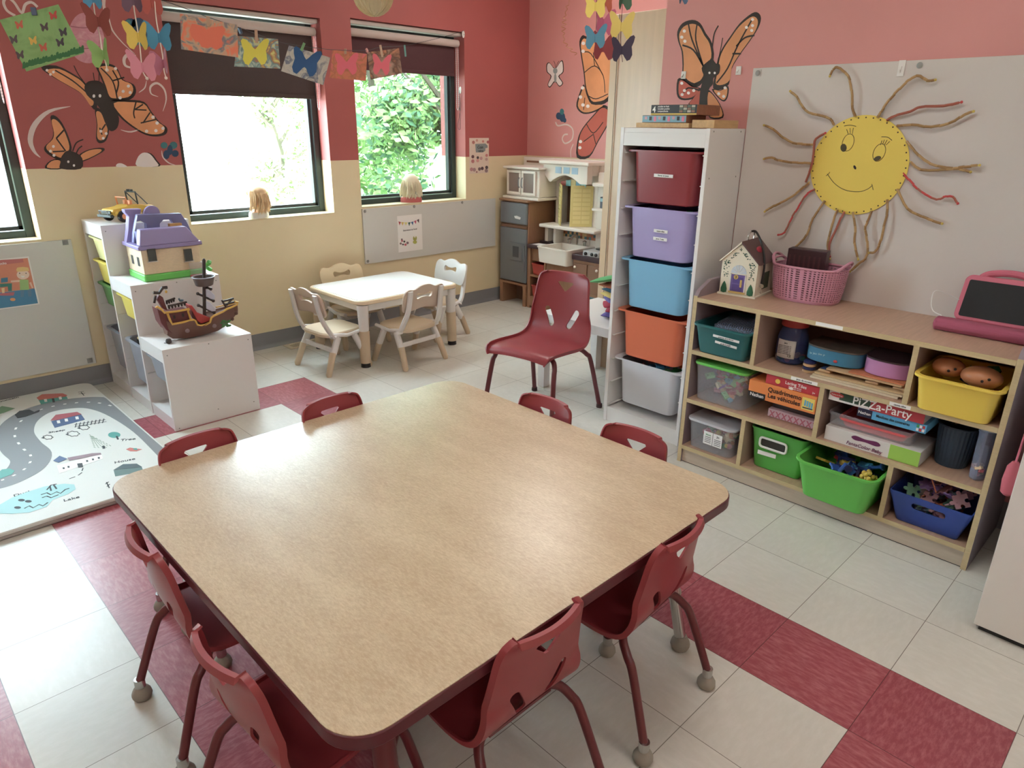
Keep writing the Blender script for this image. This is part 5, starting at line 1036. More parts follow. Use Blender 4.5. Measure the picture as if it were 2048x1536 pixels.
for (u, v, r_, c) in ((365, 900, 24, (110, 90, 90)), (370, 950, 30, (196, 90, 110)), (330, 1030, 34, (150, 120, 120)), (440, 970, 30, (80, 90, 80)), (475, 1065, 36, (200, 90, 110)), (540, 1010, 38, (140, 110, 120)), (400, 1060, 26, (70, 66, 70))):
    wp_([px2(u+r_*cos(a), v+r_*sin(a)) for a in [2*pi*i/10 for i in range(10)]], y, M('pst_%d' % (u+v), c, .6), t, 'printed_figure')
fy = M('frog_yellow', (176, 178, 60), .6)
for (u, v, a_, b_) in ((730, 870, 22, 60), (800, 865, 22, 60), (765, 900, 45, 40), (765, 985, 62, 55)): wp_([px2(u+a_*cos(a), v+b_*sin(a)) for a in [2*pi*i/12 for i in range(12)]], y-.0002*(v > 950), fy, t, 'printed_rabbit')
# poster right of window: children
t = wpanel('poster', 'beige poster with children\'s figures and a grey heading right of the right-hand window', 1.962, 2.172, 1.078, 1.350, YB-.0022, M('poster_beige', (222, 200, 180), .7)); y = YB-.0030
def px3(zx, zy): p = aty(920+zx/15.36, 260+zy/15.36, YB-.003); return (p.x, p.z)
wp_([px3(*q) for q in ((470, 430), (780, 415), (850, 480), (850, 545), (780, 560), (780, 640), (700, 690), (490, 690))], y, M('poster_grey', (130, 140, 140), .6), t, 'grey_heading')
a = px3(620, 570); text('Coin', .032, (a[0], y-.0002, a[1]), (1, 0, -.02), (0, 0, 1), ink, t, shear=.2); a = px3(640, 670); text('calme', .024, (a[0], y-.0002, a[1]), (1, 0, -.02), (0, 0, 1), ink, t)
for (u, v, r_, c) in ((415, 380, 45, (190, 120, 110)), (710, 350, 32, (206, 130, 120)), (860, 370, 40, (180, 90, 96)), (520, 320, 35, (206, 150, 130)), (395, 820, 45, (110, 70, 70)), (395, 960, 50, (190, 120, 120)), (548, 850, 38, (70, 60, 60)), (545, 940, 45, (214, 150, 140)), (650, 870, 45, (200, 150, 150)), (820, 780, 40, (200, 120, 120)), (815, 900, 40, (190, 150, 140)), (355, 1210, 50, (186, 130, 130)), (440, 1220, 50, (170, 130, 130)), (600, 1200, 45, (120, 96, 96)), (685, 1180, 45, (90, 66, 66)), (820, 1150, 45, (80, 66, 66)), (810, 1250, 50, (150, 120, 120)), (515, 1290, 25, (160, 100, 96))):
    wp_([px3(u+r_*cos(a), v+1.2*r_*sin(a)) for a in [2*pi*i/10 for i in range(10)]], y, M('psq_%d' % (u+v), c, .6), t, 'printed_child')
# poster on the left board: child and blocks
t = wpanel('poster', 'orange and blue poster of a cartoon child with blocks on the left whiteboard', -1.46, -1.135, .512, .77, YB-.0136, paper); y = YB-.0144
def px4(zx, zy): p = aty(zx/10.97, 500+zy/10.97, YB-.014); return (p.x, p.z)
def clipx(P): return [(max(x, -1.455), z) for x, z in P]
wp_([(-1.452, .562 if False else .60), (-1.142, .60), (-1.142, .762), (-1.452, .762)], y, M('poster_orange', (214, 130, 96), .6), t, 'orange_field'); wp_([(-1.452, .518), (-1.142, .518), (-1.142, .5995), (-1.452, .5995)], y, M('poster_blue', (60, 130, 170), .6), t, 'blue_field')
wp_([px4(*q) for q in ((0, 220), (500, 190), (520, 270), (0, 330))], y-.0002, M('poster_rose', (190, 100, 96), .6), t, 'heading_band'); text('share your blocks', .017, (-1.30, y-.0009, .742), (1, 0, 0), (0, 0, 1), paper, t)
y -= .0004
for nm, P, c in (('printed_hair', [(355, 430), (380, 385), (500, 370), (620, 385), (640, 460), (500, 470), (370, 475)], (226, 190, 110)), ('printed_shirt', [(430, 650), (620, 650), (640, 870), (440, 880)], (150, 190, 110)), ('printed_arm', [(235, 670), (430, 655), (430, 700), (240, 710)], (232, 196, 170)), ('printed_leg', [(450, 880), (530, 880), (520, 1030), (450, 1030)], (90, 130, 160)), ('printed_leg', [(600, 870), (690, 860), (690, 1020), (620, 1020)], (90, 130, 160)), ('printed_arm', [(640, 720), (680, 700), (730, 830), (700, 840)], (232, 196, 170)), ('printed_block', [(20, 620), (170, 600), (170, 700), (20, 720)], (60, 130, 160)), ('printed_block', [(0, 740), (260, 730), (260, 900), (180, 900), (170, 800), (0, 820)], (40, 120, 110)), ('printed_block', [(30, 840), (100, 830), (100, 940), (50, 950)], (232, 206, 150)), ('printed_block', [(0, 950), (320, 920), (300, 1000), (0, 1000)], (190, 100, 110)), ('printed_ball', [(280+60*cos(a), 1085+35*sin(a)) for a in [2*pi*i/14 for i in range(14)]], (230, 150, 80))):
    wp_([px4(*q) for q in P], y, M('pb_%d' % (c[0]*3+c[1]+c[2]*2), c, .6), t, nm)
wp_([px4(505+140*cos(a), 540+105*sin(a)) for a in [2*pi*i/18 for i in range(18)]], y+.00015, M('poster_skin', (232, 204, 186), .6), t, 'printed_face')
for u in (430, 570): wp_([px4(u+12*cos(a), 510+14*sin(a)) for a in [2*pi*i/8 for i in range(8)]], y-.0004, ink, t, 'printed_eye')
wp_([px4(*q) for q in ((450, 565), (550, 565), (520, 600), (480, 600))], y-.0004, paper, t, 'printed_smile')
# ================================================================ TALL CREAM CUPBOARD IN THE ALCOVE
gc = M('glossy_cream', (216, 188, 154), .3, noise=.05, scale=6, stretch=(1, 6, .4))
t = T('tall_cupboard', 'tall glossy cream laminate panel standing behind the white side table', 'cupboard', (1.7, 1.72, 0))
MB().box(1.494, 1.92, YN+.005, 2.012, .0, 2.022, gc).build('cupboard_body', t, bevel=.002)
b = MB(); b.box(1.4935-.004, 1.4935, 1.955, 2.012, .0, 2.02, M('cream_trim', (214, 182, 144), .3)); b.build('edge_trim', t, bevel=.0015); MB().box(1.488, 1.4928, 1.962, 1.966, .0, 2.02, M('trim_groove', (130, 108, 84), .6)).build('trim_groove', t)
# ================================================================ PLAY KITCHEN
kb, kb2, kw, kgy = M('kitchen_brown', (158, 112, 78), .5, noise=.05, scale=12, stretch=(6, 6, 1)), M('kitchen_brown_dark', (132, 92, 66), .5), M('kitchen_white', (230, 220, 208), .42), M('kitchen_grey', (116, 120, 126), .38)
kdk = M('kitchen_plum', (66, 42, 48), .4); ky = M('shutter_yellow', (226, 210, 128), .5)
K_ = T('play_kitchen', 'cream and brown plastic play kitchen with grey fridge and yellow shutters in the corner', 'play kitchen', (2.42, 3.15, 0))
b = MB(); b.box(2.25, 2.58, 3.385, 3.42, 0, .172, kb); b.box(2.25, 2.58, 3.665, 3.70, 0, .172, kb); b.box(2.25, 2.585, 3.38, 3.705, .1725, .19, kb); b.box(2.42, 2.58, 3.4205, 3.6645, 0, .172, kb2); b.build('fridge_base', K_)
MB().box(2.27, 2.585, 3.385, 3.70, .1905, .86, kb).build('fridge_body', K_, bevel=.006); MB().box(2.245, 2.585, 3.375, 3.71, .8605, .878, kb).build('fridge_top', K_, bevel=.004)
d = MB().box(2.248, 2.2695, 3.388, 3.698, .20, .645, kgy).build('fridge_door', K_, bevel=.006)
MB().box(2.240, 2.2478, 3.43, 3.57, .38, .53, kgy).build('dispenser_frame', d, bevel=.004); MB().box(2.2385, 2.2398, 3.465, 3.535, .41, .50, M('kitchen_grey_dark', (74, 78, 84), .5)).build('dispenser_recess', d); MB().box(2.236, 2.2475, 3.395, 3.41, .30, .52, kgy).build('door_handle', d, bevel=.003)
MB().box(2.255, 2.2695, 3.388, 3.698, .650, .672, kb2).build('door_gap', K_)
d = MB().box(2.248, 2.2695, 3.388, 3.698, .680, .852, kgy).build('freezer_door', K_, bevel=.008)
MB().prism([(2.2475, 3.52, .727), (2.2475, 3.46, .722), (2.2475, 3.452, .740), (2.2475, 3.50, .750), (2.2475, 3.53, .745)], (-.001, 0, 0), paper).build('torn_sticker', d)
# wall cabinet over the fridge
MB().box(2.30, 2.585, 3.30, 3.68, .90, 1.115, kw).build('microwave_body', K_, bevel=.008); MB().box(2.275, 2.587, 3.285, 3.70, 1.1155, 1.135, kw).build('microwave_top', K_, bevel=.006); MB().box(2.275, 2.587, 3.285, 3.70, .879, .8995, kw).build('microwave_foot', K_, bevel=.004)
for y0, y1 in ((3.50, 3.66), (3.335, 3.49)):
    d = MB(); 
    for q in ((y0, y1, .915, .935), (y0, y1, 1.085, 1.105), (y0, y0+.02, .9355, 1.0845), (y1-.02, y1, .9355, 1.0845)): d.box(2.285, 2.2995, *q, kw)
    d = d.build('microwave_door', K_, bevel=.002); MB().box(2.291, 2.294, y0+.0205, y1-.0205, .9355, 1.0845, M('smoky_pane', (150, 128, 118), .2, alpha=.75)).build('door_pane', d)
    hy = y0+.012 if y0 > 3.45 else y1-.012; MB().tube([(2.283, hy, .97), (2.272, hy, .985), (2.272, hy, 1.035), (2.283, hy, 1.05)], .004, kgy, 6).build('door_handle', d)
# back panel with shuttered window
b = MB(); b.box(2.50, 2.585, 3.235, 3.30, .50, 1.19, kw); b.box(2.50, 2.585, 2.84, 2.92, .50, 1.19, kw); b.box(2.50, 2.585, 2.92, 3.235, 1.02, 1.19, kw); b.box(2.50, 2.585, 2.92, 3.235, .50, .70, kw); b.build('back_panel', K_, bevel=.004)
MB().box(2.57, 2.583, 2.921, 3.234, .701, 1.019, kb2).build('window_back', K_)
b = MB(); P = [(2.36, 3.32, 1.165), (2.36, 3.32, 1.10), (2.36, 3.255, 1.03), (2.36, 3.235, 1.03)]+[(2.36, 3.235-.30*i/12, 1.03+.055*sin(pi*i/12)) for i in range(13)]+[(2.36, 2.915, 1.03), (2.36, 2.86, 1.03), (2.36, 2.86, 1.165)]
b.prism(P, (.06, 0, 0), kw); b.box(2.4205, 2.585, 2.86, 3.32, 1.09, 1.165, kw); b.build('canopy', K_, bevel=.004); MB().box(2.33, 2.587, 2.83, 3.345, 1.1655, 1.195, kw).build('canopy_top', K_, bevel=.008)
for i in range(3): y = 2.955+.085*i; MB().box(2.3575, 2.3595, y, y+.062, 1.10, 1.148, M('sky_pane', (150, 180, 206), .3)).build('transom_pane', K_)
b = MB()
for i in range(5): c = [(206, 90, 80), (120, 180, 190), (226, 200, 120), (110, 170, 196), (130, 190, 190)][i]; y = 3.195-.052*i; z0 = 1.022; b.prism([(2.44, y, z0-.02), (2.44, y-.048, z0-.02), (2.44, y-.048, z0+.01+.02*sin(pi*(i+1)/5)), (2.44, y, z0+.01+.02*sin(pi*i/5))], (.004, 0, 0), M('stained_%d' % i, c, .3))
b.build('stained_glass_arch', K_)
def shutter(y0, y1, x0, x1):
    a, c = Vector((x0, y0, 0)), Vector((x1, y1, 0)); r = (c-a); L_ = r.length; r.normalize(); n = Vector((r.y, -r.x, 0)); zb, zt = .70, 1.015
    def q(u, z, d): return a+r*(u*L_)+n*d+Vector((0, 0, z))
    b = MB(); b.prism([q(0, zb, 0), q(1, zb, 0), q(1, zt, 0), q(0, zt, 0)], n*.010, ky); s_ = b.build('shutter', K_, bevel=.002)
    b = MB()
    for k in (0, 1):
        for j in range(8):
            u0 = .12+.40*k; z0 = zb+.025+.034*j
            for d in (-.004, .0101): b.prism([q(u0, z0, d), q(u0+.36, z0, d), q(u0+.36, z0+.027, d), q(u0, z0+.027, d)], n*.004, M('louvre_yellow', (236, 222, 146), .5))
    tag(b.build('louvres', s_))
shutter(3.245, 3.11, 2.49, 2.36); shutter(2.90, 3.02, 2.49, 2.36)
MB().box(2.33, 2.4995, 2.74, 3.325, .672, .6975, kw).build('window_ledge', K_, bevel=.006)
MB().box(2.40, 2.4995, 3.285, 3.32, .53, .6715, kw).build('ledge_post', K_); MB().box(2.40, 2.4995, 3.20, 3.225, .53, .6715, kw).build('ledge_post', K_)
b = MB(); rn = random.Random(8)
for i in range(16):
    for j in range(3): c = [(74, 130, 140), (196, 120, 80), (60, 96, 110), (216, 180, 120), (150, 90, 66)][rn.randrange(5)]; b.box(2.496, 2.4995, 2.86+.023*i, 2.882+.023*i, .595+.022*j, .616+.022*j, M('tile_%d' % c[0], c, .4))
tag(b.build('backsplash_tiles', K_), kind='stuff')
# sink, counters, stove
sk = MB().tub((2.31, 3.02, .425), .30, .32, .125, kw, taper=.94, rim=.006, r=.02, t=.02).build('sink', K_); b = MB()
for y, h in ((3.02, .06), (2.94, .03), (3.10, .03)):
    if h > .05: b.tube(smoothpts([(2.46, y, .548), (2.46, y, .61), (2.43, y, .63), (2.39, y, .61), (2.385, y, .595)], 4), .009, chrome, 8)
    else: b.lathe([(.014, 0), (.012, .02), (.018, .035), (.004, .045)], (2.46, y, .548), chrome, 12)
b.build('tap', K_); MB().box(2.4605-.02, 2.4995, 2.86, 3.19, .535, .5475, kw).build('sink_back', K_)
MB().box(2.24, 2.4995, 3.19, 3.374, .505, .535, kdk).build('counter_left', K_, bevel=.006); MB().box(2.38, 2.48, 3.22, 3.36, .5355, .552, kdk).build('hob_pad', K_, bevel=.004); MB().prism([(2.26, 3.22, .5356), (2.26, 3.33, .5356), (2.34, 3.33, .5356), (2.34, 3.24, .5356)], (0, 0, .001), paper).build('counter_sticker', K_)
MB().box(2.20, 2.4995, 2.56, 2.845, .485, .53, kdk).build('counter_right', K_, bevel=.006)
b = MB().box(2.19, 2.47, 2.575, 2.73, .5305, .57, M('stove_silver', (168, 168, 170), .35)).build('stove', K_, bevel=.004)
for y in (2.70, 2.64, 2.60): MB().lathe([(.013, 0), (.012, .008), (.005, .011)], (2.1895, y, .55), black, 14, axis=(-1, 0, 0)).build('knob', b)
MB().lathe([(.05, 0), (.05, .006), (.03, .008)], (2.33, 2.655, .5705), black, 20).build('burner', b)
# lower cabinets
b = MB(); b.box(2.26, 2.30, 3.345, 3.374, 0, .504, kb); b.box(2.30, 2.58, 3.36, 3.374, 0, .504, kb); b.box(2.28, 2.58, 3.19, 3.344, .40, .504, kb); b.box(2.26, 2.58, 3.19, 3.344, .27, .285, kb); b.box(2.26, 2.58, 3.19, 3.344, .02, .10, kb); b.box(2.26, 2.58, 3.175, 3.1895, 0, .504, kb); b.box(2.50, 2.58, 3.19, 3.344, .10, .40, kb2); b.build('shelf_column', K_)
kr = M('kitchen_red_bin', (190, 62, 52), .4)
for z in (.103, .2855): MB().tub((2.37, 3.267, z), .21, .14, .095, kr, taper=.9, rim=.004, r=.012).build('red_bin', K_)
b = MB(); b.box(2.27, 2.58, 2.86, 3.174, .0, .42, kb); b.build('sink_cabinet', K_, bevel=.003)
b = MB(); b.box(2.22, 2.58, 2.57, 2.845, 0, .484, kb); cab_ = b.build('stove_cabinet', K_, bevel=.003)
for y0, y1 in ((2.70, 2.835), (2.58, 2.69)): 
    d = MB().box(2.210, 2.2195, y0, y1, .24, .46, kb2).build('cabinet_door', K_, bevel=.003); MB().ball((2.205, y1-.02 if y0 > 2.65 else y0+.02, .43), .011, kw, 10).build('knob', d)
MB().box(2.208, 2.2195, 2.58, 2.835, .05, .22, M('oven_teal', (60, 96, 104), .4)).build('oven_door', K_, bevel=.003)
# right tower with phone
MB().box(2.46, 2.585, 2.58, 2.835, .53, 1.12, kw).build('right_tower', K_, bevel=.006); MB().box(2.38, 2.587, 2.57, 2.827, 1.02, 1.045, kw).build('right_tower_ledge', K_, bevel=.006); MB().box(2.38, 2.4595, 2.62, 2.82, .84, .86, kw).build('phone_ledge', K_, bevel=.003)
MB().box(2.56, 2.588, 2.57, 3.74, 1.12, 1.20, kw).build('top_rail', K_, bevel=.003)
MB().box(2.556, 2.5595, 3.36, 3.70, 1.155, 1.17, kb2).build('rail_slot', K_)
t = MB(); t.box(2.42, 2.455, 2.735, 2.775, .861, .945, M('phone_grey', (88, 92, 104), .4)); ph = t.build('toy_phone', K_, bevel=.004)
MB().box(2.4185, 2.4195, 2.74, 2.77, .91, .935, M('phone_screen', (150, 190, 200), .3)).build('phone_screen', ph)
# ================================================================ DOLL HEADS ON THE SILLS
def doll(lab, x, y, z, skin, hair, top, seed, turn):
    rn = random.Random(seed); t = T('doll_bust', lab, 'doll', (x, y, z), turn, 'doll busts on the window sills')
    b = MB(); L = []
    for k, (rx, ry, zz) in enumerate(((.078, .045, 0), (.080, .047, .018), (.074, .043, .038), (.045, .03, .052), (.024, .024, .062), (.022, .022, .085), (.030, .032, .098), (.044, .046, .118), (.050, .052, .142), (.046, .050, .168), (.03, .034, .186), (.008, .01, .193))):
        L.append([Vector((rx*cos(a), ry*sin(a), zz)) for a in [2*pi*i/24 for i in range(24)]])
    b.loops(L, skin); b.build('bust', t, world=False)
    MB().loops([[Vector((rx*cos(a), ry*sin(a), zz)) for a in [2*pi*i/24 for i in range(24)]] for rx, ry, zz in ((.0815, .0485, .0), (.0835, .0505, .018), (.077, .046, .036), (.06, .036, .044))], top, caps=(False, False)).build('dress_top', t, world=False)
    f = MB(); f.ball((0, .052, .138), (.006, .009, .007), skin, 8); f.build('nose', t, world=False)
    for s in (-1, 1): MB().ball((s*.018, .046, .150), (.007, .005, .005), ink, 8).build('eye', t, world=False)
    MB().ball((0, .047, .118), (.012, .005, .004), M('doll_lip', (190, 70, 90), .4), 8).build('mouth', t, world=False)
    h = MB(); h.ball((0, -.006, .156), (.060, .060, .052), hair, 16)
    for i in range(150):
        a = rn.uniform(pi*.95, pi*2.05) if i < 120 else rn.uniform(0, 2*pi); r0 = .05
        p0 = Vector((r0*.5*cos(a), r0*.5*sin(a), .192)); p1 = Vector((r0*1.15*cos(a), r0*1.15*sin(a), .165)); q = rn.uniform(1.0, 1.65)
        p2 = Vector((r0*q*cos(a+.1), r0*q*sin(a+.1)*.95, rn.uniform(.09, .12))); p3 = Vector((r0*q*1.05*cos(a+rn.uniform(-.2, .2)), r0*q*sin(a)*.9, rn.uniform(.025, .08)))
        if i >= 120 and sin(a) > .2: p3 = p2; p2 = p1.lerp(p2, .3); p3 = p2+Vector((0, 0, -.01))
        h.tube(smoothpts([p0, p1, p2, p3], 3), [.0032]*9+[.0012], hair, 4)
    h.build('hair', t, world=False)
dh = M('doll_hair_blond', (236, 220, 186), .7)
doll('blond doll bust on the sill of the middle window, lost in the glare', .185, YB+.055, WIN[1][2]+.0065, M('doll_skin', (232, 190, 160), .5), M('doll_hair_honey', (226, 190, 140), .7), M('doll_pale_top', (214, 214, 206), .6), 1, .5)
doll('pale blond doll bust in a coral top on the sill of the right-hand window', 1.415, YB+.055, WIN[2][2]+.0065, M('doll_skin', (232, 190, 160), .5), dh, M('doll_coral_top', (206, 96, 96), .6), 2, -.5)
# ================================================================ PAINTED BUTTERFLIES AND SWIRLS ON THE WALLS
mo, mo2, mdk, mwt = M('mural_orange', (228, 146, 84), .6, noise=.15, scale=4), M('mural_orange_red', (196, 84, 62), .6, noise=.1, scale=4), M('mural_black', (50, 38, 34), .65), M('mural_white', (236, 226, 222), .65)
class Mural:
    def __init__(s, f, nrm, zoom): s.f = f; s.n = Vector(nrm); s.zoom = zoom
    def P(s, L, d): return [s.f(a, c)+s.n*d for a, c in L]
    def poly(s, mb, L, m, d=.0006, sm=True):
        P = s.P(L, d)
        if sm: P = smoothpts(P, 3, closed=True)
        mb.prism(P, s.n*.0003, m)
    def line(s, mb, L, w, m, d=.0015, k=4):
        P = smoothpts(s.P(L, d), k); N = len(P); rows = []
        for i, p in enumerate(P):
            tn = (P[min(i+1, N-1)]-P[max(i-1, 0)]).normalized(); side = tn.cross(s.n); ww = w[0]+(w[1]-w[0])*i/(N-1) if isinstance(w, tuple) else w
            if isinstance(w, tuple) and len(w) == 3: ww = w[0]+(w[1]-w[0])*sin(pi*i/(N-1))
            rows.append([p+side*ww, p-side*ww, p-side*ww+s.n*.0003, p+side*ww+s.n*.0003])
        mb.loops(rows, m)
    def wing(s, mb, L, m, k=.86, veins=(), dots=(), cen=None, dr=9):
        s.poly(mb, L, mdk); c = (sum(p[0] for p in L)/len(L), sum(p[1] for p in L)/len(L)) if cen is None else cen
        s.poly(mb, [(c[0]+(x-c[0])*k, c[1]+(y-c[1])*k) for x, y in L], m, .0010)
        for v in veins: s.line(mb, v, .0035, mdk, .0014)
        for u, v in dots: s.poly(mb, [(u+dr*cos(a), v+dr*sin(a)) for a in [2*pi*i/8 for i in range(8)]], mwt, .0018, sm=False)
MA = Mural(lambda a, c: aty(a/4.2675, c/4.2675, YB), (0, -1, 0), 1)
b = MB()
MA.wing(b, [(350, 575), (480, 560), (640, 640), (720, 700), (790, 800), (830, 900), (800, 935), (740, 850), (680, 790), (560, 720), (440, 650)], mo, .84, [[(470, 600), (620, 690), (740, 790)]], [(400, 600), (455, 615), (430, 635)], dr=12)
MA.wing(b, [(820, 560), (900, 540), (975, 560), (1010, 600), (1050, 680), (1140, 720), (1160, 790), (1110, 850), (980, 862), (925, 840), (890, 740), (850, 640)], mo, .86, [[(860, 580), (960, 690), (1000, 840)], [(960, 600), (1010, 700), (990, 800)], [(960, 690), (1060, 660)]], [(1110, 790), (1025, 835), (1095, 735), (985, 585), (1050, 780)], dr=14)
MA.wing(b, [(935, 862), (1100, 852), (1230, 870), (1290, 950), (1360, 1040), (1425, 1090), (1415, 1145), (1340, 1165), (1240, 1150), (1120, 1080), (1010, 985)], mo, .88, [[(1160, 870), (1140, 960), (1150, 1010)], [(1150, 935), (1250, 940)], [(1150, 935), (1220, 890)], [(1220, 1050), (1280, 960)], [(1200, 1050), (1330, 1020)]], [(1250, 1120), (1330, 1115), (1390, 1095), (1340, 1050), (1305, 1000)], dr=15)
MA.wing(b, [(810, 930), (860, 935), (900, 1030), (930, 1110), (905, 1200), (850, 1222), (820, 1180), (825, 1060)], mo, .82, [[(860, 1120), (900, 1060)], [(850, 1090), (870, 1150)]], [(880, 1180), (860, 1120), (905, 1140)], dr=13)
MA.poly(b, [(720, 740), (755, 695), (840, 690), (890, 730), (905, 790), (935, 840), (985, 940), (1015, 1010), (1000, 1090), (950, 1120), (910, 1080), (870, 960), (815, 880), (740, 810)], mdk, .0022)
for q in ((800, 820), (852, 818)): MA.poly(b, [(q[0]+12*cos(a), q[1]+15*sin(a)) for a in [2*pi*i/10 for i in range(10)]], mwt, .0028, sm=False)
for q in ([(630, 560), (665, 630), (715, 700)], [(795, 620), (805, 690)], [(845, 610), (845, 690)]): MA.line(b, q, .002, mdk)
tag(b.build('painted_butterfly'), 'big orange monarch butterfly painted on the red wall between the left windows', 'wall painting')
b = MB()
MA.wing(b, [(430, 1000), (470, 988), (530, 1050), (590, 1180), (610, 1290), (540, 1350), (515, 1375), (400, 1310), (378, 1255), (440, 1190), (455, 1120)], mo, .84, [[(480, 1180), (560, 1290)], [(480, 1180), (545, 1110)], [(450, 1295), (550, 1290)]], [(430, 1290), (460, 1325), (455, 1250)], dr=13)
MA.wing(b, [(665, 1330), (760, 1275), (880, 1262), (872, 1300), (690, 1385)], mo, .78); MA.wing(b, [(385, 1438), (430, 1370), (520, 1362), (540, 1438)], mo, .8)
MA.poly(b, [(530, 1330), (570, 1288), (640, 1300), (700, 1350), (690, 1440), (520, 1440), (515, 1390)], mdk, .0022)
for q in ((582, 1380), (630, 1412)): MA.poly(b, [(q[0]+10*cos(a), q[1]+11*sin(a)) for a in [2*pi*i/10 for i in range(10)]], mwt, .0028, sm=False)
for q in ([(620, 1290), (650, 1220), (710, 1190)], [(650, 1310), (670, 1270), (700, 1245)]): MA.line(b, q, .003, mdk)
tag(b.build('painted_butterfly'), 'orange butterfly painted lower left, its body cut by the cream wall band', 'wall painting')
b = MB(); MA.poly(b, [(1170, 1419), (1175, 1350), (1220, 1305), (1290, 1310), (1340, 1370), (1362, 1419)], mdk, .0006); MA.poly(b, [(1170, 1419), (1172, 1350), (1215, 1305), (1275, 1312), (1325, 1370), (1345, 1419)], mwt, .001); MA.poly(b, [(995, 1424), (1000, 1398), (1040, 1395), (1085, 1424)], mwt, .001); tag(b.build('painted_butterfly'), 'top halves of white butterfly wings painted just above the cream band', 'wall painting')
tq, tq2 = M('mural_teal', (50, 126, 132), .6), M('mural_deep_blue', (38, 74, 110), .6)
b = MB()
for cx, cy, rx, ry, m in ((1400, 1240, 30, 28, tq), (1480, 1240, 34, 32, tq), (1420, 1320, 28, 40, tq2), (1495, 1310, 30, 30, tq2), (1450, 1280, 24, 44, tq2)): MA.poly(b, [(cx+rx*cos(a), cy+ry*sin(a)) for a in [2*pi*i/10 for i in range(10)]], m, .0008+.0003*(rx < 30), sm=False)
tag(b.build('painted_butterfly'), 'small teal and blue butterfly painted beside the middle window', 'wall painting')
b = MB()
for cx, cy, rx, ry, m in ((1110, 200, 50, 45, tq2), (1180, 210, 60, 60, tq2), (1095, 190, 24, 24, tq), (1250, 260, 60, 60, tq2), (1150, 330, 60, 60, tq), (1240, 360, 50, 50, tq)): MA.poly(b, [(cx+rx*cos(a), cy+ry*sin(a)) for a in [2*pi*i/10 for i in range(10)]], m, .0008+.0004*(rx < 30), sm=False)
tag(b.build('painted_butterfly'), 'dark teal butterfly painted behind the yellow hanging paper butterfly', 'wall painting')
sw = M('mural_swirl', (218, 196, 190), .6)
for L, w, lab in (([(600, 908), (420, 950), (300, 1060), (258, 1190), (290, 1290), (345, 1345)], (.001, .012, 0), 'big pale crescent swirl painted at the far left of the red wall'),
                  ([(1160, 475), (1100, 462), (1060, 500), (1070, 560), (1135, 580)], (.003, .008, 0), 'pale curl painted beneath the yellow hanging butterfly'),
                  ([(1350, 825), (1290, 800), (1285, 740), (1340, 710), (1400, 760), (1418, 850), (1390, 950)], (.001, .006, 0), 'pale hook-shaped curl painted left of the middle window'),
                  ([(925, 160), (960, 260), (1050, 370), (1150, 460)], (.006, .001), 'thin pale line painted from the top down to the curl'),
                  ([(1250, 690), (1235, 750), (1185, 790)], (.001, .003, 0), 'short pale tick painted below the pink hanging butterflies'),
                  ([(1030, 1108), (1120, 1125), (1240, 1085)], (.001, .004, 0), 'short pale arc painted under the big butterfly\'s right wing'),
                  ([(890, -40), (885, 40), (900, 120)], (.009, .006), 'thick pale stroke painted at the top by the hanging butterflies'),
                  ([(1380, 1285), (1390, 1340), (1440, 1390), (1500, 1410)], (.001, .004, 0), 'pale tail line painted below the small teal butterfly'),
                  ([(130, 135), (60, 90), (30, 20), (60, -20), (120, 20), (185, 110), (215, 40), (270, 20), (320, 60)], (.006, .006), 'pale looping line painted above the green picture')):
    b = MB(); MA.line(b, L, w, sw, .0006); tag(b.build('painted_swirl'), lab, 'wall painting')
# near wall butterfly
MC = Mural(lambda a, c: atx(1060+a/4.096, c/4.096, XN), (-1, 0, 0), 1)
b = MB()
MC.wing(b, [(1208, 260), (1250, 190), (1330, 163), (1395, 190), (1440, 270), (1490, 350), (1505, 480), (1440, 550), (1430, 650), (1370, 715), (1300, 695), (1250, 640), (1250, 540), (1242, 420), (1215, 340)], mo, .88, [[(1300, 200), (1330, 330), (1420, 540)], [(1370, 200), (1360, 330), (1420, 540)], [(1250, 370), (1340, 410), (1420, 540)], [(1270, 640), (1330, 690), (1410, 660)]], [(1266, 255), (1245, 305), (1271, 338)], dr=14)
MC.wing(b, [(1520, 600), (1540, 480), (1580, 390), (1640, 300), (1720, 190), (1820, 108), (1870, 105), (1893, 150), (1870, 230), (1800, 340), (1720, 450), (1650, 570), (1630, 690), (1560, 735), (1500, 720)], mo, .88, [[(1820, 160), (1700, 380), (1620, 560), (1530, 680)], [(1690, 380), (1760, 310), (1840, 290)], [(1660, 440), (1730, 440)]], [(1825, 160), (1775, 225), (1825, 210), (1818, 250)], dr=13)
MC.wing(b, [(1210, 650), (1260, 650), (1330, 705), (1400, 722), (1390, 765), (1330, 812), (1240, 818), (1203, 770)], mo2, .82, [[(1390, 740), (1300, 720), (1260, 760)]], [(1245, 682), (1267, 742), (1300, 762), (1343, 742), (1248, 775)], dr=13)
MC.wing(b, [(1490, 730), (1560, 738), (1625, 705), (1622, 790), (1590, 832), (1540, 800)], mo, .8, (), [(1600, 720), (1548, 768), (1588, 790)], dr=13)
MC.wing(b, [(1455, 740), (1510, 780), (1570, 880), (1582, 965), (1475, 968), (1450, 870)], mo, .88); MC.wing(b, [(1400, 730), (1330, 812), (1300, 860), (1400, 870)], mo2, .86)
MC.poly(b, [(1408, 560), (1450, 510), (1495, 485), (1525, 520), (1557, 530), (1552, 600), (1505, 640), (1500, 690), (1465, 740), (1440, 900), (1390, 900), (1400, 720), (1430, 640)], mdk, .0022)
for q in ((1473, 597), (1516, 598)): MC.poly(b, [(q[0]+9*cos(a), q[1]+10*sin(a)) for a in [2*pi*i/10 for i in range(10)]], mwt, .0028, sm=False)
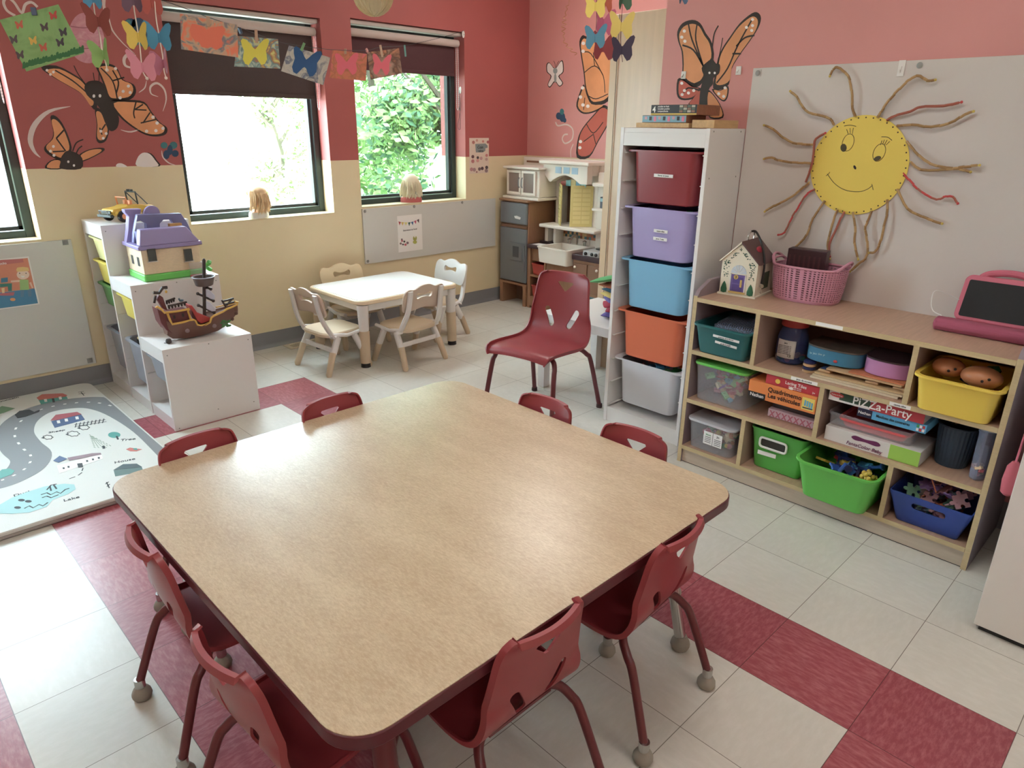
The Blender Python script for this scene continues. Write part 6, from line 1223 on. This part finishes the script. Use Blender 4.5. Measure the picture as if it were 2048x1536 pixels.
MC.line(b, [(1500, 500), (1495, 400), (1510, 280), (1545, 210)], .003, mdk); MC.line(b, [(1535, 530), (1560, 420), (1580, 310)], .002, mdk)
tag(b.build('painted_butterfly'), 'large orange butterfly painted on the pink wall above the tall bin frame', 'wall painting')
MD = Mural(lambda a, c: atx(1060+a/4.096, c/4.096, XF), (-1, 0, 0), 1)
b = MB()
MD.wing(b, [(405, 340), (430, 290), (465, 300), (560, 330), (640, 430), (700, 560), (720, 700), (640, 830), (560, 862), (500, 852), (455, 740), (440, 600), (415, 440)], mo, .9, [[(430, 430), (500, 440), (600, 620)], [(440, 600), (530, 540), (600, 620), (615, 760)], [(530, 540), (520, 430)], [(470, 780), (540, 810), (640, 770)]], [(438, 355), (436, 420)], dr=15)
MD.wing(b, [(440, 690), (460, 760), (510, 855), (620, 862), (560, 905), (480, 932), (420, 925), (380, 870), (400, 780)], mo, .86, [[(450, 800), (440, 900)]], [(432, 720), (415, 795), (435, 860), (475, 870)], dr=15)
MD.wing(b, [(600, 862), (660, 900), (650, 1000), (560, 1160), (485, 1290), (385, 1290), (390, 1150), (430, 1050), (530, 930)], mo2, .9, [[(460, 1010), (520, 1090), (600, 1000)], [(440, 1160), (520, 1100)], [(520, 1100), (540, 1180)]], [(415, 1160), (410, 1210)], dr=14)
tag(b.build('painted_butterfly'), 'orange butterfly wing painted on the far pink wall, half hidden by the cream panel', 'wall painting')
b = MB(); MD.poly(b, [(135, 530), (160, 512), (205, 560), (250, 500), (272, 505), (275, 590), (240, 625), (272, 680), (240, 710), (205, 670), (165, 718), (145, 690), (170, 625), (138, 590)], mdk, .0006); MD.poly(b, [(142, 535), (162, 518), (205, 566), (250, 508), (266, 512), (268, 588), (232, 625), (265, 678), (240, 702), (205, 660), (165, 708), (150, 688), (178, 625), (145, 588)], mwt, .0011); MD.poly(b, [(208+18*cos(a), 580+24*sin(a)) for a in [2*pi*i/10 for i in range(10)]], M('mural_grey', (150, 160, 160), .6), .0016); MD.poly(b, [(208+10*cos(a), 640+38*sin(a)) for a in [2*pi*i/10 for i in range(10)]], M('mural_grey', (150, 160, 160), .6), .0015)
MD.line(b, [(210, 555), (205, 520), (195, 500)], .002, mdk); MD.line(b, [(215, 555), (225, 520), (240, 500)], .002, mdk); tag(b.build('painted_butterfly'), 'small white butterfly painted near the corner of the far pink wall', 'wall painting')
b = MB()
for cx, cy, rx, ry, m in ((235, 950, 22, 30, tq2), (262, 915, 18, 26, tq), (265, 960, 24, 40, tq2), (285, 985, 14, 20, tq2)): MD.poly(b, [(cx+rx*cos(a), cy+ry*sin(a)) for a in [2*pi*i/10 for i in range(10)]], m, .0008+.0003*(rx < 22), sm=False)
tag(b.build('painted_butterfly'), 'tiny dark blue butterfly painted low on the far pink wall', 'wall painting')
b = MB(); MD.line(b, [(210, 1000), (230, 1030), (300, 1020), (350, 1060), (345, 1140), (290, 1175), (265, 1140), (280, 1105), (310, 1100)], .006, sw, .0006); tag(b.build('painted_swirl'), 'pale curling tail painted under the tiny dark blue butterfly', 'wall painting')
b = MB(); MD.line(b, [(355, 1180), (335, 1230), (335, 1290)], .004, sw, .0006); tag(b.build('painted_swirl'), 'short pale line painted just above the play kitchen', 'wall painting')
# hanging gold curl
b = MB(); P = []
for i in range(60): f = i/59; p = atd(1135-8*sin(f*3)+3*cos(i*1.1)+25*max(0, f-.75)*3, 10+100*f, 3.1); P.append(p+Vector((0, .006*sin(i*1.3), 0)))
b.tube(P, .0012, M('gold_wire', (190, 130, 70), .3, metal=1), 5); p_ = P[0]; b.tube([p_, Vector((p_.x, p_.y, CEIL-.0005))], .0008, M('gold_wire', (190, 130, 70)), 5); tag(b.build('hanging_spiral'), 'thin curly gold wire hanging beside the paper butterflies on the right', 'decoration')
# ================================================================ BIG WHITEBOARD WITH PAPER SUN
t = T('wall_board', 'large whiteboard on the right wall carrying the yellow paper sun', 'whiteboard', (XN-.004, 0, .72)); MB().box(XN-.008, XN-.0005, -1.5, .944, .72, 1.688, M('white_board_big', (206, 196, 190), .3)).build('board', t, bevel=.001)
MB().box(XN-.0105, XN-.0082, .905, .932, 1.655, 1.682, M('clip_clear', (196, 192, 186), .3)).build('square_washer', t); screwcap((XN-.0106, .9185, 1.668), (-1, 0, 0), t); screwcap((XN-.0082, .287, 1.67), (-1, 0, 0), t)
for y, z, h, lab in ((.348, 1.635, .055, 'white adhesive hook on the upper edge of the big whiteboard'), (1.29, 1.658, .032, 'white adhesive hook over the painted butterfly\'s left wing'), (1.014, 1.665, .034, 'white adhesive hook on the pink wall just left of the big whiteboard')):
    x = XN-.0085 if y < .9 else XN-.0028; b = MB(); b.box(x-.004, x, y-.012, y+.012, z, z+h, whitew); b.tube([(x-.004, y, z+h*.6), (x-.010, y, z+h*.4), (x-.012, y, z+h*.25), (x-.016, y, z+h*.4)], .003, whitew, 6); tag(b.build('adhesive_hook', bevel=.001), lab, 'hook', 'white adhesive hooks')
sy = M('sun_yellow_card', (232, 200, 44), .7); t = T('paper_sun', 'yellow paper sun with smiling face and brown pipe-cleaner rays on the big whiteboard', 'decoration', (XN-.012, .443, 1.312))
xs = XN-.0125
def su(a, c, d=0): return atx(1480+a/3.34, 100+c/3.34, xs-d)
MB().prism([(xs, .443+.187*cos(a), 1.312+.189*sin(a)) for a in [2*pi*i/72 for i in range(72)]], (.002, 0, 0), sy).build('face_disc', t)
fl2 = M('marker_line', (76, 66, 30), .6)
def fline(P, w=.0012): return MB().tube(smoothpts([su(a, c, .0004) for a, c in P], 5), w, fl2, 5)
for P in ([(575, 840), (590, 828), (600, 815)], [(583, 828), (630, 890), (700, 935), (790, 947), (850, 930), (885, 903)], [(880, 895), (890, 935)]): fline(P).build('smile_line', t)
for cx, cy, rx, ry, tl in ((722, 618, 37, 60, .35), (930, 685, 38, 62, .42)):
    P = [(cx+rx*cos(a)*cos(tl)-ry*sin(a)*sin(tl)*1.0, cy+rx*cos(a)*sin(tl)+ry*sin(a)*cos(tl)) for a in [2*pi*i/24 for i in range(24)]]
    MB().tube([su(a, c, .0004) for a, c in P], .0011, fl2, 5, closed=True).build('eye_outline', t)
MB().prism([su(692+21*cos(a), 653+27*sin(a), .0006) for a in [2*pi*i/16 for i in range(16)]], (-.0004, 0, 0), fl2).build('pupil', t)
MB().prism([su(918+24*cos(a), 724+15*sin(a)-6*cos(a), .0006) for a in [2*pi*i/16 for i in range(16)]], (-.0004, 0, 0), fl2).build('pupil', t)
MB().prism([su(767+9*cos(a)+4*sin(a), 784+14*sin(a), .0006) for a in [2*pi*i/12 for i in range(12)]], (-.0004, 0, 0), brown_dark).build('nose', t)
b = MB()
for P in ([(712, 530), (722, 560)], [(735, 522), (737, 556)], [(757, 520), (750, 560)], [(696, 508), (735, 502), (775, 510)], [(948, 605), (938, 635)], [(965, 600), (952, 630)], [(982, 602), (965, 632)], [(1000, 610), (975, 635)], [(945, 580), (985, 582), (1015, 604)]): b.tube(smoothpts([su(a, c, .0004) for a, c in P], 3), .0011, fl2, 5)
b.build('lashes', t)
b = MB()
for i in range(40):
    a = 2*pi*i/40; b.lathe([(.0028, 0), (.0028, .0006)], (xs-.0002, .443+.178*cos(a), 1.312+.180*sin(a)), brown_dark, 8, axis=(-1, 0, 0))
tag(b.build('punched_holes', t), kind='stuff')
br1, br2, rr1, rr2, yy1 = M('ray_brown', (156, 116, 58), .6), M('ray_brown_light', (180, 140, 80), .6), M('ray_red_brown', (168, 84, 60), .6), M('ray_red', (204, 60, 60), .8), M('ray_yellow', (206, 178, 60), .8)
rays = [(0, [(600, 175), (640, 115), (715, 165), (740, 230), (750, 330), (750, 390), (772, 450)]), (0, [(1305, 200), (1250, 205), (1190, 170), (1130, 200), (1080, 245), (1000, 330), (950, 400), (920, 450)]), (0, [(335, 275), (380, 310), (410, 370), (455, 415), (530, 435), (600, 460), (630, 505)]), (1, [(1480, 348), (1360, 375), (1210, 380), (1140, 410), (1030, 440), (980, 470)]), (0, [(1560, 410), (1500, 430), (1420, 480), (1280, 515), (1170, 500), (1050, 505)]), (0, [(160, 503), (220, 530), (280, 580), (350, 620), (430, 630), (490, 632)]), (0, [(160, 728), (210, 720), (270, 740), (350, 752), (440, 755), (480, 758)]), (1, [(570, 555), (510, 590), (495, 640), (485, 740), (470, 800), (440, 880)]), (0, [(165, 1080), (230, 1040), (330, 990), (400, 940), (465, 880)]), (2, [(255, 1235), (300, 1215), (340, 1130), (390, 1050), (440, 970), (500, 930)]), (0, [(360, 1325), (430, 1260), (460, 1200), (490, 1120), (530, 1060), (565, 1005)]), (0, [(600, 1395), (585, 1310), (600, 1230), (630, 1120), (655, 1060)]), (1, [(600, 1380), (595, 1300), (640, 1200), (675, 1120), (698, 1078)]), (0, [(790, 1400), (765, 1290), (770, 1200), (755, 1085)]), (0, [(735, 1480), (790, 1430), (845, 1380), (850, 1280), (835, 1190), (860, 1130), (882, 1065)]), (0, [(860, 1355), (900, 1350), (935, 1290), (960, 1180), (985, 1080), (984, 1000)]), (0, [(1350, 1160), (1290, 1140), (1200, 1105), (1120, 1060), (1070, 970), (1050, 930)]), (2, [(1455, 1025), (1420, 980), (1370, 980), (1310, 1000), (1230, 960), (1160, 900), (1090, 820)]), (0, [(1540, 815), (1470, 795), (1360, 800), (1210, 800), (1130, 740)]), (0, [(1600, 770), (1500, 780), (1400, 790), (1270, 760), (1180, 690), (1115, 610)])]
rn = random.Random(15)
for k, (kind, P) in enumerate(rays):
    c = smoothpts([su(a, q, .006+.010*min(1, abs(i-len(P)+1)/2)) for i, (a, q) in enumerate(P)], 5); b = MB(); b.tube(c, .0022, rr2 if kind else yy1, 6)
    i = 1; 
    while i < len(c)-2:
        p, q = c[i], c[min(i+2, len(c)-1)]; d = (q-p); o_ = Vector((0, rn.uniform(-.0012, .0012), rn.uniform(-.0012, .0012)))
        m = (br1, br2)[rn.randrange(2)] if kind == 0 else (rr1 if kind == 1 or rn.random() < .5 else rr2)
        b.tube([p+o_, q+d*.05+o_], .0048 if kind < 2 else .004, m, 8); i += 2
    b.ball(c[0], .005, rr2 if kind else yy1, 8); b.build('sun_ray', t)
# ================================================================ CLOTHES LINE WITH PAINTINGS
def vplane(u, v, d, U, V, yaw=0):
    "point of a vertical sheet through (u,v) at distance d"
    p0 = atd(u, v, d); n = Vector((CF.x, CF.y, 0)).normalized(); n.rotate(Matrix.Rotation(yaw, 3, 'Z')); r = ray(U, V); return CO+r*((p0-CO).dot(n)/r.dot(n)), n
def paint(name, cols, scale, seed=0):
    m = bpy.data.materials.new(name); m.use_nodes = True; nt = m.node_tree; b = nt.nodes['Principled BSDF']; b.inputs['Roughness'].default_value = .75
    tc = nt.nodes.new('ShaderNodeTexCoord'); mpn = nt.nodes.new('ShaderNodeMapping'); mpn.inputs['Location'].default_value = (seed, seed*2, 0); nz = nt.nodes.new('ShaderNodeTexNoise'); nz.inputs['Scale'].default_value = scale; nz.inputs['Detail'].default_value = 6; nz.inputs['Distortion'].default_value = 1.2
    r = nt.nodes.new('ShaderNodeValToRGB'); n = len(cols); r.color_ramp.interpolation = 'LINEAR'
    while len(r.color_ramp.elements) < n: r.color_ramp.elements.new(.5)
    for i, c in enumerate(cols): r.color_ramp.elements[i].position = .3+.4*i/(n-1); r.color_ramp.elements[i].color = rgb(*c)
    L = nt.links.new; L(tc.outputs['Object'], mpn.inputs[0]); L(mpn.outputs[0], nz.inputs['Vector']); L(nz.outputs['Fac'], r.inputs[0]); L(r.outputs[0], b.inputs['Base Color']); return m
BF = [(0, .10), (.06, .16), (.16, .30), (.30, .44), (.43, .48), (.49, .40), (.45, .22), (.38, .06), (.40, -.06), (.42, -.24), (.34, -.40), (.22, -.44), (.12, -.30), (.06, -.20), (0, -.16)]
def bf2(cx, cy, s, rot=0, sx=1): 
    P = BF+[(-x, y) for x, y in reversed(BF[1:-1])]; return [(cx+s*(x*sx*cos(rot)+y*sin(rot)), cy-s*(-x*sx*sin(rot)+y*cos(rot))) for x, y in P]
def zz(a, c): return (320+a/3.2, c/3.2)
pins = M('clothespin_wood', (200, 160, 130), .6)
def picture(lab, Q, d, yaw, pm, bm, bq, margin=None, pin=None, pinc=None, lo=1.0):
    Q = [zz(*q) for q in Q]; cu, cv = sum(q[0] for q in Q)/4, sum(q[1] for q in Q)/4
    f = lambda u, v: vplane(cu, cv, d, u, v, yaw)
    P = [f(*q)[0] for q in Q]; n = f(cu, cv)[1]; t = T('painted_card', lab, 'painting', sum(P, Vector())/4, 0, 'butterfly paintings pegged to the line')
    MB().prism(P, n*.0006, pm).build('card', t)
    MB().prism([f(*zz(*q))[0]-n*.0005 for q in bq], n*.0004, bm).build('butterfly_shape', t, smooth=False)
    if margin:
        i = 0
    if pin:
        for k, (a, c, a2, c2) in enumerate(pin): p, q = f(*zz(a, c))[0]-n*.003, f(*zz(a2, c2))[0]-n*.003; o = MB().bar(p, q, .009, .012, pinc or pins).build('clothespin'); tag(o, 'small clothespin holding the '+lab.split(',')[0][:70], 'clothespin', 'clothespins on the line')
    return f
coral = M('card_coral', (244, 116, 84), .7)
f = picture('coral card with an orange butterfly print, first on the line', [(128, 88), (495, 158), (500, 368), (135, 315)], 2.75, .15, paint('coral_paint', [(244, 120, 88), (246, 130, 90), (206, 170, 140), (120, 130, 140), (244, 120, 86)], 22, 3), coral, [(205, 150), (270, 165), (300, 190), (330, 175), (400, 165), (420, 190), (395, 250), (400, 300), (360, 320), (325, 300), (305, 310), (265, 300), (250, 270), (225, 265), (200, 230), (190, 190)], pin=[(308, 105, 312, 170)])
picture('yellow card with a bright yellow butterfly, second on the line', [(495, 230), (755, 250), (770, 440), (475, 425)], 3.35, .1, paint('yellow_paint', [(230, 224, 90), (196, 204, 190), (110, 150, 150), (190, 120, 80), (226, 220, 120)], 20, 5), M('bf_yellow', (238, 222, 30), .7), bf2(608, 335, 185, 0), pin=[(615, 190, 620, 275)])
picture('grey painted card with a dark blue butterfly, third on the line', [(825, 290), (1090, 368), (1045, 545), (775, 455)], 3.7, .05, paint('grey_paint', [(60, 90, 130), (190, 176, 164), (204, 190, 176), (110, 110, 130), (196, 186, 174)], 14, 8), M('bf_blue', (34, 84, 140), .7), bf2(932, 400, 190, .2), pin=[(925, 275, 905, 325)], pinc=M('pin_green', (120, 170, 110), .6))
picture('pink card with a pink butterfly on orange paint, fourth on the line', [(1105, 318), (1325, 345), (1318, 518), (1085, 498)], 4.1, .0, paint('pink_paint_a', [(244, 110, 110), (230, 130, 90), (206, 120, 80), (244, 116, 120)], 16, 9), M('bf_pink', (250, 106, 128), .7), bf2(1195, 412, 155, -.02), pin=[(1187, 312, 1187, 345)])
picture('pink card with a pink butterfly and brown edge, last on the line', [(1325, 335), (1530, 308), (1550, 470), (1348, 510)], 4.4, -.05, paint('pink_paint_b', [(246, 116, 116), (190, 150, 130), (120, 84, 70), (226, 150, 110)], 11, 12), M('bf_pink', (250, 106, 128), .7), bf2(1418, 415, 148, .06, .85), pin=[(1410, 288, 1424, 365)], pinc=M('pin_pale', (214, 180, 150), .6))
ln = [(-30, -8, 2.55), (20, 5, 2.6), (130, 42, 2.68), (308, 110, 2.78), (490, 170, 3.0), (615, 215, 3.35), (770, 270, 3.5), (900, 292, 3.7), (1100, 318, 3.95), (1320, 322, 4.2), (1410, 302, 4.4), (1565, 292, 4.65), (1800, 240, 5.0), (1955, 190, 5.18)]
P = [atd(*zz(a, c), d) for a, c, d in ln]; P[-1] = Vector((1.912, YB-.012, P[-1].z)); tag(MB().tube(smoothpts(P, 4), .0015, M('line_dark', (60, 60, 62), .7), 5).build('clothes_line'), 'thin dark line strung before the windows, holding the painted cards', 'string')
for a, c, a2, c2, d, m, lab in ((1565, 290, 1572, 360, 4.64, M('pin_teal', (90, 150, 140), .6), 'teal clothespin alone near the right end of the line'), (1320, 312, 1328, 332, 4.2, M('pin_rose', (206, 130, 120), .6), 'rose clothespin between the two pink cards'), (505, 180, 520, 215, 3.05, M('pin_navy', (50, 70, 100), .6), 'dark blue clothespin between the coral and the yellow card')): tag(MB().bar(atd(*zz(a, c), d), atd(*zz(a2, c2), d), .010, .012, m).build('clothespin'), lab, 'clothespin')
for (x, y, z, n, lab) in ((1.912, YB, 2.085, 0, 'white adhesive hook at the right end of the clothes line'), (1.9215, YB+.05, 1.70, 1, 'white adhesive hook inside the right window recess, a black cord hanging from it')):
    b = MB(); 
    if n == 0: b.lathe([(.013, 0), (.013, .004), (.008, .007)], (x, y-.0006, z), whitew, 16, axis=(0, -1, 0), sy=1.9); b.tube([(x, y-.006, z), (x, y-.016, z-.008), (x, y-.016, z+.002)], .003, whitew, 6)
    else: b.lathe([(.013, 0), (.013, .004), (.008, .007)], (x, y, z), whitew, 16, axis=(-1, 0, 0), sx=1.9)
    o = b.build('adhesive_hook'); tag(o, lab, 'hook')
b = MB(); x = 1.909
b.tube(smoothpts([(x, YB+.05, 1.70), (x-.002, YB+.06, 1.62), (x, YB+.045, 1.55), (x-.002, YB+.06, 1.60), (x, YB+.05, 1.66), (x-.004, YB+.035, 1.58), (x, YB+.05, 1.52), (x-.003, YB+.07, 1.44), (x, YB+.055, 1.41), (x-.003, YB+.04, 1.45), (x, YB+.05, 1.69)], 5), .0013, black, 5); tag(b.build('blind_cord'), 'black cord looped on the hook inside the right window recess', 'cord')
# ---------------------------------------------------------------- green painting, pink egg, paper ball
def z1(a, c): return (a/4.2675, c/4.2675)
f = lambda u, v: vplane(83, 75, 2.25, u, v, .35)
n = f(80, 75)[1]; Q = [f(*z1(*q))[0] for q in ((-6, 170), (497, 37), (713, 455), (225, 610))]
t = T('painted_card', 'green painted picture with tiny fingerprint butterflies, hanging at the top left', 'painting', sum(Q, Vector())/4)
MB().prism(Q, n*.001, paint('green_paint', [(120, 168, 92), (136, 184, 108), (110, 156, 88)], 10, 1)).build('card', t)
gd = M('grass_dark', (50, 120, 66), .7); rn = random.Random(6)
for i in range(22):
    fx = i/21; u, v = 205+500*fx, 560-135*fx+10*rn.random(); h = rn.uniform(30, 70); MB().prism([f(*z1(*q))[0]-n*.0006 for q in ((u-14, v+20), (u+14, v+14), (u+10, v-h*.6), (u, v-h*.7), (u-12, v-h*.5))], n*.0004, gd).build('grass_stroke', t)
for (u, v, c) in ((165, 212, (206, 96, 70)), (455, 132, (196, 70, 60)), (380, 232, (90, 76, 80)), (540, 275, (80, 76, 84)), (118, 338, (96, 84, 90)), (283, 348, (226, 180, 60)), (515, 362, (80, 74, 80)), (370, 405, (206, 104, 84)), (172, 470, (92, 80, 84))):
    MB().prism([f(*z1(*q))[0]-n*.0006 for q in bf2(u, v, 78, -.2, .9)], n*.0004, M('fp_%d' % c[0], c, .7)).build('fingerprint_butterfly', t)
tag(MB().bar(f(*z1(285, 65))[0]-n*.004, f(*z1(300, 132))[0]-n*.004, .012, .014, M('pin_slate', (84, 100, 130), .6)).build('clothespin'), 'slate blue clothespin on top of the green painted picture', 'clothespin')
b = MB(); MA.poly(b, [(735+155*cos(a)*(1-.12*sin(-a))+20*sin(a), 325+215*sin(a)) for a in [2*pi*i/28 for i in range(28)]], paint('egg_pink', [(216, 150, 160), (206, 130, 146), (222, 164, 172)], 18, 2), .003); MA.line(b, [(600, 225), (700, 238), (780, 232)], .003, M('egg_line', (176, 100, 118), .6), .0045); MA.line(b, [(620, 405), (720, 415), (850, 400)], .003, M('egg_line', (176, 100, 118), .6), .0045)
tag(b.build('paper_egg'), 'large pink paper egg on the red wall behind the green picture', 'decoration')
c = atd(746, -12, 3.7); rad = 41/FPX*3.7; t = T('paper_ball', 'cream honeycomb tissue paper ball hanging over the wall between the windows', 'decoration', c); tis = M('tissue_cream', (216, 196, 156), .8)
b = MB()
for i in range(26):
    a = 2*pi*i/26; L = []
    for k in range(13): e = pi*k/12; rr_ = rad*sin(e); z_ = rad*cos(e); w_ = .35*sin(k*pi/2+i)*.12; L.append([c+Vector((rr_*cos(a+w_), rr_*sin(a+w_), z_)), c+Vector((.3*rr_*cos(a), .3*rr_*sin(a), z_))])
    b.grid(L, tis)
    L = []
    for k in range(13): e = pi*k/12; rr_ = rad*.9*sin(e); z_ = rad*.96*cos(e); L.append([c+Vector((rr_*cos(a), rr_*sin(a), z_)), c+Vector((rr_*cos(a+2*pi/26), rr_*sin(a+2*pi/26), z_))])
    b.grid(L, tis)
b.build('honeycomb_tissue', t, smooth=False); MB().tube([c+Vector((0, 0, rad)), Vector((c.x, c.y, CEIL-.001))], .0012, M('line_dark', (60, 60, 62), .7), 5).build('cord', t)
# ---------------------------------------------------------------- paper butterfly mobiles
def pbf(lab, u, v, wpx, d, col, yaw=0, roll=0, fold=.45, grp='paper butterflies on the hanging strings'):
    c = atd(u, v, d); s = wpx/FPX*d; fw = Vector((CF.x, CF.y, 0)).normalized(); fw.rotate(Matrix.Rotation(yaw, 3, 'Z')); r = fw.cross(Vector((0, 0, 1)))
    m = M('pb_%d_%d_%d' % col, col, .75); b = MB()
    for sg in (-1, 1):
        P = []
        for x, y in BF:
            X, Y = x*cos(roll)*sg, y; P.append(c+r*(s*x*sg*cos(fold))-fw*(s*x*sin(fold))+Vector((0, 0, s*(y+x*sg*sin(roll)))))
        b.prism(P, fw*.0008, m)
    b.tube([c+Vector((0, 0, s*.12))-fw*.001, c+Vector((0, 0, -s*.18))-fw*.001], .0025, m, 6)
    return tag(b.build('paper_butterfly', smooth=False), lab, 'paper butterfly', grp)
def strg(lab, pts, d, m, r=.0013): tag(MB().tube(smoothpts([atd(u, v, d) for u, v in pts], 4), r, m, 5).build('mobile_string'), lab, 'string')
ws, ds = M('string_white', (230, 214, 200), .8), M('string_plum', (90, 40, 60), .8)
strg('white string on the left mobile, through the blue, brick and green butterflies', [(183, -60), (187, 5), (192, 40), (200, 72), (204, 100), (212, 128), (214, 139)], 2.12, ws, .002); strg('white string in the middle of the left mobile, through yellow and pink butterflies', [(262, -60), (267, 8), (275, 58), (280, 95), (285, 140), (294, 157)], 2.16, ws, .002); strg('white string at the right of the left mobile, through a blue butterfly', [(306, -60), (311, 25), (317, 65), (325, 110), (328, 140), (332, 155)], 2.2, ws, .002)
pbf('blue paper butterfly at the very top of the left string of the left mobile', 186, -4, 46, 2.1, (62, 150, 190), .2)
pbf('brick red paper butterfly on the left string, above the green one', 197, 42, 58, 2.1, (140, 60, 50), .35, -.15)
pbf('apple green paper butterfly at the bottom of the left string', 207, 108, 56, 2.1, (140, 186, 96), -.25, .1, .5)
pbf('greyish purple paper butterfly at the top of the middle string', 266, 0, 52, 2.14, (110, 80, 100), .1)
pbf('bright yellow paper butterfly on the middle string of the left mobile', 277, 73, 56, 2.14, (226, 196, 60), -.1, -.05, .35)
pbf('light pink paper butterfly at the bottom of the middle string', 285, 133, 58, 2.15, (214, 130, 150), .45, -.1, .35)
pbf('coral paper butterfly at the top of the right string of the left mobile', 303, 6, 50, 2.2, (190, 84, 72), .5)
pbf('sky blue paper butterfly on the right string of the left mobile', 318, 74, 56, 2.19, (52, 140, 180), .35, -.06, .4)
pbf('rose pink paper butterfly at the bottom of the right string of the left mobile', 327, 126, 50, 2.19, (190, 112, 140), -.3, .1, .55)
for (u, v, d, lab) in ((214, 140, 2.12, 'white bead ending the left string of the left mobile'), (294, 157, 2.16, 'white bead ending the middle string of the left mobile'), (332, 156, 2.2, 'white bead ending the right string of the left mobile')): tag(MB().ball(atd(u, v, d), .005, ws, 10).build('string_bead'), lab, 'bead')
strg('plum string of the right mobile through the yellow and sky blue butterflies', [(1194, -60), (1193, 5), (1193, 40), (1191, 72)], 2.25, ds, .001); strg('plum string of the right mobile ending below the dark navy butterfly', [(1247, -60), (1245, 5), (1242, 60), (1242, 96), (1245, 124)], 2.25, ds, .001)
pbf('lemon yellow paper butterfly at the top of the right mobile', 1191, 12, 50, 2.24, (224, 200, 70), -.1, 0, .35)
pbf('orange brown paper butterfly partly hidden at the top of the right mobile', 1212, 4, 40, 2.4, (196, 92, 62), .9, 0, .3)
pbf('dark green paper butterfly at the top of the right string of the right mobile', 1245, -2, 46, 2.24, (54, 92, 66), .5, 0, .6)
pbf('magenta paper butterfly hidden behind the yellow one of the right mobile', 1207, 45, 52, 2.42, (186, 84, 120), .5, 0, .3)
pbf('mustard yellow paper butterfly before the cream panel', 1243, 52, 54, 2.24, (206, 180, 72), -.1, -.03, .3)
pbf('blue paper butterfly at the bottom of the left string of the right mobile', 1191, 75, 48, 2.24, (66, 132, 160), -.1, .08, .3)
pbf('crimson paper butterfly hidden behind the blue one of the right mobile', 1206, 93, 56, 2.42, (150, 54, 62), .3, 0, .3)
pbf('dark navy paper butterfly at the bottom of the right string', 1244, 99, 50, 2.24, (52, 42, 66), .05, .08, .3)
pbf('slate blue paper butterfly just showing at the top edge above the big whiteboard', 1364, -6, 30, 2.4, (70, 100, 130), .5, 0, .5)
P = [atd(1364, -14, 2.4), atd(1364, -14, 2.4)]; P[1] = Vector((P[0].x, P[0].y, CEIL-.001)); tag(MB().tube([P[0], P[1]], .001, ds, 5).build('mobile_string'), 'thin string holding the slate blue butterfly at the top edge', 'string')
# red ceiling-hung beads glimpsed over the butterfly wing
b = MB(); 
for i in range(5): b.ball(atd(1444, 76+5*i, 3.3), .004+.001*(i % 2), M('bead_silver', (206, 190, 186), .3) if i else M('bead_red', (170, 60, 60), .4), 8)
p = atd(1444, 76, 3.3); b.tube([p, Vector((p.x, p.y, CEIL-.001))], .0006, ds, 5); tag(b.build('bead_pendant'), 'tiny silver and red bead pendant hanging before the large painted butterfly', 'decoration')
